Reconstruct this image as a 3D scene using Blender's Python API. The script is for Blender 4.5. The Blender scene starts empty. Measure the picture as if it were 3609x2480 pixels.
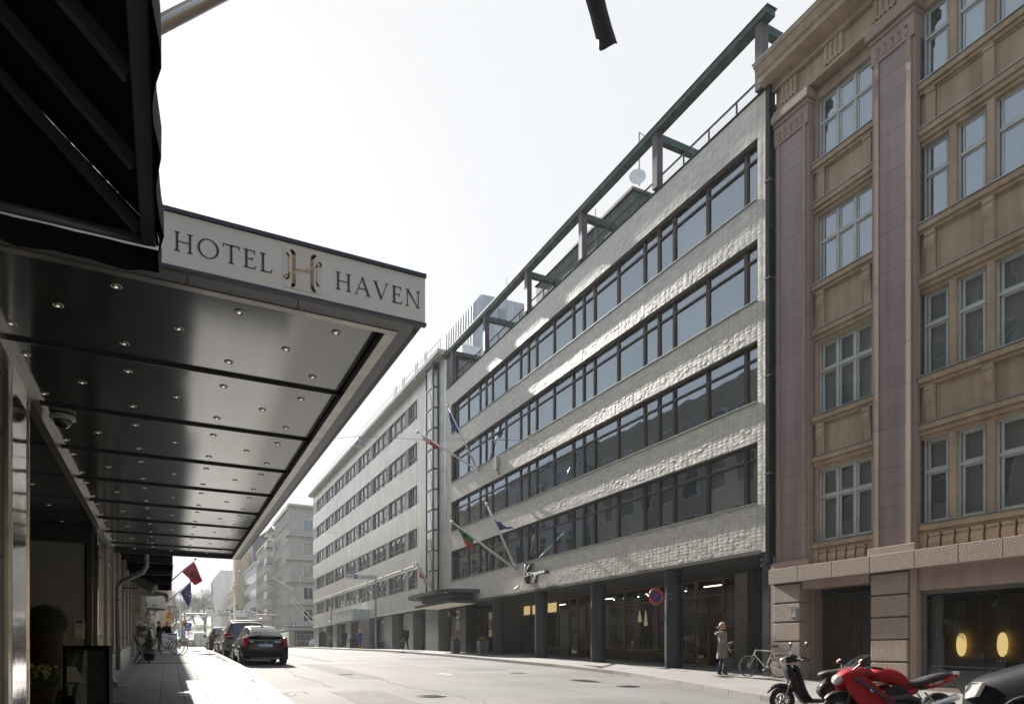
import bpy, bmesh, math, random
from mathutils import Vector, Matrix
rnd = random.Random(11)
D2R = math.radians
sc = bpy.context.scene
COL = sc.collection
# ---------------------------------------------------------------- camera
cam = bpy.data.cameras.new('camera'); camo = bpy.data.objects.new('camera', cam); COL.objects.link(camo)
cam.lens = 24; cam.sensor_width = 36; cam.shift_y = 0.294; cam.clip_start = .05; cam.clip_end = 3000
camo.location = (0, 0, 0); camo.rotation_euler = (D2R(90), 0, D2R(-26.77)); sc.camera = camo
# ---------------------------------------------------------------- sky, sun, exposure
SUN_EL, SUN_AZ = 30.0, -2.6          # degrees; azimuth from +Y, negative = to the left of the street
w = bpy.data.worlds.new('World'); sc.world = w; w.use_nodes = True
nt = w.node_tree; bg = nt.nodes['Background']
sky = nt.nodes.new('ShaderNodeTexSky'); sky.sky_type = 'NISHITA'; sky.sun_disc = False
sky.sun_elevation = D2R(SUN_EL); sky.sun_rotation = D2R(SUN_AZ); sky.air_density = 1.0; sky.dust_density = 2.2; sky.ozone_density = 1.0
veil = nt.nodes.new('ShaderNodeMixRGB'); veil.inputs[0].default_value = .80; veil.inputs[2].default_value = (3.3, 3.37, 3.45, 1)   # thin even haze over the blue
tcw = nt.nodes.new('ShaderNodeTexCoord'); dpw = nt.nodes.new('ShaderNodeVectorMath'); dpw.operation = 'DOT_PRODUCT'
dpw.inputs[1].default_value = (math.sin(D2R(SUN_AZ)) * math.cos(D2R(SUN_EL)), math.cos(D2R(SUN_AZ)) * math.cos(D2R(SUN_EL)), math.sin(D2R(SUN_EL)))
mrw = nt.nodes.new('ShaderNodeMapRange'); mrw.interpolation_type = 'SMOOTHSTEP'; mrw.inputs[1].default_value = -.5; mrw.inputs[2].default_value = .75; mrw.inputs[3].default_value = .36; mrw.inputs[4].default_value = .97   # the haze veil is thick towards the sun and thin opposite it
nt.links.new(tcw.outputs['Generated'], dpw.inputs[0]); nt.links.new(dpw.outputs['Value'], mrw.inputs[0]); nt.links.new(mrw.outputs[0], veil.inputs[0])
nt.links.new(sky.outputs[0], veil.inputs[1]); nt.links.new(veil.outputs[0], bg.inputs[0]); bg.inputs[1].default_value = .1
sun = bpy.data.lights.new('sun', 'SUN'); sun.energy = 5.0; sun.angle = D2R(.53); sun.color = (1, .95, .87)
suno = bpy.data.objects.new('sun', sun); COL.objects.link(suno)
sdir = Vector((-math.sin(D2R(SUN_AZ)) * math.cos(D2R(SUN_EL)), -math.cos(D2R(SUN_AZ)) * math.cos(D2R(SUN_EL)), -math.sin(D2R(SUN_EL))))
suno.rotation_euler = sdir.to_track_quat('-Z', 'Y').to_euler(); suno.location = (0, 10, 40)
sc.view_settings.view_transform = 'Standard'; sc.view_settings.look = 'None'; sc.view_settings.gamma = 1
sc.view_settings.use_curve_mapping = False; sc.view_settings.exposure = 1.4
# ---------------------------------------------------------------- helpers
CA, SA = .8928, .4504
def YP(px, X):            # street distance of photo column px on a plane parallel to the street
    return (2695 * X / (px - 590) - SA * X) / CA
def ZP(px, py, X): return (2301 - py) * (2695 * X / (px - 590)) / 2406
def PT(px, py, zc):       # point at depth zc
    xc = (px - 1804) / 2406 * zc
    return Vector((xc * CA + zc * SA, -xc * SA + zc * CA, (2301 - py) * zc / 2406))
PROF = [(-400, -12), (-60, -3.5), (0, -1.285), (20, -.553), (35, -.08), (46, .2), (60, .42), (89, .82), (126, .98), (180, 1.3), (250, 2.0), (285, 4.0), (320, 9.5), (360, 12.5), (600, 16), (1500, 20)]
def g(y):
    for (a, za), (b, zb) in zip(PROF, PROF[1:]):
        if y <= b: return za + (zb - za) * (y - a) / (b - a)
    return PROF[-1][1]
def gr(y): return g(y) - .12
OFF = {}
class MB:
    def __init__(s): s.v = []; s.f = []; s.m = []
    def add(s, vs, fs, mi=0):
        n = len(s.v); s.v += [tuple(p) for p in vs]
        for f in fs: s.f.append(tuple(i + n for i in f)); s.m.append(mi)
        return s
    def box(s, x0, x1, y0, y1, z0, z1, mi=0):
        return s.add([(x0,y0,z0),(x1,y0,z0),(x1,y1,z0),(x0,y1,z0),(x0,y0,z1),(x1,y0,z1),(x1,y1,z1),(x0,y1,z1)],
              [(0,3,2,1),(4,5,6,7),(0,1,5,4),(1,2,6,5),(2,3,7,6),(3,0,4,7)], mi)
    def sbox(s, x0, x1, y0, y1, h, dz, mi=0):     # slab whose top follows the street's slope
        return s.add([(x0,y0,g(y0)-h),(x1,y0,g(y0)-h),(x1,y1,g(y1)-h),(x0,y1,g(y1)-h),(x0,y0,g(y0)+dz),(x1,y0,g(y0)+dz),(x1,y1,g(y1)+dz),(x0,y1,g(y1)+dz)],
              [(0,3,2,1),(4,5,6,7),(0,1,5,4),(1,2,6,5),(2,3,7,6),(3,0,4,7)], mi)
    def obox(s, c, u, v, w_, mi=0):     # centre and three half-vectors
        c = Vector(c); u = Vector(u); v = Vector(v); w_ = Vector(w_)
        P = [c + a*u + b*v + d*w_ for d in (-1,1) for a, b in ((-1,-1),(1,-1),(1,1),(-1,1))]
        return s.add(P, [(0,3,2,1),(4,5,6,7),(0,1,5,4),(1,2,6,5),(2,3,7,6),(3,0,4,7)], mi)
    def quad(s, a, b, c, d, mi=0): return s.add([a, b, c, d], [(0,1,2,3)], mi)
    def prism(s, pts, vec, mi=0):
        n = len(pts); vec = Vector(vec); P = [Vector(p) for p in pts]
        return s.add(P + [p + vec for p in P], [tuple(range(n))[::-1], tuple(range(n, 2*n))] + [(i, (i+1) % n, n + (i+1) % n, n + i) for i in range(n)], mi)
    def tube(s, pts, r, n=8, mi=0, cap=True):
        P = [Vector(p) for p in pts]; rs = r if isinstance(r, (list, tuple)) else [r] * len(P)
        rings = []
        d0 = (P[1] - P[0]).normalized(); up = Vector((0,0,1)) if abs(d0.z) < .9 else Vector((1,0,0))
        u = d0.cross(up).normalized()
        for i, p in enumerate(P):
            d = (P[min(i+1, len(P)-1)] - P[max(i-1, 0)]).normalized()
            u = (u - d * u.dot(d)).normalized(); v = d.cross(u)
            rings.append([p + (u * math.cos(2*math.pi*k/n) + v * math.sin(2*math.pi*k/n)) * rs[i] for k in range(n)])
        vs = [q for rg in rings for q in rg]; fs = []
        for i in range(len(P) - 1):
            for k in range(n): fs.append((i*n+k, i*n+(k+1) % n, (i+1)*n+(k+1) % n, (i+1)*n+k))
        if cap: fs += [tuple(range(n))[::-1], tuple(range((len(P)-1)*n, len(P)*n))]
        return s.add(vs, fs, mi)
    def ring(s, c, ax, R0, r, n=24, m=6, mi=0):      # torus round axis ax
        c = Vector(c); ax = Vector(ax).normalized(); up = Vector((0,0,1)) if abs(ax.z) < .9 else Vector((1,0,0))
        u = ax.cross(up).normalized(); v = ax.cross(u); vs = []; fs = []
        for i in range(n):
            a = 2*math.pi*i/n; d = u*math.cos(a) + v*math.sin(a)
            for k in range(m):
                b = 2*math.pi*k/m; vs.append(c + d*(R0 + r*math.cos(b)) + ax*r*math.sin(b))
        for i in range(n):
            for k in range(m): fs.append((i*m+k, ((i+1) % n)*m+k, ((i+1) % n)*m+(k+1) % m, i*m+(k+1) % m))
        return s.add(vs, fs, mi)
    def lathe(s, prof, c=(0,0,0), n=20, mi=0, sx=1, sy=1):
        c = Vector(c); vs = []; fs = []
        for r, z in prof:
            for k in range(n):
                a = 2*math.pi*k/n; vs.append(c + Vector((r*math.cos(a)*sx, r*math.sin(a)*sy, z)))
        for i in range(len(prof)-1):
            for k in range(n): fs.append((i*n+k, i*n+(k+1) % n, (i+1)*n+(k+1) % n, (i+1)*n+k))
        fs += [tuple(range(n))[::-1], tuple(range((len(prof)-1)*n, len(prof)*n))]
        return s.add(vs, fs, mi)
    def ball(s, c, rx, ry=None, rz=None, n=12, m=8, mi=0):
        ry = ry or rx; rz = rz or rx
        pr = [(math.sin(math.pi*(i+.02)/(m+.04)), -math.cos(math.pi*(i+.02)/(m+.04))) for i in range(m+1)]
        c = Vector(c); vs = []; fs = []
        for r, z in pr:
            for k in range(n):
                a = 2*math.pi*k/n; vs.append(c + Vector((r*math.cos(a)*rx, r*math.sin(a)*ry, z*rz)))
        for i in range(m):
            for k in range(n): fs.append((i*n+k, i*n+(k+1) % n, (i+1)*n+(k+1) % n, (i+1)*n+k))
        return s.add(vs, fs, mi)
    def disc(s, c, ax, r, n=20, t=.01, mi=0):
        c = Vector(c); ax = Vector(ax).normalized(); return s.tube([c, c + ax*t], r, n, mi)
    def mesh(s, name, mats, off=(0,0,0), smooth=False, fix=True):
        me = bpy.data.meshes.new(name)
        me.from_pydata([(x-off[0], y-off[1], z-off[2]) for x, y, z in s.v], [], s.f)
        mats = mats if isinstance(mats, (list, tuple)) else [mats]
        for m_ in mats: me.materials.append(m_)
        if len(mats) > 1: me.polygons.foreach_set('material_index', s.m)
        if fix:
            b = bmesh.new(); b.from_mesh(me); bmesh.ops.recalc_face_normals(b, faces=b.faces); b.to_mesh(me); b.free()
        if smooth: me.shade_smooth() if smooth == True else (me.shade_smooth(), me.set_sharp_from_angle(angle=D2R(smooth)))
        return me
def tag(o, label=None, cat=None, group=None, kind=None):
    if label: o['label'] = label
    if cat: o['category'] = cat
    if group: o['group'] = group
    if kind: o['kind'] = kind
    return o
def thing(name, label, cat, loc=(0,0,0), rz=0, group=None, local=False, sc_=1):
    o = bpy.data.objects.new(name, None); COL.objects.link(o); o.location = loc; o.rotation_euler = (0, 0, rz); o.scale = (sc_,)*3
    o.empty_display_size = .2
    OFF[o.name] = (0,0,0) if local else tuple(loc)
    return tag(o, label, cat, group)
def obj(name, mb, mats, parent=None, smooth=False, label=None, kind=None, bevel=0, fix=True):
    off = OFF.get(parent.name, (0,0,0)) if parent else (0,0,0)
    me = mb if isinstance(mb, bpy.types.Mesh) else mb.mesh(name, mats, off, smooth, fix)
    o = bpy.data.objects.new(name, me); COL.objects.link(o)
    if parent: o.parent = parent
    OFF[o.name] = off
    if bevel:
        b = o.modifiers.new('b', 'BEVEL'); b.width = bevel; b.segments = 2; b.limit_method = 'ANGLE'
    return tag(o, label, None, None, kind)
def inst(o, parent, loc=(0,0,0), name=None, scale=None, rot=None):
    c = o.copy(); COL.objects.link(c); c.parent = parent; c.location = loc
    if name: c.name = name
    if scale: c.scale = scale
    if rot: c.rotation_euler = rot
    OFF[c.name] = OFF.get(o.name, (0,0,0))
    return c
def place(me, name, parent, loc, rot=None, scale=None, kind=None):       # a piece sharing mesh data, loc in world
    o = bpy.data.objects.new(name, me); COL.objects.link(o); o.parent = parent
    f = OFF.get(parent.name, (0,0,0)) if parent else (0,0,0)
    o.location = (loc[0]-f[0], loc[1]-f[1], loc[2]-f[2])
    if rot: o.rotation_euler = rot
    if scale: o.scale = scale
    OFF[o.name] = tuple(loc)
    return tag(o, kind=kind)
def copy_tree(o, parent=None):
    c = o.copy(); COL.objects.link(c); c.parent = parent; OFF[c.name] = OFF.get(o.name, (0,0,0))
    for ch in list(o.children): copy_tree(ch, c)
    return c
def struct(name, mb, mats, kind='structure', smooth=False, fix=True): return obj(name, mb, mats, None, smooth, kind=kind, fix=fix)
# ---------------------------------------------------------------- materials
def M(name, col, r=.7, m=0, var=.12, scale=3, bump=0, bs=60, ior=1.5, emit=None, es=1, coat=0, rn=0, alpha=None, stretch=None, det=4, streak=0, spec=None):
    mt = bpy.data.materials.new(name); mt.use_nodes = True; t = mt.node_tree; N = t.nodes; L = t.links; p = N['Principled BSDF']
    p.inputs['Roughness'].default_value = r; p.inputs['Metallic'].default_value = m; p.inputs['IOR'].default_value = ior
    if coat: p.inputs['Coat Weight'].default_value = coat; p.inputs['Coat Roughness'].default_value = .06
    if spec is not None: p.inputs['Specular IOR Level'].default_value = spec
    co = N.new('ShaderNodeTexCoord'); src = co.outputs['Object']
    if stretch:
        mp = N.new('ShaderNodeMapping'); mp.inputs['Scale'].default_value = stretch; L.new(src, mp.inputs[0]); src = mp.outputs[0]
    c4 = (*col, 1)
    if var or rn or streak:
        no = N.new('ShaderNodeTexNoise'); no.inputs['Scale'].default_value = scale; no.inputs['Detail'].default_value = det; no.inputs['Roughness'].default_value = .62
        L.new(src, no.inputs['Vector'])
        hs = N.new('ShaderNodeHueSaturation'); hs.inputs['Color'].default_value = c4
        mr = N.new('ShaderNodeMapRange'); mr.inputs[1].default_value = .3; mr.inputs[2].default_value = .7; mr.inputs[3].default_value = 1 - var*1.3; mr.inputs[4].default_value = 1 + var*1.3
        L.new(no.outputs['Fac'], mr.inputs[0]); val = mr.outputs[0]
        if rn:
            oi = N.new('ShaderNodeObjectInfo'); m2 = N.new('ShaderNodeMapRange'); m2.inputs[3].default_value = 1 - rn; m2.inputs[4].default_value = 1 + rn
            L.new(oi.outputs['Random'], m2.inputs[0]); mu = N.new('ShaderNodeMath'); mu.operation = 'MULTIPLY'
            L.new(val, mu.inputs[0]); L.new(m2.outputs[0], mu.inputs[1]); val = mu.outputs[0]
        if streak:
            mp2 = N.new('ShaderNodeMapping'); mp2.inputs['Scale'].default_value = (2.5, 2.5, .15); L.new(co.outputs['Object'], mp2.inputs[0])
            n3 = N.new('ShaderNodeTexNoise'); n3.inputs['Scale'].default_value = 1.4; n3.inputs['Detail'].default_value = 5; L.new(mp2.outputs[0], n3.inputs['Vector'])
            m3 = N.new('ShaderNodeMapRange'); m3.inputs[1].default_value = .3; m3.inputs[2].default_value = .7; m3.inputs[3].default_value = 1 - streak; m3.inputs[4].default_value = 1 + streak*.5
            L.new(n3.outputs['Fac'], m3.inputs[0]); mu = N.new('ShaderNodeMath'); mu.operation = 'MULTIPLY'
            L.new(val, mu.inputs[0]); L.new(m3.outputs[0], mu.inputs[1]); val = mu.outputs[0]
        L.new(val, hs.inputs['Value']); L.new(hs.outputs[0], p.inputs['Base Color'])
    else: p.inputs['Base Color'].default_value = c4
    if bump:
        nb = N.new('ShaderNodeTexNoise'); nb.inputs['Scale'].default_value = bs; nb.inputs['Detail'].default_value = 3; L.new(src, nb.inputs['Vector'])
        bp = N.new('ShaderNodeBump'); bp.inputs['Strength'].default_value = min(1, bump); bp.inputs['Distance'].default_value = .02 if bump <= 1 else .02*bump
        L.new(nb.outputs['Fac'], bp.inputs['Height']); L.new(bp.outputs[0], p.inputs['Normal'])
    if emit: p.inputs['Emission Color'].default_value = (*emit, 1); p.inputs['Emission Strength'].default_value = es
    return mt
def GL(name, ior=2.0, tint=.75, wav=.35, ws=1.2, col=None, rough=0.0, tone=(.9, .95, 1)):      # a see-through pane with strong, slightly wavy reflection
    mt = bpy.data.materials.new(name); mt.use_nodes = True; t = mt.node_tree; N = t.nodes; L = t.links
    N.remove(N['Principled BSDF']); out = N['Material Output']
    tr = N.new('ShaderNodeBsdfTransparent'); tr.inputs[0].default_value = (*(col or (tint, tint*1.02, tint*1.01)), 1)
    gl = N.new('ShaderNodeBsdfGlossy'); gl.inputs['Roughness'].default_value = rough; gl.inputs[0].default_value = (*tone, 1)
    fr = N.new('ShaderNodeFresnel'); fr.inputs[0].default_value = ior; mx = N.new('ShaderNodeMixShader')
    co = N.new('ShaderNodeTexCoord'); nb = N.new('ShaderNodeTexNoise'); nb.inputs['Scale'].default_value = ws; nb.inputs['Detail'].default_value = 1
    oi = N.new('ShaderNodeObjectInfo'); ad = N.new('ShaderNodeVectorMath'); ad.operation = 'ADD'
    sc2 = N.new('ShaderNodeVectorMath'); sc2.operation = 'SCALE'; L.new(oi.outputs['Location'], sc2.inputs[0]); sc2.inputs['Scale'].default_value = 1.7
    L.new(co.outputs['Object'], ad.inputs[0]); L.new(sc2.outputs[0], ad.inputs[1]); L.new(ad.outputs[0], nb.inputs['Vector'])
    bp = N.new('ShaderNodeBump'); bp.inputs['Strength'].default_value = wav; bp.inputs['Distance'].default_value = .02
    L.new(nb.outputs['Fac'], bp.inputs['Height']); L.new(bp.outputs[0], gl.inputs['Normal'])
    ge = N.new('ShaderNodeNewGeometry'); iv = N.new('ShaderNodeMath'); iv.operation = 'SUBTRACT'; iv.inputs[0].default_value = 1; L.new(ge.outputs['Backfacing'], iv.inputs[1])
    mu = N.new('ShaderNodeMath'); mu.operation = 'MULTIPLY'; L.new(fr.outputs[0], mu.inputs[0]); L.new(iv.outputs[0], mu.inputs[1]); L.new(mu.outputs[0], mx.inputs[0]); L.new(tr.outputs[0], mx.inputs[1]); L.new(gl.outputs[0], mx.inputs[2]); L.new(mx.outputs[0], out.inputs[0])
    return mt
def WV(name, c1, c2, scale, axis='Z', r=.6, coat=0, bump=0):             # fine stripes (blinds, boards) as material
    mt = M(name, c1, r, coat=coat, var=0); t = mt.node_tree; N = t.nodes; L = t.links; p = N['Principled BSDF']
    co = N.new('ShaderNodeTexCoord'); wv = N.new('ShaderNodeTexWave'); wv.bands_direction = axis; wv.inputs['Scale'].default_value = scale; wv.inputs['Distortion'].default_value = 0
    mx = N.new('ShaderNodeMixRGB'); mx.inputs[1].default_value = (*c1, 1); mx.inputs[2].default_value = (*c2, 1)
    L.new(co.outputs['Object'], wv.inputs['Vector']); L.new(wv.outputs['Fac'], mx.inputs[0]); L.new(mx.outputs[0], p.inputs['Base Color'])
    if bump:
        bp = N.new('ShaderNodeBump'); bp.inputs['Strength'].default_value = bump; bp.inputs['Distance'].default_value = .01
        L.new(wv.outputs['Fac'], bp.inputs['Height']); L.new(bp.outputs[0], p.inputs['Normal'])
    return mt
m_asph = M('asphalt', (.118, .116, .111), .85, var=.25, scale=.35, bump=.5, bs=90, det=9)
m_pave = M('pale_paving', (.205, .205, .203), .75, var=.08, scale=2.2, bump=.25, bs=70, rn=.07)
m_pave2 = M('small_paving', (.18, .178, .172), .8, var=.14, scale=2.5, bump=.3, bs=50)
m_pave3 = M('concrete_pavement', (.21, .204, .194), .85, var=.12, scale=.5, bump=.3, bs=60, det=8)
m_kerb = M('granite_kerb', (.22, .207, .195), .8, var=.15, scale=9, bump=.4, bs=80, rn=.08)
m_joint = M('dark_joint', (.10, .097, .09), .9, var=.1)
m_earth = M('earth', (.12, .11, .10), .95, var=.2, scale=.1)
m_grass = M('park_grass', (.10, .17, .035), .9, var=.3, scale=.4, bump=.5, bs=5)
m_path = M('park_path', (.38, .35, .31), .9, var=.1)
m_white = M('white_paint', (.75, .75, .73), .5, var=.05)
m_worn = M('worn_road_paint', (.42, .415, .40), .7, var=.3, scale=14)
m_black = M('black_metal', (.012, .012, .013), .4, var=0)
m_dkgrey = M('dark_grey_metal', (.05, .052, .056), .45, var=.1)
m_grey = M('grey_metal', (.30, .31, .32), .45, m=.4, var=.08)
m_chrome = M('polished_steel', (.72, .71, .69), .10, m=1, var=.05, bump=.12, bs=3)
m_rubber = M('rubber', (.018, .018, .018), .8, var=.1)
m_alu = M('brushed_aluminium', (.55, .55, .54), .3, m=.9, var=.06)
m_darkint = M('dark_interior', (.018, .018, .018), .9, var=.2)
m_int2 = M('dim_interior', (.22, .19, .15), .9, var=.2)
m_glass = GL('window_glass', 2.3, .86)
m_glassfar = M('far_window_glass', (.035, .042, .05), .06, ior=2.0, var=.2, rn=.4, bump=.15, bs=1.5)
m_carglass = M('car_glass', (.012, .014, .015), .04, ior=1.7, var=0)
m_brass = M('brass_frame', (.24, .15, .065), .38, m=.55, var=.12)
def text(s, parent, org, u, v, height, mat, width=None, ext=.004, name='lettering', align='L', bold=0, label=None):
    cu = bpy.data.curves.new('t', 'FONT'); cu.body = s; cu.size = 1; cu.offset = bold; cu.resolution_u = 3
    o = bpy.data.objects.new('t', cu); COL.objects.link(o); me0 = bpy.data.meshes.new_from_object(o.evaluated_get(bpy.context.evaluated_depsgraph_get()))
    bpy.data.objects.remove(o); xs = [q.co.x for q in me0.vertices]; ys = [q.co.y for q in me0.vertices]
    x0, x1, y0, y1 = min(xs), max(xs), min(ys), max(ys); u = Vector(u).normalized(); v = Vector(v).normalized(); n = u.cross(v)
    sy = height / max(.1, (y1 - y0)); sx = width / (x1 - x0) if width else sy; org = Vector(org)
    if align == 'C': org = org - u * (x1-x0) * sx / 2
    f = OFF.get(parent.name, (0,0,0)); mb = MB(); nv = len(me0.vertices)
    vs = [org + u*(q.co.x-x0)*sx + v*(q.co.y-y0)*sy + n*ext for q in me0.vertices]
    mb.add(vs, [tuple(p.vertices) for p in me0.polygons])
    bpy.data.meshes.remove(me0)
    return obj(name, mb, mat, parent, label=label, fix=False)
# ================================================================ GROUND
ys = [-60 + 2*i for i in range(220)] + [400, 500, 700, 1500]
def strip(name, xa, xb, y0, y1, dz, mat, step=1.0, seg=1, kind='structure'):
    mb = MB(); n = max(1, int((y1-y0)/step)); fa = xa if callable(xa) else (lambda y: xa); fb = xb if callable(xb) else (lambda y: xb)
    for i in range(n+1):
        y = y0 + (y1-y0)*i/n
        for k in range(seg+1): mb.v.append((fa(y) + (fb(y)-fa(y))*k/seg, y, g(y)+dz))
    for i in range(n):
        for k in range(seg):
            a = i*(seg+1)+k; mb.f.append((a, a+1, a+seg+2, a+seg+1)); mb.m.append(0)
    return struct(name, mb, mat, kind, fix=False)
mb = MB()
for y in [-200, -60] + [-58 + 3*i for i in range(140)] + [400, 600, 1500]:
    for x in (-900, -200, -60, 0, 60, 200, 900): mb.v.append((x, y, g(y) - .3))
nr = len(mb.v)//7
for i in range(nr-1):
    for k in range(6): a = i*7+k; mb.f.append((a, a+1, a+8, a+7)); mb.m.append(0)
struct('ground', mb, m_earth, fix=False)
def KL(y):       # left kerb, street face
    P = [(-20, 1.9), (12.5, 1.93), (16, 2.05), (25, 2.28), (45, 2.35), (300, 2.4)]
    for (a, xa), (b, xb) in zip(P, P[1:]):
        if y <= b: return xa + (xb-xa)*(y-a)/(b-a)
    return 2.4
def KR(y):
    P = [(-60, 11.2), (4, 11.0), (8.9, 11.0), (10.5, 11.3), (14, 12.3), (18.3, 13.4), (24, 13.9), (33, 13.9), (300, 13.6)]
    for (a, xa), (b, xb) in zip(P, P[1:]):
        if y <= b: return xa + (xb-xa)*(y-a)/(b-a)
    return 13.6
strip('road', lambda y: KL(y) - .05, lambda y: KR(y) + .05, -40, 330, -.12, m_asph, 1.0, 8)
mb = MB()   # the side street between the metal clad and the grey corner building, and one on the left
for a, b, x0, x1 in ((89.6, 107.6, 13.5, 120), (89.6, 104, -80, 2.42)):
    mb.quad((x0, a, g(a)-.116), (x1, a, g(a)-.116), (x1, b, g(b)-.116), (x0, b, g(b)-.116))
struct('side_street', mb, m_asph, fix=False)
# left pavement: real slabs
pav = thing('pavement', None, None, (0, 10, g(10)))
del_keys = []
tag(pav, kind='structure')
bedL = MB()
for i in range(135):
    y = -20 + i; y2 = y + 1
    if y >= 89: break
    bedL.quad((-4.2, y, g(y)-.03), (KL(y)-.27, y, g(y)-.03), (KL(y2)-.27, y2, g(y2)-.03), (-4.2, y2, g(y2)-.03))
for i in range(180):
    y = 104.2 + i; bedL.quad((-4.2, y, g(y)-.012), (2.2, y, g(y)-.012), (2.2, y+1, g(y+1)-.012), (-4.2, y+1, g(y+1)-.012))
obj('bedding', bedL, m_joint, pav, fix=False)
def slabmesh(w, d, name, mat, gap=.0045, h=.05):
    mb = MB(); x, y = w/2 - gap, d/2 - gap
    mb.add([(-x,-y,-h),(x,-y,-h),(x,y,-h),(-x,y,-h),(-x,-y,-.003),(x,-y,-.003),(x,y,-.003),(-x,y,-.003),(-x+.006,-y+.006,0),(x-.006,-y+.006,0),(x-.006,y-.006,0),(-x+.006,y-.006,0)],
       [(0,1,5,4),(1,2,6,5),(2,3,7,6),(3,0,4,7),(4,5,9,8),(5,6,10,9),(6,7,11,10),(7,4,8,11),(8,9,10,11)])
    return mb.mesh(name, mat)
WX, DY = .386, .55
slab = slabmesh(WX, DY, 'paving_slab', m_pave)
stuff = MB(); cnt = 0
for r_ in range(-6, 31):
    y = 10.3 + r_*DY
    if y > 26.7: break
    for c in range(-9, 7):
        x = -.70 + c*WX
        if x + WX/2 > KL(y) - .25: continue
        sl = (g(y+.3)-g(y-.3))/.6
        dz = rnd.uniform(-.002, .002)
        if x > -1.15 and y > 10.0 and cnt < 300:
            place(slab, 'paving_slab', pav, (x, y, g(y)+dz), (math.atan(sl)+rnd.uniform(-.002,.002), rnd.uniform(-.003,.003), 0)); cnt += 1
        elif x < -1.15 and not (7.5 < y < 14.1): continue
        else: stuff.sbox(x-WX/2+.006, x+WX/2-.006, y-DY/2+.006, y+DY/2-.006, .05, dz)
# filler slabs cut to the curved kerb
for r_ in range(-40, 31):
    y = 10.3 + r_*DY
    k = int((KL(y) - .25 + .70 - WX/2)/WX); x0 = -.70 + k*WX + WX/2; x1 = KL(y) - .255
    if x1 - x0 > .03: stuff.sbox(x0+.006, x1, y-DY/2+.006, y+DY/2-.006, .05, .001)
    if r_ < -6:
        for c in range(-1, 7):
            x = -.70 + c*WX
            if x + WX/2 < KL(y)-.25: stuff.sbox(x-WX/2+.006, x+WX/2-.006, y-DY/2+.006, y+DY/2-.006, .05, 0)
obj('paving_slabs', stuff, m_pave, pav, kind='stuff')
st2 = MB()
y = 27.0
while y < 88.5:
    x = -1.3 + rnd.uniform(0, .1)
    while x < KL(y) - .5:
        wv = rnd.choice((.28, .35, .42)) if y < 60 else .8
        x1 = min(x+wv, KL(y)-.26)
        st2.sbox(x+.008, x1-.004, y+.008, y+(.3 if y < 60 else .8)-.004, .04, rnd.uniform(-.002,.002)); x = x1
    y += .3 if y < 60 else .8
obj('small_paving_slabs', st2, m_pave2, pav, kind='stuff')
# drain grate and round covers, lying in the left pavement
for (px, py, rr) in ((455, 2384, .19), (421.6, 2435, .2), (480, 2347, .19)):
    zc = 2406*1.285/((py-2301)+2406*.0366*.95)
    p = PT(px, py, zc); p.z = g(p.y)
    t = MB(); t.lathe([(rr, .0), (rr, .012), (rr*.96, .016), (rr*.9, .012), (0.01, .014)], p, 28)
    o = obj('pavement_cover', t, m_grey, None); tag(o, {455: 'round steel cover in the pavement slabs, middle one of three along the wall', 421.6: 'round steel cover in the pavement beside the drain grate', 480: 'round steel cover in the pavement farthest along the hotel wall'}[px], 'manhole cover', 'round covers in the hotel pavement')
dg = thing('drain_grate', 'rectangular slatted drain grate let into the pavement by the poster stand', 'grate', (-.85, 12.9, g(12.9)))
t = MB(); t.box(-1.05, -.62, 12.75, 13.1, g(12.9)-.02, g(12.9)+.006); obj('frame', t, m_dkgrey, dg)
for k in range(7): t = MB(); t.box(-1.03+k*.06, -1.0+k*.06, 12.78, 13.07, g(12.9)+.006, g(12.9)+.016); obj('bar', t, m_grey, dg)
# kerb stones
kb = thing('kerb', None, None, (2, 15, g(15))); tag(kb, kind='structure')
y = -12.0; n = 0
far = MB()
while y < 220:
    L = rnd.uniform(1.1, 1.6)
    if not (89 < y < 104):
        a, b = KL(y), KL(y+L); P = [(a-.25, y+.006, g(y)-.25), (a+.0, y+.006, g(y)-.25), (b+.0, y+L-.006, g(y+L)-.25), (b-.25, y+L-.006, g(y+L)-.25)]
        Q = [(a-.25, y+.006, g(y)+.003), (a-.012, y+.006, g(y)+.003), (b-.012, y+L-.006, g(y+L)+.003), (b-.25, y+L-.006, g(y+L)+.003)]
        F = [(4,5,6,7),(0,1,5,4),(1,2,6,5),(2,3,7,6),(3,0,4,7)]
        if 8 < y < 75: t = MB(); t.add(P+Q, F); obj('kerb_stone', t, m_kerb, kb)
        else: far.add(P+Q, F)
    y += L
y = -12.0
while y < 220:
    L = rnd.uniform(1.2, 1.9)
    if not (89 < y < 107):
        a, b = KR(y), KR(y+L); P = [(a, y+.006, g(y)-.25), (a+.3, y+.006, g(y)-.25), (b+.3, y+L-.006, g(y+L)-.25), (b, y+L-.006, g(y+L)-.25)]
        Q = [(a+.012, y+.006, g(y)+.003), (a+.3, y+.006, g(y)+.003), (b+.3, y+L-.006, g(y+L)+.003), (b+.012, y+L-.006, g(y+L)+.003)]
        F = [(4,5,6,7),(0,1,5,4),(1,2,6,5),(2,3,7,6),(3,0,4,7)]
        if 6 < y < 62: t = MB(); t.add(P+Q, F); obj('kerb_stone', t, m_kerb, kb)
        else: far.add(P+Q, F)
    y += L
obj('far_kerb_stones', far, m_kerb, kb, kind='stuff')
rp = thing('pavement', None, None, (15, 20, g(20))); tag(rp, kind='structure')
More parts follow.
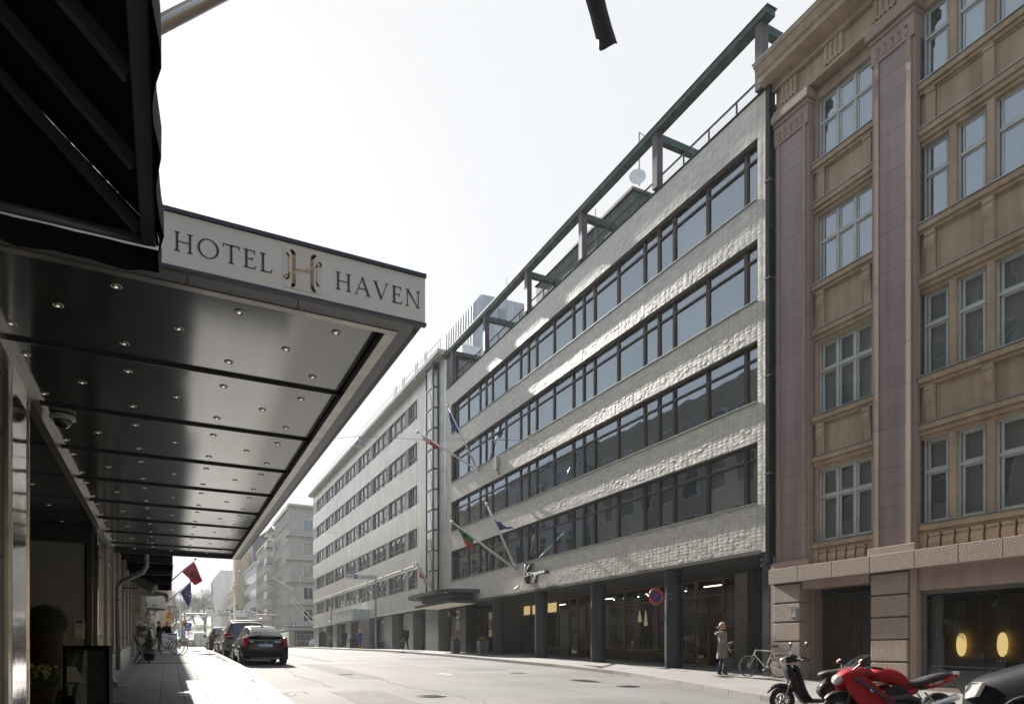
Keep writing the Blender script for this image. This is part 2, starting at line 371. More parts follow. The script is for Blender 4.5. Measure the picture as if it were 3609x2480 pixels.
for nm, a, b, x1 in (('near', -15, 89.4, 22.5), ('far', 107.8, 300, 24)):
    mb = MB(); y = a
    while y < b:
        e = min(b, y+1.5); mb.quad((KR(y)+.295, y, g(y)), (x1, y, g(y)), (x1, e, g(e)), (KR(e)+.295, e, g(e))); y = e
    obj('pavement_surface', mb, m_pave3, rp, fix=False)
# road details: round covers, worn dashes, a crack
def on_road(px, py, cross=0):
    zc = 20
    for _ in range(40):
        p = PT(px, py, zc); zt = gr(p.y); zc *= (zt / p.z) if p.z < -.01 and zt < 0 else 1
    p.z = gr(p.y) + .004; return p
def bearing(px, py):
    lo, hi = 4, 80
    for _ in range(50):
        zc = (lo+hi)/2; p = PT(px, py, zc)
        if p.z > gr(p.y): lo = zc
        else: hi = zc
    return Vector((p.x, p.y, gr(p.y)))
for i, (px, py) in enumerate(((1822, 2370), (2211, 2417), (1215, 2375), (1517, 2451))):
    p = bearing(px, py); t = MB(); t.lathe([(.33, 0), (.33, .006), (.3, .008), (.29, .005), (.01, .006)], p, 26)
    for k in range(-3, 4): t.box(p.x-.2, p.x+.2, p.y+k*.07-.012, p.y+k*.07+.012, p.z+.004, p.z+.011)
    o = obj('manhole_cover', t, m_dkgrey if i else m_grey, None)
    tag(o, ('round iron manhole cover in the road in front of the jewellery shop columns', 'round iron manhole cover in the road nearest the right kerb', 'round manhole cover in the road behind the black hatchback', 'round manhole cover at the bottom middle of the road')[i], 'manhole cover', 'manhole covers in the road')
mk = MB()
for y0 in range(8, 60, 6):
    if y0 in (14, 26): continue
    mk.quad((7.9, y0, gr(y0)+.004), (8.0, y0, gr(y0)+.004), (8.0, y0+1.1, gr(y0+1.1)+.004), (7.9, y0+1.1, gr(y0+1.1)+.004))
struct('road_marking', mk, m_worn, fix=False)
m_patch = M('asphalt_patch', (.092, .090, .087), .9, var=.15, scale=3, bump=.4, bs=100)
m_tar = M('tar_crack', (.03, .03, .03), .9, var=.3)
pt = MB()
for x0, x1, y0, y1 in ((4.6, 5.5, 19, 27.5), (9.4, 11.0, 22, 24.2), (6.0, 6.5, 30, 47), (10.4, 12.6, 31, 33.5), (3.2, 4.3, 12, 15.2)):
    n = int((y1-y0)/.5)+1
    for i in range(n):
        a, b = y0+(y1-y0)*i/n, y0+(y1-y0)*(i+1)/n; w0 = .03*math.sin(i*1.7); w1 = .03*math.sin((i+1)*1.7)
        pt.quad((x0+w0, a, gr(a)+.004), (x1+w0, a, gr(a)+.004), (x1+w1, b, gr(b)+.004), (x0+w1, b, gr(b)+.004))
struct('asphalt_patches', pt, m_patch, kind='stuff', fix=False)
cr = MB()
for sd_, (x, y, n) in enumerate(((5.5, 12, 46), (8.9, 10, 60), (11.2, 14, 40), (7.2, 24, 50), (3.4, 16, 30))):
    r5 = random.Random(sd_+70)
    for _ in range(n):
        x2, y2 = x + r5.uniform(-.12, .12), y + r5.uniform(.3, .6); w_ = r5.uniform(.004, .014)
        cr.quad((x-w_, y, gr(y)+.007), (x+w_, y, gr(y)+.007), (x2+w_, y2, gr(y2)+.007), (x2-w_, y2, gr(y2)+.007)); x, y = x2, y2
struct('asphalt_cracks', cr, m_tar, kind='stuff', fix=False)
ck = MB()
for pts in (((1000, 2441), (1022, 2437), (1050, 2436), (1070, 2437), (1085, 2444)), ((1000, 2441), (1010, 2446), (1020, 2452), (1035, 2450), (1045, 2444))):
    q = [bearing(*p) + Vector((0,0,.004)) for p in pts]
    for a, b in zip(q, q[1:]):
        d = (b-a).normalized().cross(Vector((0,0,1))) * .022; ck.quad(a-d, b-d, b+d, a+d)
struct('road_crack', ck, m_tar, fix=False)
# the park hill at the end of the street
mb = MB(); NX, NY = 26, 22
for j in range(NY+1):
    for i in range(NX+1):
        x = -130 + 260*i/NX; y = 262 + 150*j/NY
        mb.v.append((x, y, g(y) + .35 + 2.2*math.exp(-((x-18)/26)**2)*min(1, j/8) + 1.0*math.sin(x*.08)*min(1, j/6)))
for j in range(NY):
    for i in range(NX): a = j*(NX+1)+i; mb.f.append((a, a+1, a+NX+2, a+NX+1)); mb.m.append(0)
struct('park_hill', mb, m_grass, smooth=True, fix=False)
mb = MB()
for j in range(NY):
    for q in range(1):
        def hh(x, y):
            jj = (y-262)/150*NY; return g(y) + .45 + 2.2*math.exp(-((x-18)/26)**2)*min(1, jj/8) + 1.0*math.sin(x*.08)*min(1, jj/6) + .12
        y0, y1 = 262 + 150*j/NY, 262 + 150*(j+1)/NY; xa = 6.5 - .015*(y0-262); xb = 6.5 - .015*(y1-262)
        mb.quad((xa, y0, hh(xa, y0)), (xa+4.5, y0, hh(xa+4.5, y0)), (xb+4.5, y1, hh(xb+4.5, y1)), (xb, y1, hh(xb, y1)))
struct('park_path', mb, m_path, fix=False)
# ================================================================ LEFT: HOTEL AND ITS CANOPY
m_sign = M('sign_face', (.85, .86, .86), .35, var=.04, scale=1.2)
m_navy = M('navy_trim', (.035, .045, .07), .35, var=.05)
m_letter = M('navy_lettering', (.03, .04, .06), .4, var=0)
m_soffit = M('gloss_soffit_panel', (.055, .058, .06), .13, m=.0, var=.06, bump=.10, bs=1.3, ior=3.3, rn=.05)
m_strip = M('aluminium_strip', (.5, .47, .43), .3, m=.8, var=.15, scale=6, bump=.1, bs=8)
m_cream = M('hotel_cream_stone', (.33, .30, .24), .6, var=.1, scale=3, bump=.15, bs=40)
m_wallgrey = M('grey_render', (.30, .30, .30), .55, var=.04)
m_canvas = M('dark_brown_canvas', (.010, .009, .011), .85, var=.15, scale=4, bump=.2, bs=6)
m_canvasin = M('dark_canvas_valance', (.014, .009, .009), .85, var=.15, scale=4, bump=.2, bs=6)
m_frame = M('awning_frame', (.19, .19, .20), .4, m=.3, var=.05)
m_marble = M('marble_plinth', (.36, .35, .33), .35, var=.12, scale=2, det=8)
m_gold1 = M('brown_gold_print', (.42, .27, .17), .4, var=0); m_gold2 = M('pale_gold_print', (.75, .58, .33), .4, var=0)
m_logobg = M('logo_ground', (.78, .78, .75), .3, var=.03)
m_lamp = M('lit_bulb', (.9, .85, .7), .3, var=0, emit=(1, .86, .58), es=.3)
SZ = 2.24
can = thing('hotel_canopy', 'large glossy hotel canopy over the pavement with HOTEL HAVEN on its white end sign', 'canopy', (0, 10, 2.2))
Y0c, Y1c, XR = 4.26, 17.0, 1.51
t = MB()
t.box(-1.1, XR-.02, Y0c+.03, Y1c, 2.30, 2.47)                          # body above the soffit
t.box(XR-.035, XR, Y0c+.03, Y1c, 2.17, 2.46)                           # right fascia
t.box(-1.1, XR-.036, Y1c-.05, Y1c+.001, 2.17, 2.3)
obj('canopy_body', t, m_dkgrey, can)
t = MB(); t.box(-1.1, XR, Y0c, Y0c+.028, 2.155, 2.46); obj('sign_panel', t, m_sign, can)
t = MB(); t.box(-1.1, XR+.006, Y0c-.012, Y0c+.03, 2.462, 2.485); t.box(-1.1, XR+.006, Y0c-.012, Y0c+.026, 2.145, 2.1625); t.box(-1.1, XR+.006, Y0c+.03, Y1c+.02, 2.4705, 2.487); obj('sign_trim', t, m_navy, can)
# under-lip: dark ledge behind the sign and along the street edge, then the bright strip
t = MB(); t.box(-1.1, XR-.037, Y0c+.031, Y0c+.2, 2.17, 2.2); obj('lip', t, m_frame, can)
t = MB(); t.box(1.39, XR-.037, Y0c+.202, Y1c-.052, 2.17, 2.2); obj('lip', t, m_frame, can)
t = MB(); t.box(-1.05, 1.388, Y0c+.202, Y0c+.26, 2.165, 2.24); obj('bright_strip', t, m_strip, can)
t = MB(); t.box(1.315, 1.388, Y0c+.262, Y1c-.052, 2.165, 2.24); obj('bright_strip', t, m_strip, can)
joints = [4.53, 5.93] + [5.93 + 1.43*k for k in range(1, 8)] + [16.94]
dl = MB(); dl.ring((0,0,.004), (0,0,1), .029, .005, 16, 5); dlm = dl.mesh('downlight', m_alu, smooth=True)
du = MB(); du.lathe([(.011, 0), (.008, .002), (.001, .003)], (0,0,-.002), 12); dum = du.mesh('bulb', m_lamp)
dh = MB(); dh.lathe([(.03, 0), (.028, .01)], (0,0,0), 14); dhm = dh.mesh('recess', m_black)
for i, (a, b) in enumerate(zip(joints, joints[1:])):
    xl = -1.02 if not (7.1 < b and (a+b)/2 < 14.1) else -3.4
    t = MB(); t.box(-1.02, 1.305, a+.019, b-.013, SZ, SZ+.02); obj('soffit_panel', t, m_soffit, can)
    if xl < -2:
        y0, y1 = max(a+.022, 7.12), min(b-.022, 14.06)
        t = MB(); t.box(-3.4, -1.10, y0, y1, SZ, SZ+.02); obj('soffit_panel', t, m_soffit, can)
    if i:
        t = MB(); t.box(-1.02, 1.31, a-.012, a-.002, SZ-.022, SZ+.01, 0); t.box(-1.02, 1.31, a-.001, a+.018, SZ-.016, SZ+.01, 1); obj('joint_bar', t, [m_dkgrey, m_strip], can)
    for dy, xs in ((.28, (-.95, -.28, .42, 1.05)), (.71, (-.63, .07, .78)), (1.14, (-.95, -.28, .42, 1.05))):
        if a + dy > b - .1: continue
        for x in xs:
            d = place(dlm, 'downlight', can, (x, a+dy, SZ-.006)); place(dum, 'bulb', d, (x, a+dy, SZ-.006))
    if xl < -2:
        for x in (-1.6, -2.3): d = place(dlm, 'downlight', can, (x, a+.7, SZ-.006)); place(dum, 'bulb', d, (x, a+.7, SZ-.006))
t = MB(); t.box(-1.1, -1.021, 4.5, Y1c-.052, 2.13, 2.24); obj('wall_strip', t, m_strip, can)
# engraved serif capitals of the sign
def serif(ch):
    P = []; W = {'H': .86, 'O': .98, 'T': .76, 'E': .62, 'L': .60, 'A': .86, 'V': .86, 'N': .90}[ch]
    def bar(x0, x1, y0, y1): P.append([(x0,y0),(x1,y0),(x1,y1),(x0,y1)])
    def stem(x, wd=.115, y0=0, y1=1, s=.085):
        bar(x, x+wd, y0+.03, y1-.03); P.append([(x-s, y0), (x+wd+s, y0), (x+wd+s, y0+.022), (x+wd, y0+.06), (x, y0+.06), (x-s, y0+.022)]); P.append([(x-s, y1), (x-s, y1-.022), (x, y1-.06), (x+wd, y1-.06), (x+wd+s, y1-.022), (x+wd+s, y1)])
    if ch == 'H': stem(.1, .10); stem(W-.2, .10); bar(.2, W-.2, .49, .53)
    if ch == 'T': stem(W/2-.055, .11, 0, .98); bar(.0, W, .95, .995); P.append([(0,.97),(0,.80),(.025,.80),(.06,.97)]); P.append([(W,.97),(W,.80),(W-.025,.80),(W-.06,.97)])
    if ch == 'E': stem(.1, .11); bar(.2, W-.08, .955, .995); bar(.2, W-.16, .50, .54); bar(.2, W-.04, .005, .05); P += [[(W-.12,.96),(W-.08,.80),(W-.055,.80),(W-.06,.99)], [(W-.10,.03),(W-.02,.20),(W,.20),(W-.04,0)], [(W-.18,.62),(W-.155,.62),(W-.155,.42),(W-.18,.42)]]
    if ch == 'L': stem(.1, .11); bar(.2, W-.04, .005, .05); P.append([(W-.12,.03),(W-.02,.22),(W,.22),(W-.04,0)])
    if ch == 'O':
        n = 30
        for k in range(n):
            q = []
            for a, (rx, ry, ox) in ((k, (.48, .515, 0)), (k+1, (.48, .515, 0)), (k+1, (.375, .475, 0)), (k, (.375, .475, 0))):
                th = 2*math.pi*a/n; q.append((W/2 + rx*math.cos(th), .5 + ry*math.sin(th)))
            P.append(q)
    if ch == 'A': P += [[(.08,.03),(.115,.03),(.46,1.0),(.42,1.02)], [(.38,1.02),(.47,1.04),(.83,.03),(.70,.03)], [(.2,.33),(.63,.33),(.61,.37),(.21,.37)], [(.0,0),(.2,0),(.2,.022),(0,.022)], [(.62,0),(.9,0),(.9,.022),(.62,.022)]]
    if ch == 'V': P += [[(.05,.97),(.18,.97),(.50,.06),(.43,-.03)], [(.74,.97),(.78,.97),(.45,-.03),(.42,.02)], [(-.03,1),(.26,1),(.26,.978),(-.03,.978)], [(.65,1),(.87,1),(.87,.978),(.65,.978)]]
    if ch == 'N': stem(.11, .045, 0, 1); stem(W-.16, .045, 0, 1); P.append([(.06,1.0),(.19,1.0),(W-.115,.0),(W-.135,-.03)])
    return P, W
def word(s, x0, x1, z0, h, lead=.16):
    ws = [serif(c)[1] for c in s]; tot = sum(ws) + lead*(len(s)-1); kx = (x1-x0)/tot; x = x0
    for c in s:
        P, W = serif(c); mb = MB()
        for p in P: mb.prism([(x + a*kx, Y0c-.001, z0 + b*h) for a, b in p][::1], (0, -.003, 0))
        obj('letter', mb, m_letter, can); x += (W+lead)*kx
word('HOTEL', .03, .555, 2.252, .108)
word('HAVEN', .925, 1.478, 2.252, .108)
t = MB(); t.box(.614, .845, Y0c-.003, Y0c, 2.192, 2.43); obj('logo_panel', t, m_logobg, can)
def ribbon(pts, wd, y, mat):
    mb = MB(); P = [Vector((x, y, z)) for x, z in pts]
    for i, (a, b) in enumerate(zip(P, P[1:])):
        d = (b-a).normalized(); n = Vector((-d.z, 0, d.x)) * wd/2; mb.quad(a-n-d*.002, b-n+d*.002, b+n+d*.002, a+n-d*.002)
    obj('logo_mark', mb, mat, can, fix=False)
def arc(cx, cz, r, a0, a1, n=8): return [(cx + r*math.cos(D2R(a0+(a1-a0)*k/n)), cz + r*math.sin(D2R(a0+(a1-a0)*k/n))) for k in range(n+1)]
bx_ = lambda x: .614 + x*.231; bz_ = lambda z: 2.192 + z*.238
def rb(pts, wd, y, mat): ribbon([(bx_(a), bz_(b)) for a, b in pts], wd, y, mat)
rb(arc(.20, .86, .08, 90, 0) + [(.28, .5), (.28, .18)] + arc(.22, .12, .06, 0, -90), .020, Y0c-.0045, m_gold1)
rb(arc(.84, .86, .10, 90, 180) + [(.74, .5), (.74, .18)] + arc(.83, .14, .09, 180, 270), .020, Y0c-.0045, m_gold1)
rb([(.28, .5), (.74, .5)], .007, Y0c-.0048, m_gold1)
rb(arc(.08, .78, .07, 90, 0) + [(.15, .5), (.15, .30)] + arc(.08, .28, .07, 0, -90) + [(.02, .24), (.06, .30), (.5, .50), (.92, .72)] + arc(.93, .76, .05, -60, 120) + [(.86, .72), (.86, .4)] + arc(.93, .28, .07, 180, 270), .010, Y0c-.0052, m_gold2)
# loose cable ties under the sign
for x in (.1, .72, 1.47):
    t = MB(); t.tube([(x, Y0c+.1, 2.17), (x+.006, Y0c+.1, 2.14), (x-.008, Y0c+.1, 2.12)], .0025, 4); t.tube([(x, Y0c+.1, 2.155), (x-.014, Y0c+.1, 2.13)], .002, 4); obj('cable_tie', t, m_black, can)
# dome camera under the soffit
dc = thing('dome_camera', 'white and smoked dome security camera under the hotel canopy ceiling', 'camera', (-1.35, 8.0, 2.2))
p = PT(220, 1488, (2.17*2406)/(2301-1488)); p = Vector((p.x, p.y, 2.2))
t = MB(); t.lathe([(.07, .035), (.105, .03), (.11, 0), (.085, -.012)], (p.x, p.y, 2.2), 24); obj('housing', t, M('camera_white', (.5,.5,.48), .4), dc, smooth=40)
t = MB(); t.ball((p.x, p.y, 2.19), .078, n=20, m=10); obj('dome', t, M('smoked_dome', (.03,.03,.035), .05, ior=1.8, var=0), dc, smooth=True)
# ---------------------------------------------------------------- the hotel itself
hot = thing('hotel_building', 'hotel facade under the canopy with chrome pillar, cream pilasters and recessed entrance', 'building', (-1.1, 14, -1))
FX = -1.1; gb = -2.0
t = MB()
t.box(-9, -3.45, -6, 30, gb, 19.5); t.box(-3.45, FX-.02, -6, 7.1, 2.62, 19.5); t.box(-3.45, FX-.02, 7.1, 14.1, 2.27, 19.5); t.box(-3.45, FX-.3, 14.26, 30, gb, 19.5)
t.box(FX-.3, FX-.02, 14.3, 30, 3.6, 19.5)
t.box(-3.45, FX-.35, -6, 6.3, gb, 2.6)
obj('wall', t, m_cream, hot)
# upper windows, seen only mirrored in the panes across the street
fw = MB(); fw.box(-.06, .0, -.75, .75, 0, 2.1, 0); fw.box(0, .05, -.65, -.03, .1, 1.3, 1); fw.box(0, .05, .03, .65, .1, 1.3, 1); fw.box(0, .05, -.65, .65, 1.42, 2.0, 1)
m_wfrm = M('white_window_frame', (.6,.6,.57), .5)
fwm = fw.mesh('upper_window', [m_wfrm, m_glassfar])
for k in range(5):
    for j in range(12): place(fwm, 'upper_window', hot, (FX+.0, -3 + 2.7*j, 4.4 + 3.1*k))
# recess end wall facing the camera
t = MB(); t.box(-3.45, FX-.085, 14.1, 14.25, gb, 2.235); obj('recess_wall', t, m_wallgrey, hot)
t = MB(); t.box(-3.45, FX-.086, 14.02, 14.099, 1.93, 2.235); t.box(FX-.17, FX-.086, 14.05, 14.099, gb, 1.93); obj('recess_trim', t, m_dkgrey, hot)
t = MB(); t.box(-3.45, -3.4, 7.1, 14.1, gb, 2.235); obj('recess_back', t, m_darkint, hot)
ic = thing('intercom', 'beige door intercom panel on the grey wall of the hotel entrance', 'intercom', (-1.25, 14.08, .5))
pa = PT(264, 2250, 12.03); pb = PT(301, 2179, 12.03)
t = MB(); t.box(pa.x, pb.x, 14.06, 14.098, pa.z, pb.z); obj('case', t, M('intercom_beige', (.42,.40,.34), .4, m=.2), ic, bevel=.004)
dx, dz = pb.x-pa.x, pb.z-pa.z
t = MB(); t.box(pa.x+.2*dx, pa.x+.78*dx, 14.054, 14.0595, pa.z+.78*dz, pa.z+.9*dz); obj('screen', t, m_black, ic)
t = MB(); t.box(pa.x+.22*dx, pa.x+.75*dx, 14.054, 14.0595, pa.z+.47*dz, pa.z+.62*dz); obj('speaker_grille', t, m_grey, ic)
for k in range(4): t = MB(); t.box(pa.x+(.2+.15*k)*dx, pa.x+(.3+.15*k)*dx, 14.054, 14.0595, pa.z+.1*dz, pa.z+.14*dz); obj('button', t, m_dkgrey, ic)
# chrome pillar and its granite jamb
t = MB(); t.box(FX-.25, FX+.035, 6.42, 7.05, gb, 2.13, 0)
obj('chrome_pillar', t, m_chrome, hot, bevel=.006)
t = MB(); t.box(FX-.25, FX+.03, 6.30, 6.415, gb, 2.3); obj('pillar_edge', t, m_strip, hot)
t = MB(); t.box(-1.18, FX+.045, 7.052, 7.09, gb, 2.13); obj('pillar_edge', t, m_strip, hot)
m_darkgran = M('dark_granite', (.05, .044, .038), .5, var=.35, scale=60, det=6, bump=.1)
z = gb
while z < 2.6:
    t = MB(); t.box(FX-.3, FX+.005, 5.3, 6.29, z+.005, min(2.6, z+.9)); obj('granite_block', t, m_darkgran, hot); z += .905
t = MB(); t.box(FX-.08, FX+.02, 4.6, 5.29, 1.95, 2.14); t.box(FX-.34, FX-.3, 4.6, 5.29, gb, 1.95); obj('door_head', t, m_dkgrey, hot)
# facade bays past the recess: plinth slabs, cream pilasters, tall dark windows with light bars
y = 14.25
t = MB(); t.box(FX-.2, FX-.005, 14.1, 14.28, gb, 2.13); obj('chrome_pilaster', t, m_chrome, hot)
bays = [(14.3, 16.0), (16.35, 18.0), (18.35, 20.0), (20.35, 22.1), (22.45, 24.2), (24.6, 26.3), (26.7, 28.6)]
for a, b in bays:
    gz = g(a)
    t = MB(); t.box(FX-.14, FX-.12, a, b, gz+.7, 2.9); obj('window_pane', t, m_glassfar, hot)
    t = MB()
    for q in (a, (a+b)/2-.03, b-.06): t.box(FX-.12, FX-.05, q, q+.06, gz+.7, 2.9)
    for zz in (gz+.68, 1.9, .35): t.box(FX-.12, FX-.045, a+.001, b-.001, zz, zz+.06)
    obj('window_frame', t, m_alu, hot)
    t = MB(); t.box(FX-.2, FX+.01, b+.004, b+.34, g(b)+.6, 3.6); obj('pilaster', t, m_cream, hot, bevel=.01)
    n = 3
    for k in range(n):
        t = MB(); q = a+(b+.35-a)*k/n; t.box(FX-.2, FX+.03, q+.004, q+(b+.35-a)/n-.004, gz-.5, gz+.38); obj('plinth_slab', t, m_marble, hot)
    t = MB(); t.box(FX-.2, FX+.04, a, b+.35, gz+.385, gz+.68); obj('plinth_slab', t, m_marble, hot)
t = MB(); t.box(FX-.2, FX+.01, 14.3, 28.95, 2.9, 3.6); obj('lintel', t, m_cream, hot)
m_pap = M('paper_notice', (.55,.55,.52), .7, var=.1)
for y_, z_ in ((16.15, .35), (18.15, .2), (20.1, .35)):
    t = MB(); t.box(FX+.011, FX+.017, y_-.12, y_+.12, z_-.18, z_+.25); obj('notice', t, m_pap, hot)
# downpipe with its swan neck
dp = thing('downpipe', 'steel downpipe running down the cream hotel wall with a bent neck', 'pipe', (-.98, 17.6, 0))
t = MB(); t.tube([(-.42, 17.3, 2.35), (-.42, 17.3, 1.95), (-.5, 17.4, 1.82), (-.93, 17.75, 1.62), (-1.0, 17.8, 1.5), (-1.0, 17.8, g(17.8)+.25)], .05, 12); obj('pipe', t, m_grey, dp, smooth=True)
for z_ in (1.2, .1): t = MB(); t.ring((-1.0, 17.8, z_), (0,0,1), .052, .01, 16); obj('clamp', t, m_dkgrey, dp)
p0 = PT(400, 2418, 13.2)
dq = thing('downpipe', 'slanting steel spout sticking out low behind the lamp poster stand', 'pipe', (p0.x-.2, p0.y, p0.z))
t = MB(); a_ = PT(372, 2355, 13.4); b_ = PT(403, 2410, 13.0); t.tube([(a_.x-.12, a_.y+.1, a_.z+.12), a_, b_], .055, 14, cap=False); t.tube([b_ - (b_-a_).normalized()*.01, b_ - (b_-a_).normalized()*.02], .05, 12); obj('spout', t, m_grey, dq, smooth=40)
# ---------------------------------------------------------------- awnings
def wavy(mb, P, Q, n, amp, mi=0):        # cloth sheet between edges P->Q with sag
    pass
def awning(label, ya, yb, xf, zf, ztop, xw=-1.1, val=.26, nr=5, grp='dark awnings along the hotel wall', side=True):
    a = thing('awning', label, 'awning', (xf, (ya+yb)/2, zf), 0, grp)
    mb = MB(); n = 40; rr = random.Random(int(ya*10))
    rows = []
    for i in range(n+1):
        y = ya + (yb-ya)*i/n; s = .008*math.sin(i*1.1) + rr.uniform(-.004, .004)
        rows.append([(xw, y, ztop), (xw*.5+xf*.5, y, (ztop+zf)/2+.045+s*.5), (xf+.035+s*.4, y, zf+.05), (xf+.05+s, y, zf-.02), (xf+.045+s*1.6, y, zf-val)])
    for r_ in rows: mb.v += r_
    for i in range(n):
        for k in range(4): q = i*5+k; mb.f.append((q, q+1, q+6, q+5)); mb.m.append(0)
    obj('canvas', mb, m_canvas, a, smooth=50, fix=False)
    for ye, nm in ((ya, -1), (yb, 1)):     # end cheeks and their valance
        mb = MB(); mb.v = [(xw, ye, ztop), (xf+.035, ye, zf+.05), (xf+.04, ye, zf-.0), (xw, ye, zf-.0)]; mb.f = [(0,1,2,3)]; mb.m = [0]
        o = obj('end_panel', mb, m_canvas, a, fix=False)
        mb = MB(); m = 16
        for i in range(m+1):
            x = xw + (xf+.04-xw)*i/m; s = .010*math.sin(i*2.1+ye); mb.v += [(x, ye+.004+s*.3, zf-.02), (x, ye+.006+s, zf-val+.008*math.sin(i*1.3))]
        for i in range(m): q = i*2; mb.f.append((q, q+1, q+3, q+2)); mb.m.append(0)
        obj('valance', mb, m_canvasin, a, fix=False)
        t = MB(); t.tube([(xw, ye-.02*nm, zf), (xf, ye-.02*nm, zf)], .022, 8); obj('end_bar', t, m_frame, a, smooth=True)
    t = MB(); t.box(xf-.03, xf+.03, ya+.03, yb-.03, zf-.03, zf+.03); obj('front_bar', t, m_frame, a, bevel=.008)
    for k in range(nr):
        y = yb - .06 - (yb-ya-.12)*k/(nr-1); t = MB(); dv = Vector((xw-xf, 0, ztop-zf)).normalized()
        u = dv * (Vector((xw-xf, 0, ztop-zf)).length/2-.05); c = Vector(((xw+xf)/2, y, (zf+ztop)/2 - .02)); nrm = dv.cross(Vector((0,1,0))).normalized()
        t.obox(c, u, (0,.02,0), nrm*.025); obj('rib', t, m_frame, a, bevel=.006)
    return a
zb = 2.0 * .93
awning('big black canvas awning overhead at the left edge, seen from below', .2, 3.5, -.075, 1.853, 2.87, nr=8, val=.13, grp=None)
for k, (yb, lb) in enumerate(((20.1, 'nearest of the four dark awnings seen beyond the canopy end'), (23.7, 'second of the four dark awnings past the canopy, with a heater below'), (27.2, 'third dark awning past the canopy'), (30.7, 'farthest and lowest looking of the four dark awnings, above the white dome awning'))):
    z1 = 2.78
    awning(lb, yb-2.6, yb, .07, z1, z1+.95, nr=4, val=.26)
ht = thing('patio_heater', 'black wall-mounted strip heater under the second dark awning', 'heater', (-.75, 21.5, 2.0))
t = MB(); c = Vector((-.62, 21.6, 1.95)); t.obox(c, (.28, .1, -.16), (.02,.35,0), (.05,0,.09)); obj('heater_body', t, m_black, ht, bevel=.01)
t = MB(); t.tube([(-1.1, 21.6, 1.8), (-.75, 21.6, 1.8), (-.68, 21.6, 1.9)], .02, 8); obj('bracket', t, m_dkgrey, ht)
# flagpole above the canopy with the furled dark flag whose tail hangs into view
fp = thing('flagpole', 'brushed steel flagpole slanting up out of the frame beside the black awning', 'flagpole', (-1.1, 4.5, 2.6))
A_ = Vector((-1.1, 4.5, 2.62)); B_ = Vector((3.02, 4.5, 6.73)); t = MB(); t.tube([A_, A_.lerp(B_, .37), A_.lerp(B_, .371), B_], [.042, .042, .036, .03], 16); obj('pole', t, m_alu, fp, smooth=True)
t = MB(); q = A_.lerp(B_, .37); t.tube([q-(B_-A_)*.004, q+(B_-A_)*.008], .046, 16); obj('collar', t, m_grey, fp, smooth=40)
t = MB(); t.tube([A_+Vector((.03,-.05,.02)), A_.lerp(B_, .3)+Vector((0,-.06,0)), B_], .004, 5); obj('halyard', t, m_white, fp)
m_flagd = M('dark_flag_cloth', (.06, .06, .075), .8, var=.15, bump=.2, bs=8)
def furled(name, label, top, ln, w0, w1, mat, grp=None, skew=0):
    mb = MB(); n, m = 14, 9
    for i in range(n+1):
        f = i/n; wd = w0 + (w1-w0)*f; z = top.z - ln*f
        for k in range(m+1):
            s = k/m - .5; mb.v.append((top.x + s*wd + skew*f - .22*math.sin(math.pi*f), top.y + .05*math.sin(s*8 + f*2.0) * (.6+.4*f), z + (.05*s if i == n else 0)))
    for i in range(n):
        for k in range(m): a = i*(m+1)+k; mb.f.append((a, a+1, a+m+2, a+m+1)); mb.m.append(0)
    o = obj(name, mb, mat, None, smooth=True, fix=False); return tag(o, label, 'flag', grp)
q = PT(2145, 160, 5.4)
furled('flag', 'dark furled flag tail hanging into the top of the frame', Vector((q.x-.08, 4.5, 6.7)), 6.7-q.z+.0, .16, .23, m_flagd, None, .06)
# ---------------------------------------------------------------- by the hotel wall: stand, planters
m_poster = M('poster_ground', (.11,.115,.13), .35, var=.3, scale=4)
ps = thing('poster_stand', 'black framed pavement poster stand showing a table lamp, beside the chrome pillar', 'poster stand', (0,0,0))
zc = 9.0; ua = Vector((CA, -SA, 0)); ub = Vector((0,0,1)); un = Vector((-SA, -CA, 0))
c0 = PT(222, 2273, zc); c1 = PT(387, 2275, zc); Wp = (c1-c0).dot(ua); Tz = c0.z; Bz = g(c0.y) + .04
def onst(a, b, d): return c0 + ua*a*Wp + Vector((0,0, -b*(Tz-Bz))) + un*d
t = MB(); cc = onst(.5, .5, -.035); t.obox(cc, ua*(Wp/2-.002), un*.028, Vector((0,0,(Tz-Bz)/2-.002))); obj('case', t, m_black, ps)
for a, b, c, d in ((0, .075, 0, 1), (.925, 1, 0, 1), (.0755, .9245, 0, .065), (.0755, .9245, .93, 1)):
    t = MB(); t.obox(onst((a+b)/2, (c+d)/2, 0), ua*Wp*(b-a)/2, un*.012, Vector((0,0,(Tz-Bz)*(d-c)/2))); obj('frame_bar', t, m_black, ps, bevel=.003)
def flat(nm, pts, d, mat):
    mb = MB(); mb.v = [tuple(onst(a, b, d)) for a, b in pts]; mb.f = [tuple(range(len(pts)))]; mb.m = [0]; obj(nm, mb, mat, ps, fix=False)
K = (Tz-Bz)
flat('poster', [(.076,.066),(.924,.066),(.924,.93),(.076,.93)], -.004, m_poster)
m_p = lambda n, c: M(n, c, .35, var=.12, scale=8)
hb = lambda y: (y-766)/3.99/ (2406/zc) / K       # picture rows of the photograph turned into heights on the poster
ax = lambda x: (x-885)/660
flat('poster_stripe', [(ax(1180),hb(815)),(ax(1222),hb(815)),(ax(1215),hb(1640)),(ax(1075),hb(1640)),(ax(1060),hb(1480)),(ax(1150),hb(1100))], -.003, m_p('stripe_print', (.5,.52,.58)))
flat('poster_curtain', [(ax(1080),hb(860)),(ax(1110),hb(850)),(ax(1090),hb(980)),(ax(1020),hb(1060)),(ax(975),hb(1060))], -.0025, m_p('curtain_print', (.3,.28,.24)))
flat('lamp_shade_print', [(ax(935),hb(1058)),(ax(1055),hb(1058)),(ax(1205),hb(1282)),(ax(935),hb(1282))], -.0015, m_p('shade_print', (.68,.68,.60)))
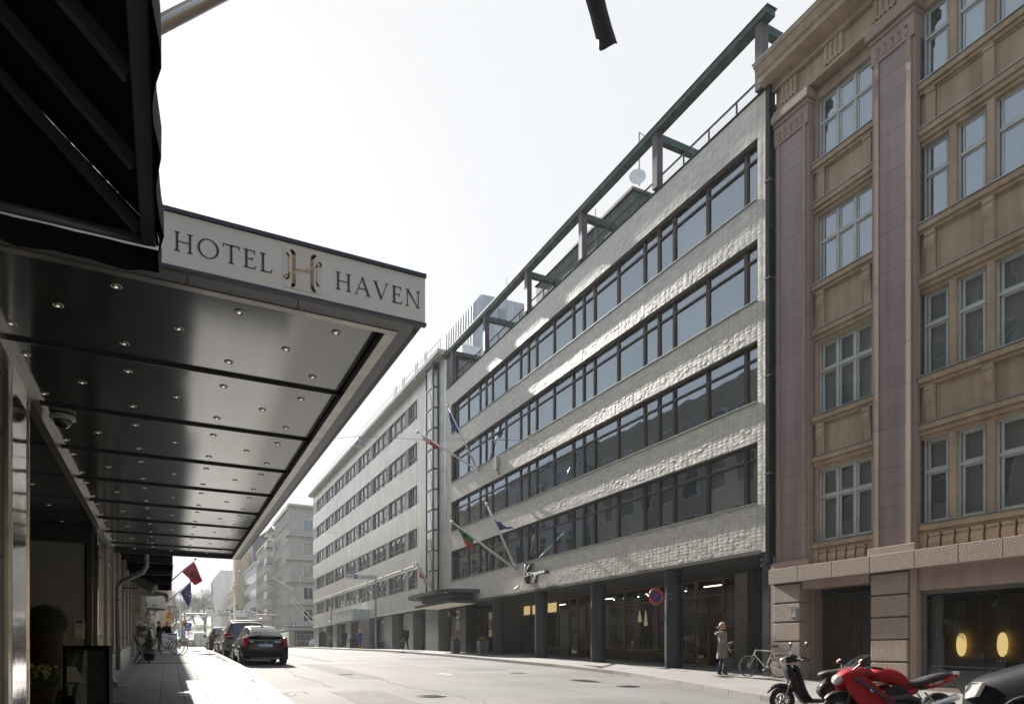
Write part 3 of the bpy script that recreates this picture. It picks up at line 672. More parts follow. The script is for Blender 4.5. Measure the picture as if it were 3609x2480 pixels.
flat('lamp_base_print', [(ax(935),hb(1312)),(ax(1052),hb(1312)),(ax(1040),hb(1338)),(ax(935),hb(1338))], -.001, m_p('base_print', (.55,.5,.43)))
flat('lamp_base_print', [(ax(952),hb(1345)),(ax(1018),hb(1345)),(ax(1000),hb(1440)),(ax(1030),hb(1470)),(ax(935),hb(1470)),(ax(968),hb(1440))], -.001, m_p('base_print2', (.5,.43,.34)))
flat('lamp_base_print', [(ax(1080),hb(1470)),(ax(1120),hb(1385)),(ax(1160),hb(1470)),(ax(1200),hb(1480)),(ax(1185),hb(1640)),(ax(1070),hb(1640)),(ax(1050),hb(1480))], -.0008, m_p('urn_print', (.42,.42,.42)))
flat('lamp_base_print', [(ax(935),hb(1475)),(ax(1040),hb(1475)),(ax(1045),hb(1640)),(ax(935),hb(1640))], -.0012, m_p('dark_print', (.02,.02,.022)))
g_ps = GL('poster_glass', 1.5, .9, .1)
t = MB(); t.obox(onst(.5, .5, .0), ua*Wp*.42, un*.0015, Vector((0,0,K*.43))); obj('cover_glass', t, g_ps, ps)
t = MB(); 
for s in (.12, .88): t.obox(onst(s, 1.0, -.03)+Vector((0,0,-.02)), ua*.03, un*.16, Vector((0,0,.02)))
obj('foot', t, m_black, ps)
m_wick = M('dark_ribbed_planter', (.045, .028, .022), .6, var=.2, scale=6)
m_box = M('boxwood_leaf', (.045, .06, .03), .7, var=.35, rn=0, scale=30)
m_leafd = M('dark_leaf', (.03, .045, .02), .8, var=.3, scale=30)
m_stem = M('green_stem', (.07, .12, .03), .7, var=.2, scale=20)
m_yel = M('yellow_petal', (.50, .36, .03), .6, var=.1); m_pale = M('pale_petal', (.42, .38, .22), .6, var=.1)
def leafball(mb, c, r, n, sz, rr, flat_=1, mi=0, inner=.82):
    c = Vector(c)
    for _ in range(n):
        d = Vector((rr.gauss(0,1), rr.gauss(0,1), rr.gauss(0,1))).normalized(); p = c + Vector((d.x, d.y, d.z*flat_))*r*rr.uniform(inner, 1.03)
        a = Vector((rr.gauss(0,1), rr.gauss(0,1), rr.gauss(0,1))).normalized(); b = a.cross(d).normalized(); s = sz*rr.uniform(.6, 1.3)
        mb.v += [tuple(p-a*s), tuple(p+b*s*.55), tuple(p+a*s), tuple(p-b*s*.55)]; k = len(mb.v); mb.f.append((k-4,k-3,k-2,k-1)); mb.m.append(mi)
def ribpot(nm, c, prof, par, mat, n=28, wob=.006, dzr=.045):
    z0, z1 = prof[0][1], prof[-1][1]; pr = []; z = z0
    while z < z1:
        for (ra, za), (rb_, zb_) in zip(prof, prof[1:]):
            if za <= z <= zb_: r = ra + (rb_-ra)*(z-za)/(zb_-za)
        pr += [(r-.004, z), (r+.006, z+dzr*.45), (r-.004, z+dzr*.9)]; z += dzr
    pr += [(prof[-1][0]-.02, z1), (prof[-1][0]-.03, z1-.03)]
    mb = MB(); c = Vector(c)
    for i, (r, z) in enumerate(pr):
        for k in range(n): a = 2*math.pi*k/n; mb.v.append(tuple(c + Vector((r*math.cos(a), r*math.sin(a), z + wob*math.sin(3*a+i*.7)+wob*.7*math.sin(7*a+i)))))
    for i in range(len(pr)-1):
        for k in range(n): mb.f.append((i*n+k, i*n+(k+1) % n, (i+1)*n+(k+1) % n, (i+1)*n+k)); mb.m.append(0)
    mb.f.append(tuple(range((len(pr)-1)*n, len(pr)*n))); mb.m.append(0)
    return obj(nm, mb, mat, par, fix=True)
cT = PT(158, 2227, 10.2); gz = g(cT.y)
tp = thing('topiary', 'clipped round boxwood ball in a tall ribbed dark planter by the hotel entrance', 'potted plant', (cT.x, cT.y, gz))
ribpot('planter', (cT.x, cT.y, gz), [(.17, 0), (.235, .7), (.265, cT.z-gz)], tp, m_wick)
t = MB(); leafball(t, (cT.x, cT.y, cT.z+.13), .285, 9000, .011, random.Random(3)); obj('foliage', t, m_box, tp, fix=False)
t = MB(); t.ball((cT.x, cT.y, cT.z+.13), .24, n=18, m=12); obj('inner_foliage', t, m_leafd, tp)
cD = PT(135, 2420, 9.0); gz = g(cD.y)
dfp = thing('daffodil_planter', 'low ribbed planter of yellow daffodils in front of the tall topiary', 'potted plant', (cD.x, cD.y, gz))
ribpot('planter', (cD.x, cD.y, gz), [(.14, 0), (.215, cD.z-gz)], dfp, m_wick)
def daff(par, c, r, n, hmin, hmax, seed=1, fs=.028, petal=None, cup=None, lab='flower'):
    rr = random.Random(seed); lv = MB(); fl = []
    for k in range(n*4):
        a = rr.uniform(0, 6.28); q = r*math.sqrt(rr.random()); b = Vector((c[0]+q*math.cos(a), c[1]+q*math.sin(a), c[2])); ln = rr.uniform(hmin, hmax)*.85
        tip = b + Vector((math.cos(a)*q*.5+rr.uniform(-.04,.04), math.sin(a)*q*.5+rr.uniform(-.04,.04), ln)); mid = b.lerp(tip, .5)+Vector((0,0,.02)); w_ = Vector((rr.uniform(-1,1), rr.uniform(-1,1), 0)).normalized()*.006
        lv.add([b-w_, b+w_, mid+w_, mid-w_, tip], [(0,1,2,3),(3,2,4)])
    obj('leaves', lv, m_stem, par, fix=False)
    for k in range(n):
        a = rr.uniform(0, 6.28); q = r*math.sqrt(rr.random()); b = Vector((c[0]+q*math.cos(a), c[1]+q*math.sin(a), c[2]))
        top = b + Vector((math.cos(a)*q*.45, math.sin(a)*q*.45, rr.uniform(hmin, hmax))); d = Vector((rr.uniform(-.7,1), rr.uniform(-1.2,-.1), rr.uniform(-.1,.4))).normalized()
        mb = MB(); mb.tube([b, b.lerp(top,.5)+Vector((0,0,.01)), top], .0025, 4, 2)
        u = d.cross(Vector((0,0,1))).normalized(); v = d.cross(u)
        for j in range(6):
            th = j*1.047; e = u*math.cos(th)+v*math.sin(th); f = u*math.cos(th+1.57)+v*math.sin(th+1.57)
            mb.add([top, top+e*fs*.6+f*fs*.3, top+e*fs*1.15-d*fs*.1, top+e*fs*.6-f*fs*.3], [(0,1,2,3)], 0)
        mb.tube([top, top+d*fs*.6], [fs*.22, fs*.34], 6, 1)
        obj(lab, mb, [petal or m_pale, cup or m_yel, m_stem], par, fix=False)
daff(dfp, (cD.x, cD.y, cD.z-.03), .17, 34, .16, .32, 5)
cB = PT(205, 2452, 9.5); gz = g(cB.y)
bb = thing('boxwood_bush', 'small dark boxwood ball half hidden behind the poster stand', 'bush', (cB.x, cB.y, gz))
t = MB(); leafball(t, (cB.x, cB.y, cB.z-.06), .17, 4000, .010, random.Random(8)); obj('foliage', t, m_box, bb, fix=False)
t = MB(); t.ball((cB.x, cB.y, cB.z-.06), .145, n=16, m=10); obj('inner_foliage', t, m_leafd, bb)
t = MB(); t.lathe([(.10, 0), (.13, cB.z-.18-gz)], (cB.x, cB.y, gz), 18); obj('pot', t, m_wick, bb)
# ---------------------------------------------------------------- the rough stone building with dome awnings
m_rough = M('rough_grey_stone', (.27, .245, .21), .9, var=.28, scale=3.5, bump=1.6, bs=9, rn=.12, det=8)
sb = thing('stone_building', 'old building with rough hewn grey stone ground floor beyond the hotel awnings', 'building', (-1.1, 36, 0))
t = MB(); t.box(-9, FX-.14, 30.05, 52, gb, 19.0); obj('wall', t, M('stone_house_wall', (.33,.29,.23), .8, var=.15, scale=1), sb)
rr = random.Random(4)
for r_ in range(9):
    y = 29.0 + (.4 if r_ % 2 else 0)
    while y < 51.5:
        L = rr.uniform(.6, 1.05); z = -.5 + r_*.42; pr = rr.uniform(.0, .09)
        mb = MB(); x0 = FX-.16; a, b, c, d = y+.012, min(52, y+L)-.012, z+.01, z+.41
        mb.v = [(x0,a,c),(x0,b,c),(x0,b,d),(x0,a,d),(FX-.03,a,c),(FX-.03,b,c),(FX-.03,b,d),(FX-.03,a,d)]
        for u_, v_ in ((.25,.3),(.7,.25),(.75,.7),(.3,.75)): mb.v.append((FX+pr+rr.uniform(.0,.06), a+(b-a)*(u_+rr.uniform(-.1,.1)), c+(d-c)*(v_+rr.uniform(-.1,.1))))
        mb.f = [(0,1,5,4),(1,2,6,5),(2,3,7,6),(3,0,4,7),(4,5,9,8),(5,6,10,9),(6,7,11,10),(7,4,8,11),(8,9,10,11)]; mb.m = [0]*9
        obj('stone', mb, m_rough, sb); y += L
for k in range(4):
    for j in range(8): place(fwm, 'upper_window', sb, (FX-.08, 31.5 + 2.65*j, 4.6 + 3.5*k))
for j in range(9):
    yb = 29.9 + 2.65*j
m_domec = M('white_awning_cloth', (.60,.58,.54), .75, var=.06, scale=5)
def dome(label, y0, y1, xo, z0, h, words=None):
    a = thing('dome_awning', label, 'awning', (FX, (y0+y1)/2, z0), 0, 'white dome awnings on the stone building')
    mb = MB(); n, m = 12, 7; yc = (y0+y1)/2
    for i in range(n+1):
        th = math.pi*i/n
        for k in range(m+1):
            ph = math.pi/2*k/m; mb.v.append((FX + .03 + (xo-FX)*math.sin(th)*math.cos(ph), yc - (y1-y0)/2*math.cos(th)*(math.cos(ph)), z0+.2 + h*math.sin(ph)))
    for i in range(n):
        for k in range(m): q = i*(m+1)+k; mb.f.append((q, q+m+1, q+m+2, q+1)); mb.m.append(0)
    obj('cloth', mb, m_domec, a, fix=False)
    mb = MB()
    for i in range(n+1):
        th = math.pi*i/n; x, y = FX + .03 + (xo-FX)*math.sin(th), yc - (y1-y0)/2*math.cos(th); mb.v += [(x, y, z0+.2), (x, y, z0 + .015*(i % 2))]
    for i in range(n): q = 2*i; mb.f.append((q, q+1, q+3, q+2)); mb.m.append(0)
    obj('valance', mb, m_domec, a, fix=False)
    if words:
        for tx, u0, wd, zz in words: text(tx, a, (FX+.25+u0, y0-.02+.0, zz), (1,0,0), (0,0,1), .13, m_black, wd, ext=.03)
    return a
dome('white dome awning lettered PARTURI on the rough stone building', 30.3, 33.4, -.02, 2.45, 1.0)
dome('smaller white dome awning farther along behind the PARTURI one', 41.5, 44.5, -.1, 2.45, 1.15)
pz = bpy.data.objects['dome_awning']
text('PARTURI', pz, (-.98, 30.2, 2.48), (.7, .47, 0), (0,0,1), .11, m_black, .52, ext=.02)
text('OZ', bpy.data.objects['dome_awning.001'], (-.75, 41.45, 2.5), (.7,.5,0), (0,0,1), .15, m_dkgrey, .3, ext=.02)
# other left-hand houses, mostly seen in reflections and beyond the flags
def housebox(label, x0, x1, y0, y1, h, col, wins, face=FX, nm='house', roof=None, grp=None):
    a = thing(nm, label, 'building', (x1, (y0+y1)/2, g(y0)), 0, grp)
    t = MB(); t.box(x0, x1, y0, y1, gb, h); obj('wall', t, col, a)
    t = MB(); t.box(x0, x1+.25, y0-.1, y1+.1, h+.002, h+.35); obj('cornice', t, col, a)
    return a
m_ochre = M('ochre_render', (.50, .36, .20), .8, var=.1, scale=.5, streak=.15)
m_yellow = M('yellow_render', (.52, .44, .27), .8, var=.1, scale=.3, streak=.12)
m_palegr = M('pale_render', (.42, .41, .38), .8, var=.1, scale=.3)
for lb, y0, y1, h, col in (('pale plastered house beyond the stone building on the left', 52.3, 70, 19, m_palegr), ('ochre house before the left side street', 70.3, 88.7, 18.5, m_yellow), ('long pale house after the left side street', 104.5, 150, 18, m_palegr)):
    a = housebox(lb, -9, FX-.1 if y0 < 104 else FX, y0, y1, h, col, None)
    y = y0 + 1.5
    while y < y1-1 and y0 < 100:
        for k in range(6): place(fwm, 'window', a, (FX-.1, y, .9+3*k))
        y += 2.7
a = housebox('narrow ochre house front sticking out at the far left end of the street', -9, .87, 165, 210, 19, m_ochre, None)

for lb, x0, x1, y0, y1, h, col in (('pale house behind the photographer on the left side', -12, FX, -58, -6.1, 19, m_palegr), ('ochre house behind the photographer on the right side', 17, 30, -58, -2.1, 19, m_ochre), ('yellow block closing the street far behind the photographer', -30, 45, -95, -80, 20, m_yellow)):
    a = housebox(lb, x0, x1, y0, y1, h, col, None)
# ================================================================ RIGHT: TILE-CLAD OFFICE BUILDING
WX_ = 16.6
m_tile = M('glazed_tile', (.60, .58, .53), .45, var=.13, scale=2.0, bump=.25, bs=28, rn=.09, stretch=(1, 1, 3), ior=1.55)
m_tilej = M('tile_mortar', (.13, .125, .115), .85, var=.1)
m_brown = M('brown_window_frame', (.055, .038, .03), .45, var=.12)
m_blind = WV('venetian_blind', (.36, .36, .34), (.16, .16, .16), 18, 'Z', .6)
m_curt = WV('hanging_curtain', (.30, .30, .29), (.20, .20, .20), 5, 'Y', .9)
m_screen = M('dark_window_screen', (.05, .05, .052), .8, var=.15, rn=.4)
m_cream2 = M('closed_cream_blind', (.50, .48, .40), .8, var=.05)
m_room = M('room_behind_glass', (.10, .10, .105), .9, var=.15, rn=.3)
m_cop = M('green_copper', (.045, .085, .072), .65, var=.3, scale=3, det=6, streak=.4)
m_post = M('brown_purple_steel', (.07, .053, .056), .5, var=.1)
m_glassb = GL('tile_building_glass', 3.5, .8, .2, tone=(.72, .86, 1))
m_sill = M('sill_flashing', (.30, .36, .33), .4, m=.3, var=.1)
m_ceil = M('board_ceiling', (.10, .095, .085), .75, var=.1, stretch=(8, .3, 1))
m_colm = M('blue_black_column', (.022, .026, .034), .5, var=.1, bump=.15, bs=90)
tb = thing('tile_clad_building', 'office building clad in glazed grey tiles with four long brown window bands, number 22', 'building', (16.6, 29, 0))
YA, YB = 15.32, 42.6
ROWS = [(16.25, 14.32), (13.07, 11.15), (9.88, 7.95), (6.67, 4.74)]
ZB, ZT = 3.16, 17.5
XF = WX_
t = MB()   # core and reveals behind the tile skin
bands = [(ZB, ROWS[3][1]), (ROWS[3][0], ROWS[2][1]), (ROWS[2][0], ROWS[1][1]), (ROWS[1][0], ROWS[0][1]), (ROWS[0][0], ZT)]
for a, b in bands: t.box(XF+.02, XF+.30, YA+.005, YB-.005, a, b)
for a, b in ROWS:
    t.box(XF+.02, XF+.30, YA+.005, 15.75, b+.001, a-.001); t.box(XF+.02, XF+.30, 41.76, YB-.005, b+.001, a-.001)
t.box(XF+.6, 27, YA+.3, YB-.3, ZB+.1, ZT-.05); t.box(XF+.021, XF+.299, YA+.01, YB-.01, ZT, ZT+.04)
obj('wall', t, m_tilej, tb)
# tiles
TW, TH = .246, .118
tmesh = []
for k in range(10):
    rr = random.Random(100+k); mb = MB(); y, z = TW/2-.0035, TH/2-.003; q = [rr.uniform(0, .0045) for _ in range(4)]
    mb.v = [(0,-y,-z),(0,y,-z),(0,y,z),(0,-y,z)] + [(-.003-q[0],-y,-z),(-.003-q[1],y,-z),(-.003-q[2],y,z),(-.003-q[3],-y,z)] + [(-.007-(q[0]+q[3])/2+rr.uniform(-.002,.003),-y*.15+rr.uniform(-.03,.03),rr.uniform(-.02,.02))]
    mb.f = [(0,1,5,4),(1,2,6,5),(2,3,7,6),(3,0,4,7),(4,5,8),(5,6,8),(6,7,8),(7,4,8)]; mb.m = [0]*8
    tmesh.append(mb)
tobj = [mb.mesh('tile', m_tile) for mb in tmesh]
stuffv = []
def seamgap(y): return False
cands = []
def addtiles(y0, y1, z0, z1, inset=0):
    nz = max(1, round((z1-z0)/TH)); hz = (z1-z0)/nz; ny = max(1, round((y1-y0)/TW)); wy = (y1-y0)/ny
    for i in range(ny):
        for j in range(nz):
            cands.append((y0+(i+.5)*wy, z0+(j+.5)*hz, wy/TW, hz/TH))
for a, b in bands: addtiles(15.76, YB, a, b); addtiles(YA, 15.755, a, b)
for a, b in ROWS: addtiles(YA, 15.735, b, a); addtiles(41.78, YB, b, a)
cands.sort(key=lambda c: (c[0]*.8928+7.5)**2 + c[1]**2*0)
vis = cands
acc = MB(); rr = random.Random(9)
for n_, (y, z, sy, sz) in enumerate(vis):
    k = rr.randrange(10)
    if n_ < 300: place(tobj[k], 'tile', tb, (XF+.02, y, z), (rr.uniform(-.006,.006), 0, 0), (1, sy*.995, sz*.995))
    else:
        m_ = tmesh[k]; base = len(acc.v); off = OFF['tile_clad_building']
        seam = .004 if int((y-15.4)/1.74) != int((y-15.4+TW*.55)/1.74) else 0
        fl = rr.choice((1, -1)); fz = rr.choice((1, -1)); d = rr.uniform(-.003, .003)
        for v in m_.v: acc.v.append((XF+.02+v[0]+(d if v[0] else 0), y+v[1]*sy*fl*(1 if not seam else .97), z+v[2]*sz*fz))
        for f in m_.f[4 if False else 0:]: acc.f.append(tuple(i+base for i in f)); acc.m.append(0)
me_ = obj('wall_tiles', acc, m_tile, tb, kind='stuff', fix=True)
# windows
def windowmesh(w_, h, half=False):
    f = MB(); x0, x1 = -.06, .06; tr = h - .52
    f.box(x0, x1, 0, .05, 0, h); f.box(x0, x1, w_-.05, w_, 0, h); f.box(x0+.002, x1-.002, .051, w_-.051, 0, .055); f.box(x0+.002, x1-.002, .051, w_-.051, h-.055, h); f.box(x0-.004, x1, .051, w_-.051, tr, tr+.055)
    for a, b in ((.056, tr), (tr+.056, h-.056)):
        f.box(x0+.02, x0+.05, .052, .085, a, b); f.box(x0+.02, x0+.05, w_-.085, w_-.052, a, b)
    p = MB(); p.box(.0, .006, .086, w_-.086, .056, tr-.001); p.box(.0, .006, .086, w_-.086, tr+.056, h-.056)
    return f.mesh('frame', m_brown), p.mesh('pane', m_glassb)
edges = []; y = 15.76; seq = [.62] + [1.745, 1.745, .873, .873]*4 + [1.745, 1.745, .62]
for s in seq: edges.append((y, y+s)); y += s
sc_y = (41.77-15.76)/(y-15.76); edges = [(15.76+(a-15.76)*sc_y, 15.76+(b-15.76)*sc_y) for a, b in edges]
wm = {}
fills = [m_room, m_room, m_curt, m_blind, m_screen, m_cream2]
fm = {}
for ri, (zt, zb_) in enumerate(ROWS):
    h = zt - zb_
    for ci, (a, b) in enumerate(edges):
        w_ = b - a; key = (round(w_, 2), round(h, 2))
        if key not in wm: wm[key] = windowmesh(w_-.012, h)
        fo = place(wm[key][0], 'window', tb, (XF+.24, a+.006, zb_+.0))
        place(wm[key][1], 'pane', fo, (XF+.24, a+.006, zb_+.0))
        if ri < 2: mt = rr.choice([m_room, m_curt, m_room, m_curt, m_blind])
        elif ri == 2: mt = rr.choice([m_screen, m_screen, m_screen, m_blind if ci < 2 else m_screen])
        else: mt = m_cream2 if ci == 1 else (m_blind if ci in (0, 5, 6) else rr.choice([m_screen, m_screen, m_curt]))
        k2 = key + (mt.name,)
        if k2 not in fm: q = MB(); q.box(.07, .08, .04, w_-.052, .03, h-.03); fm[k2] = q.mesh('blind' if mt not in (m_room,) else 'curtain', mt)
        place(fm[k2], fm[k2].name.split('.')[0], fo, (XF+.24, a+.006, zb_+.0))
    t = MB(); t.box(XF-.045, XF+.18, 15.77, 41.76, zb_-.02, zb_+.006); obj('sill', t, m_sill, tb)
t = MB(); t.box(XF-.03, XF+.32, YA, YB, ZT+.041, ZT+.07); obj('parapet_cap', t, m_cop, tb)
# roof frame of green copper
PY = [15.42, 20.5, 25.71, 30.9, 36.1, 41.2]
t = MB(); t.box(16.38, 16.74, 15.15, 42.8, 19.62, 19.82); obj('roof_beam', t, m_cop, tb)
t = MB(); t.box(16.35, 16.78, 15.1, 42.85, 19.822, 19.85); obj('beam_cap', t, m_dkgrey, tb)
for i, y in enumerate(PY):
    t = MB(); t.box(16.44, 16.72, y-.02, y+.26, ZT+.07, 19.619); obj('roof_post', t, m_post, tb)
    t = MB(); t.box(16.742, 19.3, y, y+.24, 19.35, 19.615); obj('cross_beam', t, m_cop, tb)
t = MB(); t.tube([(16.82, 15.4, 18.22), (16.82, 42.5, 18.22)], .032, 8); obj('railing_handrail', t, m_dkgrey, tb)
for k in range(21): t = MB(); y = 15.5+1.3*k; t.box(16.8, 16.84, y, y+.05, ZT+.07, 18.2); obj('railing_post', t, m_dkgrey, tb)
for k in range(5): t = MB(); t.tube([(16.82, 15.4, ZT+.17+.12*k), (16.82, 42.5, ZT+.17+.12*k)], .006, 4); obj('railing_wire', t, m_grey, tb)
# penthouse, dish and mast on the roof
t = MB(); t.box(18.7, 24, 25.0, 34, 17.5, 20.8); obj('penthouse', t, m_cop, tb)
t = MB(); t.box(18.6, 24.1, 24.9, 34.1, 20.81, 20.95); obj('penthouse_cap', t, m_dkgrey, tb)
for y in (26, 28, 30, 32): t = MB(); t.box(18.66, 18.69, y, y+1.2, 18.6, 19.9); obj('penthouse_window', t, m_glassfar, tb)
dish = thing('satellite_dish', 'white satellite dish on a mast behind the copper roof frame', 'satellite dish', (18.9, 25.6, 20.9))
p = PT(2246, 622, 30.5)
t = MB(); t.tube([(p.x+.1, p.y, 20.9), (p.x+.1, p.y, PT(2249, 464, 30.5).z)], .035, 6); mt_ = PT(2249, 464, 30.5); t.tube([(p.x+.1, p.y, mt_.z), (p.x+.8, p.y-.1, mt_.z-.25)], .02, 5); obj('mast', t, m_grey, dish)
t = MB(); t.lathe([(.37, 0), (.25, -.05), (.1, -.075), (.01, -.08)], (0,0,0), 24)
o = obj('dish', t, m_white, None); o.parent = dish; off = OFF[dish.name]; o.location = (p.x-off[0], p.y-off[1], p.z-off[2]); o.rotation_euler = (D2R(85), 0, D2R(-35))
t = MB(); 
for k, (px, py) in enumerate(((2098, 735), (1785, 980))):
    q = PT(px, py, 33+k*12); t.tube([(q.x, q.y, 17.5), (q.x, q.y, q.z)], .02, 5)
o = obj('antenna', t, m_grey, tb)
# zinc plant room of the neighbour roof
zr = thing('zinc_roof_house', 'pale ribbed zinc clad plant room on the roof beyond the copper frame', 'roof structure', (19, 45, 20))
m_zinc = M('ribbed_zinc', (.48, .50, .50), .45, m=.3, var=.08, streak=.15)
t = MB(); t.prism([(18.9, 43.4, 19.5), (27, 43.4, 19.5), (27, 43.4, 25.2), (19.6, 43.4, 25.0), (19.0, 43.4, 24.2)], (0, 5.6, 0)); obj('walls', t, m_zinc, zr)
for k in range(12):
    y = 43.55 + k*.47; t = MB(); t.prism([(18.84, y, 19.6), (18.9, y, 19.6), (19.0, y, 24.2), (19.6, y, 25.02), (19.55, y, 25.07), (18.93, y, 24.24)], (0, .05, 0)); obj('rib', t, m_zinc, zr)
for x in (20.8, 22.6): t = MB(); t.box(x, x+.55, 43.34, 43.39, 23.6, 24.3); obj('vent', t, m_grey, zr)
t = MB(); t.box(18, 24, 43.3, 52, 19.2, 21.2); obj('lower_wall', t, m_white, zr)
for y_ in (44.4, 46.2): t = MB(); t.box(17.95, 17.995, y_, y_+1.2, 19.9, 20.9); obj('window', t, m_glassfar, zr)
# ---- arcade under the tile facade
SX = 20.3
t = MB(); t.box(XF+.001, SX+.3, YA+.3, YB, ZB-.03, ZB+.09); obj('arcade_ceiling', t, m_ceil, tb)
t = MB()
for k in range(24): t.box(XF+.1+k*.155, XF+.108+k*.155, YA+.4, YB-.1, ZB-.034, ZB-.028)
obj('ceiling_joints', t, m_black, tb)
for k, y in enumerate((18.2, 22.0, 27.5, 33.0)):
    t = MB(); t.box(18.2, 18.32, y, y+2.6, ZB-.05, ZB-.035); obj('ceiling_slot', t, m_dkgrey, tb)
for i, y in enumerate((20.18, 25.22, 30.34, 35.35)):
    t = MB(); t.lathe([(.325, g(y)-.3), (.325, ZB-.031)], (16.98, y, 0), 40); obj('column', t, m_colm, tb, smooth=40)
# shop front
m_bronze = M('bronze_plinth', (.085, .055, .032), .3, m=.5, var=.25, scale=.8, bump=.1, bs=2)
m_shopglass = GL('shop_glass', 1.75, .82, .12, .5)
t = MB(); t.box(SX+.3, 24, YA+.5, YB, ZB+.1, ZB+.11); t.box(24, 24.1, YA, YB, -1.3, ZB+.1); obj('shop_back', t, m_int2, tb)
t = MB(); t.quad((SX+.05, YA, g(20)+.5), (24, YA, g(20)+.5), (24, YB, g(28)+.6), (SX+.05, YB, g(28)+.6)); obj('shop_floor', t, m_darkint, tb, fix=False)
mull = [YP(px, SX) for px in (2604.7, 2551, 2452.7, 2403, 2316, 2202, 2120, 2066)]
shop = thing('shop_front', 'brass framed jewellery shop windows behind the dark columns', 'shop front', (SX, 27, 0))
def frame_between(par, y0, y1, zs, X=SX, th=.07, mat=m_brass, plinth=None, glass=m_shopglass, name='shop_window'):
    f = MB()
    f.box(X-.05, X+.05, y0, y0+th, zs[0], zs[-1]); f.box(X-.05, X+.05, y1-th, y1, zs[0], zs[-1])
    for z in zs: f.box(X-.048, X+.048, y0+th+.001, y1-th-.001, z-th/2, z+th/2)
    fo = obj(name, f, mat, par)
    for a, b in zip(zs, zs[1:]): q = MB(); q.box(X-.004, X+.004, y0+th, y1-th, a+th/2, b-th/2); obj('pane', q, glass, fo)
    if plinth is not None: q = MB(); q.box(X-.06, X+.06, y0+.003, y1-.003, plinth, zs[0]-th/2-.002); obj('plinth_panel', q, m_bronze, fo)
Ym = sorted(mull)
z_sill = -.02
frame_between(shop, Ym[0], Ym[1]-.002, [.15, 1.1, 1.84, 2.42, 3.08], plinth=g(20)-.3)
frame_between(shop, Ym[3], Ym[4]-.002, [.02, 2.42, 3.08], plinth=g(22)-.3)
frame_between(shop, Ym[2], Ym[3]-.002, [.02, 2.42, 3.08], plinth=g(22)-.3, name='side_window')
frame_between(shop, Ym[4], Ym[5]-.002, [.15, 2.42, 3.08], plinth=g(25)-.3)
frame_between(shop, Ym[5], Ym[6]-.002, [.25, 2.42, 3.08], plinth=g(28)-.3)
# doorway with the door standing ajar
frame_between(shop, Ym[1], Ym[2]-.002, [1.86, 2.42, 3.08], name='door_transom')
dyw = Ym[2]-Ym[1]
t = MB(); o_ = (SX-.05, Ym[2]-.08, 0)
for nm_, ang, base in (('door', 0, Ym[2]-dyw*.5), ('door_open', -38, Ym[1]+.08)):
    f = MB(); L_ = dyw*.46; z0, z1 = g(21)-.02, 1.82
    f.box(-.025, .025, 0, .08, z0, z1); f.box(-.025, .025, L_-.08, L_, z0, z1); f.box(-.024, .024, .081, L_-.081, z1-.1, z1); f.box(-.024, .024, .081, L_-.081, z0, z0+.35)
    me_d = f.mesh('door', m_brass); d = place(me_d, 'door', shop, (SX-.04, base, 0), (0, 0, D2R(ang)))
    p_ = MB(); p_.box(-.005, .005, .081, L_-.081, z0+.35, z1-.1); place(p_.mesh('pane', m_shopglass), 'pane', d, (SX-.04, base, 0))
    h_ = MB(); h_.box(-.07, -.04, L_*.7, L_*.9, .3, .75); place(h_.mesh('handle', M('door_handle_wood', (.33,.2,.09), .5)), 'handle', d, (SX-.04, base, 0))
t = MB(); t.box(SX-.25, SX+.3, YP(2650, SX), Ym[0]-.003, g(19)-.3, ZB-.03); obj('beige_pier', t, M('beige_pier', (.30,.28,.25), .7), shop)
gt = thing('gate', 'black vertical board gate at the right end of the arcade beside the granite house', 'gate', (SX-.2, 17.5, 0))
y0g, y1g = YA+.35, YP(2652, SX)-.02
k = 0; y = y0g
while y < y1g: t = MB(); t.box(SX-.22, SX-.18, y+.006, min(y1g, y+.16)-.006, g(18)-.25, ZB-.04); obj('board', t, m_dkgrey, gt); y += .16
for z_ in (.2, 1.35, 2.3): t = MB(); t.box(SX-.25, SX-.221, y0g, y1g, z_, z_+.06); obj('rail', t, m_black, gt)
t = MB(); t.box(XF+.1, SX, YA+.02, YA+.3, g(15)-.3, ZB-.03); obj('end_wall', t, m_dkgrey, tb)
# bay with warm lit transom and glazed doors farther left
m_warm = M('lit_warm_panel', (.8,.65,.35), .6, var=.05, emit=(1, .72, .32), es=.33)
bay = [(YP(1764, SX)-.1, YP(1803, SX)), (YP(1803, SX), YP(1834, SX)), (YP(1834, SX), YP(1916, SX)), (YP(1916, SX), YP(1966, SX)), (YP(1966, SX), YP(2006, SX))]
bwin = thing('shop_front', 'glazed brass framed bay with a warmly lit panel above, left of the jewellery shop', 'shop front', (SX, 36, 0))
Yb = [YP(px, SX) for px in (2008, 1966, 1916, 1872, 1834, 1803, 1770)]
for i, (a, b) in enumerate(zip(Yb, Yb[1:])):
    frame_between(bwin, a, b-.002, [.35, 2.35, 3.08], plinth=g(a)-.3)
t = MB(); t.box(SX+.12, SX+.16, Yb[1]+.1, Yb[4]-.1, 2.45, 3.0); obj('lit_panel', t, m_warm, bwin)
dd = thing('double_door', 'pair of dim glazed brass doors with square handles between the two shop fronts', 'door', (SX, 32.5, 0))
a, b = YP(2066, SX)+.03, YP(2010, SX); md = (a+b)/2
for q0, q1 in ((a, md-.003), (md+.003, b)):
    frame_between(dd, q0, q1, [g(32)+.1, 2.4, 3.08], name='door')
    t = MB(); yy = md-.16 if q0 == a else md+.04; t.box(SX-.12, SX-.06, yy, yy+.12, .55, 1.05); obj('handle', t, M('handle_wood', (.30,.18,.08), .5), dd)
m_tubel = M('ceiling_tube', (1,.9,.7), .4, var=0, emit=(1,.84,.6), es=2.2)
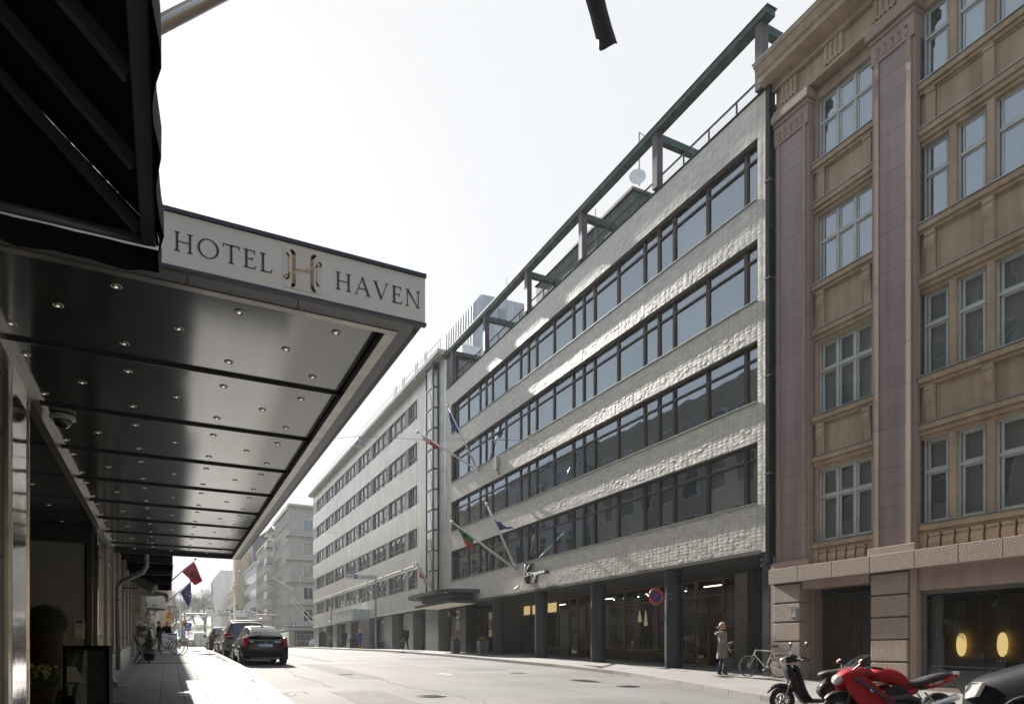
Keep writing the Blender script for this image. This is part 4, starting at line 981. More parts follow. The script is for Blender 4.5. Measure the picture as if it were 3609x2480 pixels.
for y_, l_ in ((20.6, 1.0), (22.3, 1.2), (26.5, 1.2), (30.5, 1.2), (35.5, 1.4)):
    t = MB(); t.box(SX+1.2, SX+1.26, y_, y_+l_, 2.96, 3.0); obj('ceiling_light', t, m_tubel, shop)
# things in the jewellery window
m_bust = M('cream_bust', (.45,.38,.27), .6); m_shade = M('glass_pendant_shade', (.6,.52,.36), .4, emit=(1,.8,.5), es=.12)
rr = random.Random(2)
for i, px in enumerate((2230, 2248, 2263, 2284, 2303, 2414, 2222)):
    Yq = YP(px, SX+.35) ; t = MB(); hgt = rr.uniform(.22, .42); zb1 = .05 if px > 2400 else .22
    t.lathe([(.10, 0), (.12, .03), (.09, hgt*.5), (.05, hgt*.75), (.045, hgt)], (SX+.4, Yq, zb1), 14, sx=.6)
    o = obj('necklace_bust', t, m_bust, None, smooth=40); tag(o, ('second', 'third', 'fourth', 'fifth', 'sixth', 'rightmost', 'leftmost')[i] + ' cream necklace bust, counted from the left, on the jewellery window shelf', 'display bust', 'necklace busts in the jewellery window')
t = MB(); t.box(SX+.2, SX+.75, Ym[4]+.1, Ym[6], .16, .215); o = obj('display_shelf', t, m_bust, shop)
for px, zt_, zb2 in ((2254, 2.0, 1.55), (2275, 2.02, 1.35)):
    Yq = YP(px, SX+.5); a = thing('pendant_lamp', 'narrow %s glass pendant lamp in the jewellery shop window' % ('shorter' if zb2 > 1.5 else 'longer'), 'lamp', (SX+.5, Yq, zt_), 0, 'pendant lamps in the jewellery window')
    t = MB(); t.lathe([(.09, 0), (.10, .1), (.03, (zt_-zb2)*.8+.1), (.02, zt_-zb2+.1)], (SX+.5, Yq, zb2), 14); obj('lamp_shade', t, m_shade, a, smooth=40)
    t = MB(); t.tube([(SX+.5, Yq, zt_), (SX+.5, Yq, 3.1)], .006, 4); obj('cord', t, m_black, a)
m_spot = M('spot_face', (1,.9,.7), .3, var=0, emit=(1,.85,.6), es=5)
for i, px in enumerate((2200, 2251, 2286, 2418, 2165)):
    Yq = YP(px, SX+.25); a = thing('spotlight', ('second', 'third', 'fourth', 'rightmost', 'leftmost')[i] + ' track spotlight, counted from the left, under the jewellery shop ceiling', 'spotlight', (SX+.3, Yq, 2.9), 0, 'track spotlights in the jewellery shop')
    t = MB(); t.tube([(SX+.25, Yq, 2.95), (SX+.22, Yq, 2.76)], .055, 12); obj('can', t, m_alu, a, smooth=40)
    t = MB(); t.tube([(SX+.2199, Yq, 2.759), (SX+.219, Yq, 2.752)], .045, 12); obj('bulb', t, m_spot, a)
t = MB(); t.box(SX+1.4, SX+1.42, 24.4, 25.1, .9, 1.8); obj('picture', t, M('teal_picture', (.05,.10,.12), .5), shop)
# entrance at the left end: dark stone wall with two oval shields, brass doors, layered canopy
m_darkst = M('dark_stone_slab', (.05,.05,.048), .4, var=.2, scale=12, rn=.1)
ent = thing('embassy_entrance', 'entrance with brass doors and dark stone wall under the rounded dark canopy', 'entrance', (17, 40, 0))
z = g(41) - .3; 
while z < 3.1:
    for y0, y1 in ((40.15, 41.35), (41.36, 42.55)): t = MB(); t.box(16.95, 17.4, y0, y1, z+.004, min(3.12, z+.78)); obj('stone_slab', t, m_darkst, ent)
    z += .785
frame_between(ent, 38.9, 40.1, [g(39)+.1, 2.1, 3.05], X=18.4, name='door'); frame_between(ent, 40.11, 41.3, [g(40)+.1, 2.1, 3.05], X=18.4, name='door'); frame_between(ent, 41.31, 42.5, [g(41)+.1, 2.1, 3.05], X=18.4, name='door')
t = MB(); t.box(18.3, 20.3, 38.55, 38.88, g(38)-.3, ZB-.04); obj('side_wall', t, m_darkst, ent)
m_shld = M('enamel_white', (.62,.60,.53), .35, var=.04); m_shg = M('enamel_green', (.05,.16,.06), .5); m_shr = M('enamel_red', (.5,.04,.03), .5)
for lab, px, py, kind in (('upper oval white shield with a black eagle crest by the entrance', 1612, 2164, 0), ('lower oval shield with a red and gold crest in a green wreath', 1612, 2202, 1)):
    Y_ = YP(px, 16.93); Zc_ = ZP(px, py, 16.93); a = thing('crest_shield', lab, 'sign', (16.9, Y_, Zc_))
    def ov(ry, rz, x, mat, nm='shield_plate'):
        mb = MB(); n = 28; mb.prism([(x, Y_+ry*math.cos(2*math.pi*k/n), Zc_+rz*math.sin(2*math.pi*k/n)) for k in range(n)], (.008, 0, 0)); obj(nm, mb, mat, a)
    ov(.34+.03*kind, .32, 16.93, m_shld)
    if kind == 0:
        mb = MB()
        for s in (-1, 1): mb.prism([(16.92, Y_, Zc_-.10), (16.92, Y_+s*.07, Zc_-.15), (16.92, Y_+s*.17, Zc_-.05), (16.92, Y_+s*.19, Zc_+.10), (16.92, Y_+s*.10, Zc_+.02), (16.92, Y_+s*.03, Zc_+.10), (16.92, Y_, Zc_+.12)], (.006,0,0))
        mb.prism([(16.919, Y_-.04, Zc_+.04), (16.919, Y_+.04, Zc_+.04), (16.919, Y_, Zc_+.16)], (.006,0,0)); obj('eagle', mb, m_black, a)
    else:
        for k in range(26):
            th = 6.283*k/26; mb = MB(); mb.ball((16.925, Y_+.28*math.cos(th), Zc_+.24*math.sin(th)), .012, .035, .03, 6, 4); obj('wreath_leaf', mb, m_shg, a)
        ov(.17, .16, 16.92, m_yel, 'crest_field'); ov(.11, .12, 16.915, m_shr, 'crest_field'); ov(.06, .065, 16.91, m_shld, 'crest_field')
mpl = M('brass_plaque', (.6,.45,.2), .4, m=.3)
for k, z_ in enumerate((1.95, 1.45, .95)): t = MB(); t.box(16.62, 16.65, 35.55, 35.95, z_, z_+.42); obj('plaque', t, mpl if k != 1 else m_brown, tb)
# layered entrance canopy
ec = thing('entrance_canopy', 'dark rounded canopy layered over the entrance beneath the two flagpoles', 'canopy', (15.5, 40, 3.4))
def rounded(x0, x1, y0, y1, z0, z1, r, n=8):
    P = [(x1, y0), (x1, y1)]
    for cx, cy, a0 in ((x0+r, y1-r, 90), (x0+r, y0+r, 180)):
        for k in range(n+1): th = D2R(a0 + 90*k/n); P.append((cx+r*math.cos(th), cy+r*math.sin(th)))
    mb = MB(); mb.prism([(x, y, z0) for x, y in P], (0, 0, z1-z0)); return mb
obj('roof_slab', rounded(14.35, 16.59, 37.1, 45.6, 3.62, 3.82, 1.9), m_dkgrey, ec)
t = MB(); t.box(15.2, 16.58, 38.1, 43.5, 3.3, 3.619); obj('box_layer', t, m_black, ec)
t = MB(); t.box(14.9, 18.3, 37.6, 43.9, 3.16, 3.299); t2 = MB(); t2.box(14.85, 16.55, 37.55, 43.95, 3.0, 3.159); obj('lower_slab', t2, m_dkgrey, ec)
for k in range(7): t = MB(); t.box(15.0+k*.22, 15.03+k*.22, 37.7, 43.8, 2.97, 2.999); obj('light_grille', t, m_alu, ec)
t = MB(); t.box(14.95, 16.5, 37.65, 43.85, 2.985, 2.9985); obj('lit_ceiling', t, M('lit_canopy_ceiling', (.4,.38,.3), .6, emit=(1,.9,.65), es=.10), ec)
for y_ in (37.9, 43.4): t = MB(); t.tube([(14.7, y_, 3.615), (14.7, y_, 3.60)], .06, 12); obj('downlight', t, m_lamp, ec)
def numsign(s, label, loc, y0, y1, z0, z1, x):
    a = thing('house_number', label, 'sign', loc); t = MB(); t.box(x, x+.35, y0, y1, z0, z1); obj('box', t, m_black, a)
    return a
ns = numsign('22', 'black house number box reading 22 hanging at the arcade corner near the granite house', (17, 15.7, 2.9), 15.45, 16.05, 2.72, 3.11, 17.0)
text('22', ns, (17.02, 15.448, 2.79), (1,0,0), (0,0,1), .22, m_white, .29, ext=.004)
text('22', ns, (16.995, 15.98, 2.79), (0,-1,0), (0,0,1), .24, m_white, .42, ext=.004)
ns = numsign('22', 'small dark house number box reading 22 under the rounded entrance canopy', (16.7, 42.3, 2.6), 41.7, 42.5, 2.42, 2.75, 16.58)
text('22', ns, (16.575, 42.3, 2.5), (0,-1,0), (0,0,1), .18, m_white, .38, ext=.004)
# script sign of the restaurant on the tiles
sg = thing('neon_sign', 'black and white handwritten style Krogenius sign on the tile facade', 'sign', (16.5, 31, 4))
def SP(px, py): X = 16.42; return Vector((X, YP(px, X), ZP(px, py, X)))
kx = lambda x: 1500 + x/3.574
ky = lambda y: 2000 + y/3.574
def sgpoly(pts, d0=.0, mat=m_black, nm='backing'):
    mb = MB(); mb.prism([SP(kx(a), ky(b)) + Vector((d0, 0, 0)) for a, b in pts], (.10, 0, 0)); obj(nm, mb, mat, sg)
sgpoly([(1243,-55),(1340,-55),(1285,40),(1298,110),(1285,200),(1262,200),(1240,140)])
sgpoly([(1335,60),(1480,22),(1530,30),(1530,68),(1400,85),(1380,190),(1335,190),(1350,110)], .002)
sgpoly([(1280,50),(1340,58),(1350,110),(1300,100)], .004)
m_neon = M('white_neon_tube', (.75,.75,.72), .4, emit=(1,1,1), es=.12)
def stroke(pts, r=.016):
    mb = MB(); mb.tube([SP(kx(a), ky(b)) + Vector((-.02, 0, 0)) for a, b in pts], r, 6); obj('neon_letter', mb, m_neon, sg, smooth=True)
stroke([(1256,-45),(1245,20),(1243,90),(1252,112),(1275,100),(1290,70)]); stroke([(1310,-40),(1275,10),(1262,40),(1280,80),(1292,105)])
stroke([(1292,105),(1290,62),(1300,55),(1312,62)]); stroke([(1330,62),(1315,75),(1318,98),(1332,98),(1342,78),(1330,62),(1352,68)])
stroke([(1385,62),(1362,66),(1358,90),(1375,92),(1385,62),(1378,130),(1355,180),(1342,165),(1360,120),(1392,80)])
stroke([(1392,80),(1412,62),(1405,50),(1392,62),(1397,86),(1415,80)]); stroke([(1418,80),(1420,48),(1424,72),(1434,46),(1440,72),(1450,66)]); stroke([(1450,66),(1452,42),(1456,38)]); stroke([(1458,40),(1460,64),(1474,60),(1476,36),(1480,60)]); stroke([(1500,34),(1484,36),(1492,50),(1486,62),(1476,58)])
# facade cameras, service box, wire hooks
cc = thing('security_camera', 'white bullet security camera hanging off the tiles left of the script sign', 'camera', (16.4, 32.5, 3.5))
a_ = SP(kx(1120), ky(275)); b_ = SP(kx(1178), ky(232)); t = MB(); t.tube([a_, b_], .07, 10); obj('camera_body', t, m_white, cc, smooth=40)
t = MB(); t.tube([b_, SP(kx(1175), ky(275)), SP(kx(1200), ky(295)) + Vector((.18,0,0))], .02, 6); obj('bracket', t, m_grey, cc)
bx2 = thing('junction_box', 'grey service box with cable on the tiles between the second and third window bands', 'box', (16.5, 34, 9))
Yq, Zq = YP(1750, 16.5), ZP(1750, 1635, 16.5); t = MB(); t.box(16.4, 16.585, Yq-.15, Yq+.2, Zq-.32, Zq+.4); obj('case', t, m_palegr, bx2)
t = MB(); t.tube([(16.5, Yq-.1, Zq-.32), (16.5, Yq-.25, Zq-.65), (16.58, Yq-.3, Zq-.55)], .025, 6); obj('cable', t, m_dkgrey, bx2)
# downpipe at the corner of the granite house
dpr = thing('downpipe', 'tall dark green downpipe between the tile facade and the granite house', 'pipe', (16.4, 15.2, 3))
t = MB(); t.box(16.46, 16.70, 15.10, 15.30, 2.75, 17.55); obj('pipe', t, M('dark_green_metal', (.016,.026,.026), .85, spec=.1, var=.15), dpr, bevel=.03)
for z_ in (5.5, 8.5, 11.5, 14.5): t = MB(); t.box(16.45, 16.71, 15.09, 15.31, z_, z_+.05); obj('clamp', t, m_dkgrey, dpr)
# ================================================================ GRANITE AND OCHRE HOUSE, FAR RIGHT
m_gr = M('pink_granite', (.36, .275, .235), .75, streak=.15, var=.20, scale=55, bump=.35, bs=70, rn=.05, det=6)
m_grp = M('polished_pink_granite', (.30, .235, .235), .5, streak=.22, var=.20, scale=70, rn=.06, det=6, bump=.05)
m_grr = M('rough_pink_granite', (.36, .285, .24), .85, var=.22, scale=40, bump=1.5, bs=38, rn=.06, det=6)
m_och = M('ochre_plaster', (.45, .35, .25), .85, var=.12, scale=1.2, bump=.25, bs=60, streak=.22, det=8)
m_flash = M('blue_grey_flashing', (.34, .38, .40), .35, m=.4, var=.1)
m_gwf = M('grey_painted_frame', (.52, .56, .55), .5, var=.08)
gh = thing('granite_house', 'ochre house with pink granite pilasters, heavy cornice and tall paired windows', 'building', (16.6, 9, 0))
PX, WXg = 16.62, 16.90
RG = [(16.09, 14.2), (12.69, 10.70), (8.99, 6.89), (5.34, 3.22)]
PIL = [(15.08, 13.85), (11.85, 10.68), (5.9, 4.7)]
BAY = [(13.85, 11.85), (10.68, 5.9), (4.7, -1)]
t = MB(); t.box(WXg+.3, 28, -2, 15.08, 2.11, 18.3)
obj('core', t, m_darkint, gh)
def gwin(y0, y1, z0, z1, x=17.02, cols=None, rowsplit=.62, blind=m_blind):
    """one timber casement group; cols = list of (y0,y1)"""
    f = MB()
    f.box(x-.02, x+.08, y0, y0+.05, z0, z1); f.box(x-.02, x+.08, y1-.05, y1, z0, z1); f.box(x-.018, x+.078, y0+.051, y1-.051, z0, z0+.06); f.box(x-.018, x+.078, y0+.051, y1-.051, z1-.05, z1)
    zt_ = z0 + (z1-z0)*rowsplit; f.box(x-.035, x+.07, y0+.051, y1-.051, zt_-.035, zt_+.035)
    n = cols; w_ = (y1-y0-.1)/n
    for k in range(1, n): yy = y0+.05+w_*k; f.box(x-.03, x+.07, yy-.03, yy+.03, z0+.061, zt_-.036); f.box(x-.03, x+.07, yy-.03, yy+.03, zt_+.036, z1-.051)
    s = MB()
    for k in range(n):
        a, b = y0+.05+w_*k+.035, y0+.05+w_*(k+1)-.035
        for c, d in ((z0+.062, zt_-.037), (zt_+.037, z1-.052)):
            s.box(x+.005, x+.04, a, a+.055, c, d); s.box(x+.005, x+.04, b-.055, b, c, d); s.box(x+.006, x+.039, a+.056, b-.056, c, c+.05); s.box(x+.006, x+.039, a+.056, b-.056, d-.05, d)
    fo = obj('window', f, m_gwf, gh)
    obj('sash', s, m_gwf, fo)
    for k in range(n):
        a, b = y0+.05+w_*k+.07, y0+.05+w_*(k+1)-.07
        for c, d in ((z0+.10, zt_-.075), (zt_+.075, z1-.09)): q = MB(); q.box(x+.02, x+.026, a, b, c, d); obj('pane', q, m_glassb if z0 > 10 else m_glass, fo)
    q = MB(); q.box(x+.11, x+.12, y0+.03, y1-.03, z0, z1)
    obj('blind', q, blind, fo)
for bi, (b1, b0) in enumerate(BAY):
    if bi == 2: groups = [(b0+1, b1-.3)]
    groups = {0: [(11.98, 13.74, 3)], 1: [(10.0, 10.66, 1), (9.15, 9.83, 1), (7.5, 8.98, 2), (6.7, 7.3, 1), (6.02, 6.5, 1)], 2: [(3.5, 4.5, 2)]}[bi]
    for ri, (zt_, zb2) in enumerate(RG):
        for gi, (y0, y1, n) in enumerate(groups):
            gwin(y0, y1, zb2, zt_, cols=n, blind=(m_blind if ri != 1 else m_room) if (ri + gi) % 4 else m_curt)
    # wall fields: between windows and around them
    segs = sorted([(y0, y1) for y0, y1, _ in groups])
    for ri, (zt_, zb2) in enumerate(RG):
        prev = b0
        for y0, y1 in segs + [(b1, b1)]:
            if y0 - prev > .02: wl = MB(); wl.box(WXg, WXg+.3, prev+.001, y0-.001, zb2, zt_); obj('window_pier', wl, m_och, gh)
            prev = y1
    lv = [(16.62, 18.3)] if False else []
    zs_ = [(RG[0][0], 17.3)] + [(RG[k+1][0], RG[k][1]) for k in range(3)] + [(2.56, RG[3][1])]
    for k, (za, zb3) in enumerate(zs_):
        t = MB(); t.box(WXg-.001, WXg+.3, b0+.001, b1-.001, za, zb3); obj('wall_field', t, m_och, gh)
        if k == 0: continue
        # sill moulding with flashing, and lower moulding above the next window
        t = MB(); t.box(WXg-.16, WXg-.002, b0+.002, b1-.002, zb3-.17, zb3-.022); t.box(WXg-.10, WXg-.002, b0+.003, b1-.003, zb3-.26, zb3-.171); obj('sill_moulding', t, m_och, gh, bevel=.02)
        t = MB(); t.box(WXg-.19, WXg+.10, b0+.002, b1-.002, zb3-.02, zb3+.004); obj('flashing', t, m_flash, gh)
        if k < 4:
            t = MB(); t.box(WXg-.13, WXg-.002, b0+.002, b1-.002, za+.22, za+.36); t.box(WXg-.07, WXg-.002, b0+.003, b1-.003, za+.10, za+.219); obj('lintel_moulding', t, m_och, gh, bevel=.015)
            t = MB(); t.box(WXg-.155, WXg-.002, b0+.002, b1-.002, za+.362, za+.38); obj('flashing', t, m_flash, gh)
            # raised frame of the parapet field
            h0, h1 = za+.385, zb3-.265
            t = MB(); t.box(WXg-.03, WXg-.002, b0+.42, b1-.42, h1-.05, h1-.001); t.box(WXg-.03, WXg-.002, b0+.42, b0+.46, h0, h1-.051); t.box(WXg-.03, WXg-.002, b1-.46, b1-.42, h0, h1-.051); obj('field_frame', t, m_och, gh)
            pos = [b0+.27, b1-.27] + ([(b0+b1)/2+.78, (b0+b1)/2-.78] if b1-b0 > 3 else [])
            for yc in pos:
                pr = [(0, h1), (-.12, h1), (-.13, h1-.10), (-.10, h1-.13), (-.14, h1-.26), (-.13, h1-.38), (-.07, h1-.55), (-.05, h0+.02), (0, h0+.02)] if k > 1 else [(0, h1), (-.10, h1), (-.10, h1-.08), (-.07, h1-.09), (-.07, h0+.02), (0, h0+.02)]
                mb = MB(); mb.prism([(WXg-.003+a, yc-.12, z) for a, z in pr], (0, .24, 0)); obj('console', mb, m_och, gh, bevel=.008)
        else:
            # balustrade of fat S-shaped blocks on the granite band
            n = max(3, round((b1-b0-.5)/.325)); w_ = (b1-b0-.5)/n; h0, h1 = 2.58, zb3-.262
            t = MB(); t.box(WXg-.12, WXg-.002, b0+.004, b0+.22, h0, h1); t.box(WXg-.12, WXg-.002, b1-.22, b1-.004, h0, h1); obj('end_block', t, m_och, gh)
            for j in range(n):
                ya = b0+.25+w_*j+.028; H = h1-h0
                pr = [(0, h1), (-.15, h1), (-.15, h1-.06), (-.11, h1-.08), (-.15, h1-.14), (-.17, h1-.24), (-.15, h1-.34), (-.10, h1-.46), (-.08, h0), (0, h0)]
                mb = MB(); mb.prism([(WXg-.003+a, ya, z) for a, z in pr], (0, w_-.056, 0)); obj('baluster', mb, m_och, gh, bevel=.006)
# granite pilasters, stone by stone
for pi, (p1, p0) in enumerate(PIL):
    n = 25; z = 2.76; hh = (15.45-z)/n
    t = MB(); t.box(PX+.06, WXg+.3, p0+.01, p1-.01, z-.2, 16.44); obj('pilaster_core', t, m_joint, gh)
    for k in range(n):
        t = MB(); t.box(PX+.03, PX+.2, p0+.215, p1-.215, z+k*hh+.003, z+(k+1)*hh-.003); obj('granite_block', t, m_grp, gh)
    for k in range(0, n+1, 2):
        z1 = min(15.45, z+(k+2)*hh)
        if z1 <= z+k*hh: break
        for a, b, xo in ((p0+.09, p0+.21, PX-.005), (p1-.21, p1-.09, PX-.005), (p0, p0+.085, PX+.055), (p1-.085, p1, PX+.055)):
            t = MB(); t.box(xo, PX+.25, a, b, z+k*hh+.004, z1-.004); obj('granite_edge_stone', t, m_gr, gh)
    t = MB(); t.box(PX-.07, WXg+.2, p0-.06, p1+.06 if pi else p1, 2.552, 2.755); obj('pilaster_plinth', t, m_grr, gh, bevel=.015)
    t = MB(); t.box(PX-.01, WXg+.2, p0, p1, 15.452, 16.0); obj('capital_frieze', t, m_gr, gh)
    t = MB(); nn = 5; 
    for k in range(nn):
        ya = p0+.1+(p1-p0-.2)*k/nn; w_ = (p1-p0-.2)/nn
        t.box(PX-.03, PX-.0105, ya+w_*.28, ya+w_*.72, 15.55, 15.78); t.tube([(PX-.03, ya+w_*.5, 15.78), (PX-.0105, ya+w_*.5, 15.78)], w_*.22, 12)
    obj('capital_flutes', t, m_gr, gh, kind='stuff')
    t = MB(); t.box(PX-.06, WXg+.2, p0-.04, p1+.04 if pi else p1, 16.002, 16.12); t.box(PX-.14, WXg+.2, p0-.10, p1+.10 if pi else p1+.02, 16.122, 16.36); t.box(PX-.10, WXg+.2, p0-.07, p1+.07 if pi else p1, 16.362, 16.44); obj('capital', t, m_gr, gh, bevel=.03)
# entablature and cornice
t = MB(); t.box(PX+.08, WXg+.29, -2, 15.07, 16.45, 17.25); obj('frieze', t, m_och, gh)
t = MB(); t.box(PX-.02, PX+.079, -2, 15.09, 16.45, 16.55); t.box(PX-.06, PX+.079, -2, 15.10, 17.18, 17.26); obj('architrave', t, m_och, gh)
y = 14.55
while y > -1:
    t = MB()
    for k in range(4): t.box(PX-.0, PX+.079, y-.30+k*.16, y-.30+k*.16+.10, 16.70, 17.179)
    t.box(PX+.03, PX+.0795, y-.31, y+.29, 16.69, 17.178); t.box(PX-.035, PX+.08, y-.33, y+.31, 16.62, 16.689)
    for k in range(5): t.box(PX-.03, PX+.03, y-.30+k*.125, y-.23+k*.125, 16.57, 16.619)
    obj('triglyph', t, m_och, gh); y -= 1.52
cp = [(0, 17.262), (-.12, 17.27), (-.16, 17.40), (-.55, 17.44), (-.56, 17.60), (-.62, 17.63), (-.70, 17.80), (-.76, 17.84), (-.76, 17.93), (-.3, 18.05), (0, 18.1)]
mb = MB(); mb.prism([(PX+.1+a, -2, z) for a, z in cp], (0, 17.3, 0)); obj('cornice', mb, m_och, gh)
t = MB(); t.box(PX-.68, PX+.3, -2, 15.34, 17.932, 17.96) ; obj('cornice_flashing', t, m_flash, gh)
t = MB(); t.box(PX+.15, 28, -2, 15.06, 17.961, 18.4); obj('roof', t, m_cop, gh)
# the granite string course, block by block
ye = 15.12; ks = [15.12, 14.05, 12.9, 11.75, 10.55, 9.5, 8.55, 7.4, 6.3, 5.1, 4.0, 2.8, 1.5, 0]
for a, b in zip(ks, ks[1:]):
    t = MB(); t.box(PX-.20, WXg+.3, b+.004, a-.004, 2.10, 2.55); obj('band_stone', t, m_grr, gh, bevel=.012)
t = MB(); t.box(PX-.02, PX+.3, 15.082, 15.2, -1.2, 2.95); obj('corner_strip', t, m_gr, gh)
# ground floor piers
for (p1, p0, nm) in ((15.08, 14.07, 0), (11.84, 10.80, 1), (5.7, 4.7, 2)):
    for k in range(6):
        z1 = 2.08 - .575*k; z0 = z1 - .575
        t = MB(); t.box(PX-.06, PX+.40, p0+.02, p1-.02, z0+.02, z1-.02); obj('rusticated_block', t, m_grr, gh, bevel=.02)
        t = MB(); t.box(PX+.03, PX+.86, p0+.045 if nm == 0 else p0+.045, p1-.045, z0+.002, z1-.002); 
        obj('pier_course', t, m_gr, gh)
        if nm == 0:
            t = MB(); t.box(PX+.41, PX+.90, 13.98, 14.115, z0+.004, z1-.004); obj('reveal_stone', t, m_gr, gh)
t = MB(); t.box(PX-.02, WXg+.6, 11.9, 14.03, 1.88, 2.098); obj('gate_lintel', t, m_gr, gh)
t = MB(); t.box(PX+.0, PX+.3, 10.62, 10.80, -1.2, 2.098); obj('pier_margin', t, m_gr, gh)
t = MB(); t.box(PX+.06, PX+.5, 5.75, 10.61, 1.56, 2.098); obj('shop_lintel', t, m_gr, gh)
t = MB(); t.box(PX-.05, PX+.5, 5.75, 10.61, -1.3, -.83); obj('shop_sill', t, m_grr, gh)
# timber gate, board by board
gate = thing('wooden_gate', 'dark brown vertical board gate with a wicket door in the granite house', 'gate', (17.4, 13, 0))
m_gate = M('dark_brown_board', (.035, .026, .021), .55, var=.3, scale=4, stretch=(6,6,.6), rn=.2)
y = 11.9; k = 0
while y < 14.0:
    t = MB(); t.box(17.42 + (.012 if y < 12.75 else 0), 17.5, y+.004, min(14.0, y+.105)-.004, -1.1, 1.80 if not (11.9 <= y < 12.75) else 1.80); obj('board', t, m_gate, gate); y += .105
t = MB(); t.box(17.36, 17.42, 11.9, 14.0, 1.78, 1.879); obj('gate_frame', t, m_gate, gate)
t = MB(); t.box(17.40, 17.419, 12.73, 12.78, -1.1, 1.45); t.box(17.40, 17.419, 11.9, 12.729, 1.42, 1.47); obj('wicket_frame', t, m_gate, gate)
pl = thing('wall_plate', 'small white enamel utility plate on the granite pier', 'sign', (16.5, 14.35, 1.2))
Y1, Y0, Z1, Z0 = YP(2788, 16.55), YP(2805, 16.55), ZP(2796, 2138, 16.55), ZP(2796, 2176, 16.55)
t = MB(); t.box(16.538, 16.558, Y0, Y1, Z0, Z1); obj('plate', t, m_white, pl)
t = MB(); t.box(16.534, 16.5375, Y0, Y1, Z1-.02, Z1); t.box(16.534, 16.5375, Y0, Y1, Z0, Z0+.02); t.box(16.534, 16.5375, Y0, Y0+.012, Z0+.021, Z1-.021); t.box(16.534, 16.5375, Y1-.012, Y1, Z0+.021, Z1-.021); t.box(16.533, 16.5365, (Y0+Y1)/2-.008, (Y0+Y1)/2+.008, Z0+.11, Z1-.06); t.box(16.533, 16.5365, Y0+.03, Y1-.03, Z1-.1, Z1-.085); obj('plate_marks', t, m_navy, pl)
# cosmetics shop window
sh = thing('shop_window', 'large grey framed shop window with two glowing oval wall lamps in the granite house', 'shop window', (16.9, 8.5, 0))
m_shframe = M('shop_frame_grey', (.16,.16,.15), .4, m=.3)
t = MB(); t.box(16.80, 16.90, 10.5, 10.6, -.83, 1.56); t.box(16.80, 16.90, 5.8, 5.9, -.83, 1.56); t.box(16.801, 16.899, 5.901, 10.499, 1.46, 1.56); t.box(16.801, 16.899, 5.901, 10.499, -.83, -.76); obj('frame', t, m_shframe, sh)
t = MB(); t.box(16.845, 16.855, 5.9, 10.5, -.76, 1.46); obj('pane', t, m_shopglass, sh)
m_olive = M('olive_wall', (.34,.25,.13), .8, var=.1)
t = MB(); t.box(21.0, 21.1, 2.5, 14, -.95, 1.7); t.box(17.6, 21, 13.7, 13.75, -.95, 1.7); obj('back_wall', t, m_olive, sh)
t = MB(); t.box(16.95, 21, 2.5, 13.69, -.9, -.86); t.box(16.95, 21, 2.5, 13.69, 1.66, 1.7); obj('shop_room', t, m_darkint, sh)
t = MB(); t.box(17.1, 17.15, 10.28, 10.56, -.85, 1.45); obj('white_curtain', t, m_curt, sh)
m_oval = M('glowing_oval', (.9,.75,.4), .5, var=0, emit=(1,.72,.28), es=.42)
for i, (px, wpx) in enumerate(((3390, 14), (3535, 13))):
    zc = None; X = 20.9; Yq = YP(px, X); Zq = ZP(px, 2270, X)
    a = thing('oval_wall_lamp', ('left' if i == 0 else 'right') + ' of the two glowing yellow oval lamps on the shop back wall', 'lamp', (X, Yq, Zq), 0, 'glowing oval lamps in the shop')
    mb = MB(); n = 28; mb.prism([(X, Yq+.13*math.cos(2*math.pi*k/n), Zq+.34*math.sin(2*math.pi*k/n)) for k in range(n)], (-.06, 0, 0)); obj('diffuser', mb, m_oval, a)
for px0, px1, py, lb in ((3370, 3466, 2319, 'left'), (3472, 3545, 2335, 'right')):
    X = 18.3; ya, yb = YP(px1, X), YP(px0, X); zt_ = ZP((px0+px1)/2, py, X)
    a = thing('display_plinth', lb + ' pale display plinth with cosmetics bottles inside the shop window', 'plinth', (X, (ya+yb)/2, -.86), 0, 'display plinths in the shop window')
    t = MB(); t.box(X, X+.5, ya, yb, -.86, zt_); obj('body', t, M('plinth_grey', (.30,.32,.31), .5), a)
    for k in range(3):
        b = thing('cosmetics_bottle', ('tallest', 'middle sized', 'shortest')[k] + ' white cosmetics bottle on the %s display plinth' % lb, 'bottle', (X+.2, ya+.12+.09*k, zt_), 0, 'cosmetics bottles on the %s plinth' % lb)
        t = MB(); hh = (.2, .14, .1)[k]; t.lathe([(.028, 0), (.03, hh*.7), (.012, hh*.78)], (X+.2, ya+.12+.09*k, zt_+.001), 12); obj('body', t, m_white, b, smooth=40)
        t = MB(); t.lathe([(.013, 0), (.013, hh*.2)], (X+.2, ya+.12+.09*k, zt_+hh*.79), 10); obj('cap', t, m_grey, b)
for px, py, X in ((3255, 2124, 17.6), (3510, 2125, 17.8)):
    Yq, Zq = YP(px, X), ZP(px, py, X); a = thing('spotlight', 'track spotlight inside the cosmetics shop window, %s' % ('near its left edge' if px < 3300 else 'above the plinths'), 'spotlight', (X, Yq, Zq))
    t = MB(); t.tube([(X, Yq, Zq+.08), (X-.04, Yq+.05, Zq-.08)], .045, 12); obj('can', t, m_alu, a, smooth=40); t = MB(); t.tube([(X, Yq, Zq+.08), (X, Yq, 1.6)], .01, 5); obj('stem', t, m_black, a)
a = thing('vase_of_blossom', 'tall white vase with an arching spray of pale blossom inside the cosmetics shop', 'vase', (17.3, YP(3320, 17.3), -.86))
X = 17.3; Yq = YP(3320, X); t = MB(); t.lathe([(.07, 0), (.05, .5), (.04, 1.0), (.055, 1.25)], (X, Yq, -.84), 14); obj('vase', t, m_shld, a, smooth=40)
rr = random.Random(6); br = MB(); fl = MB()
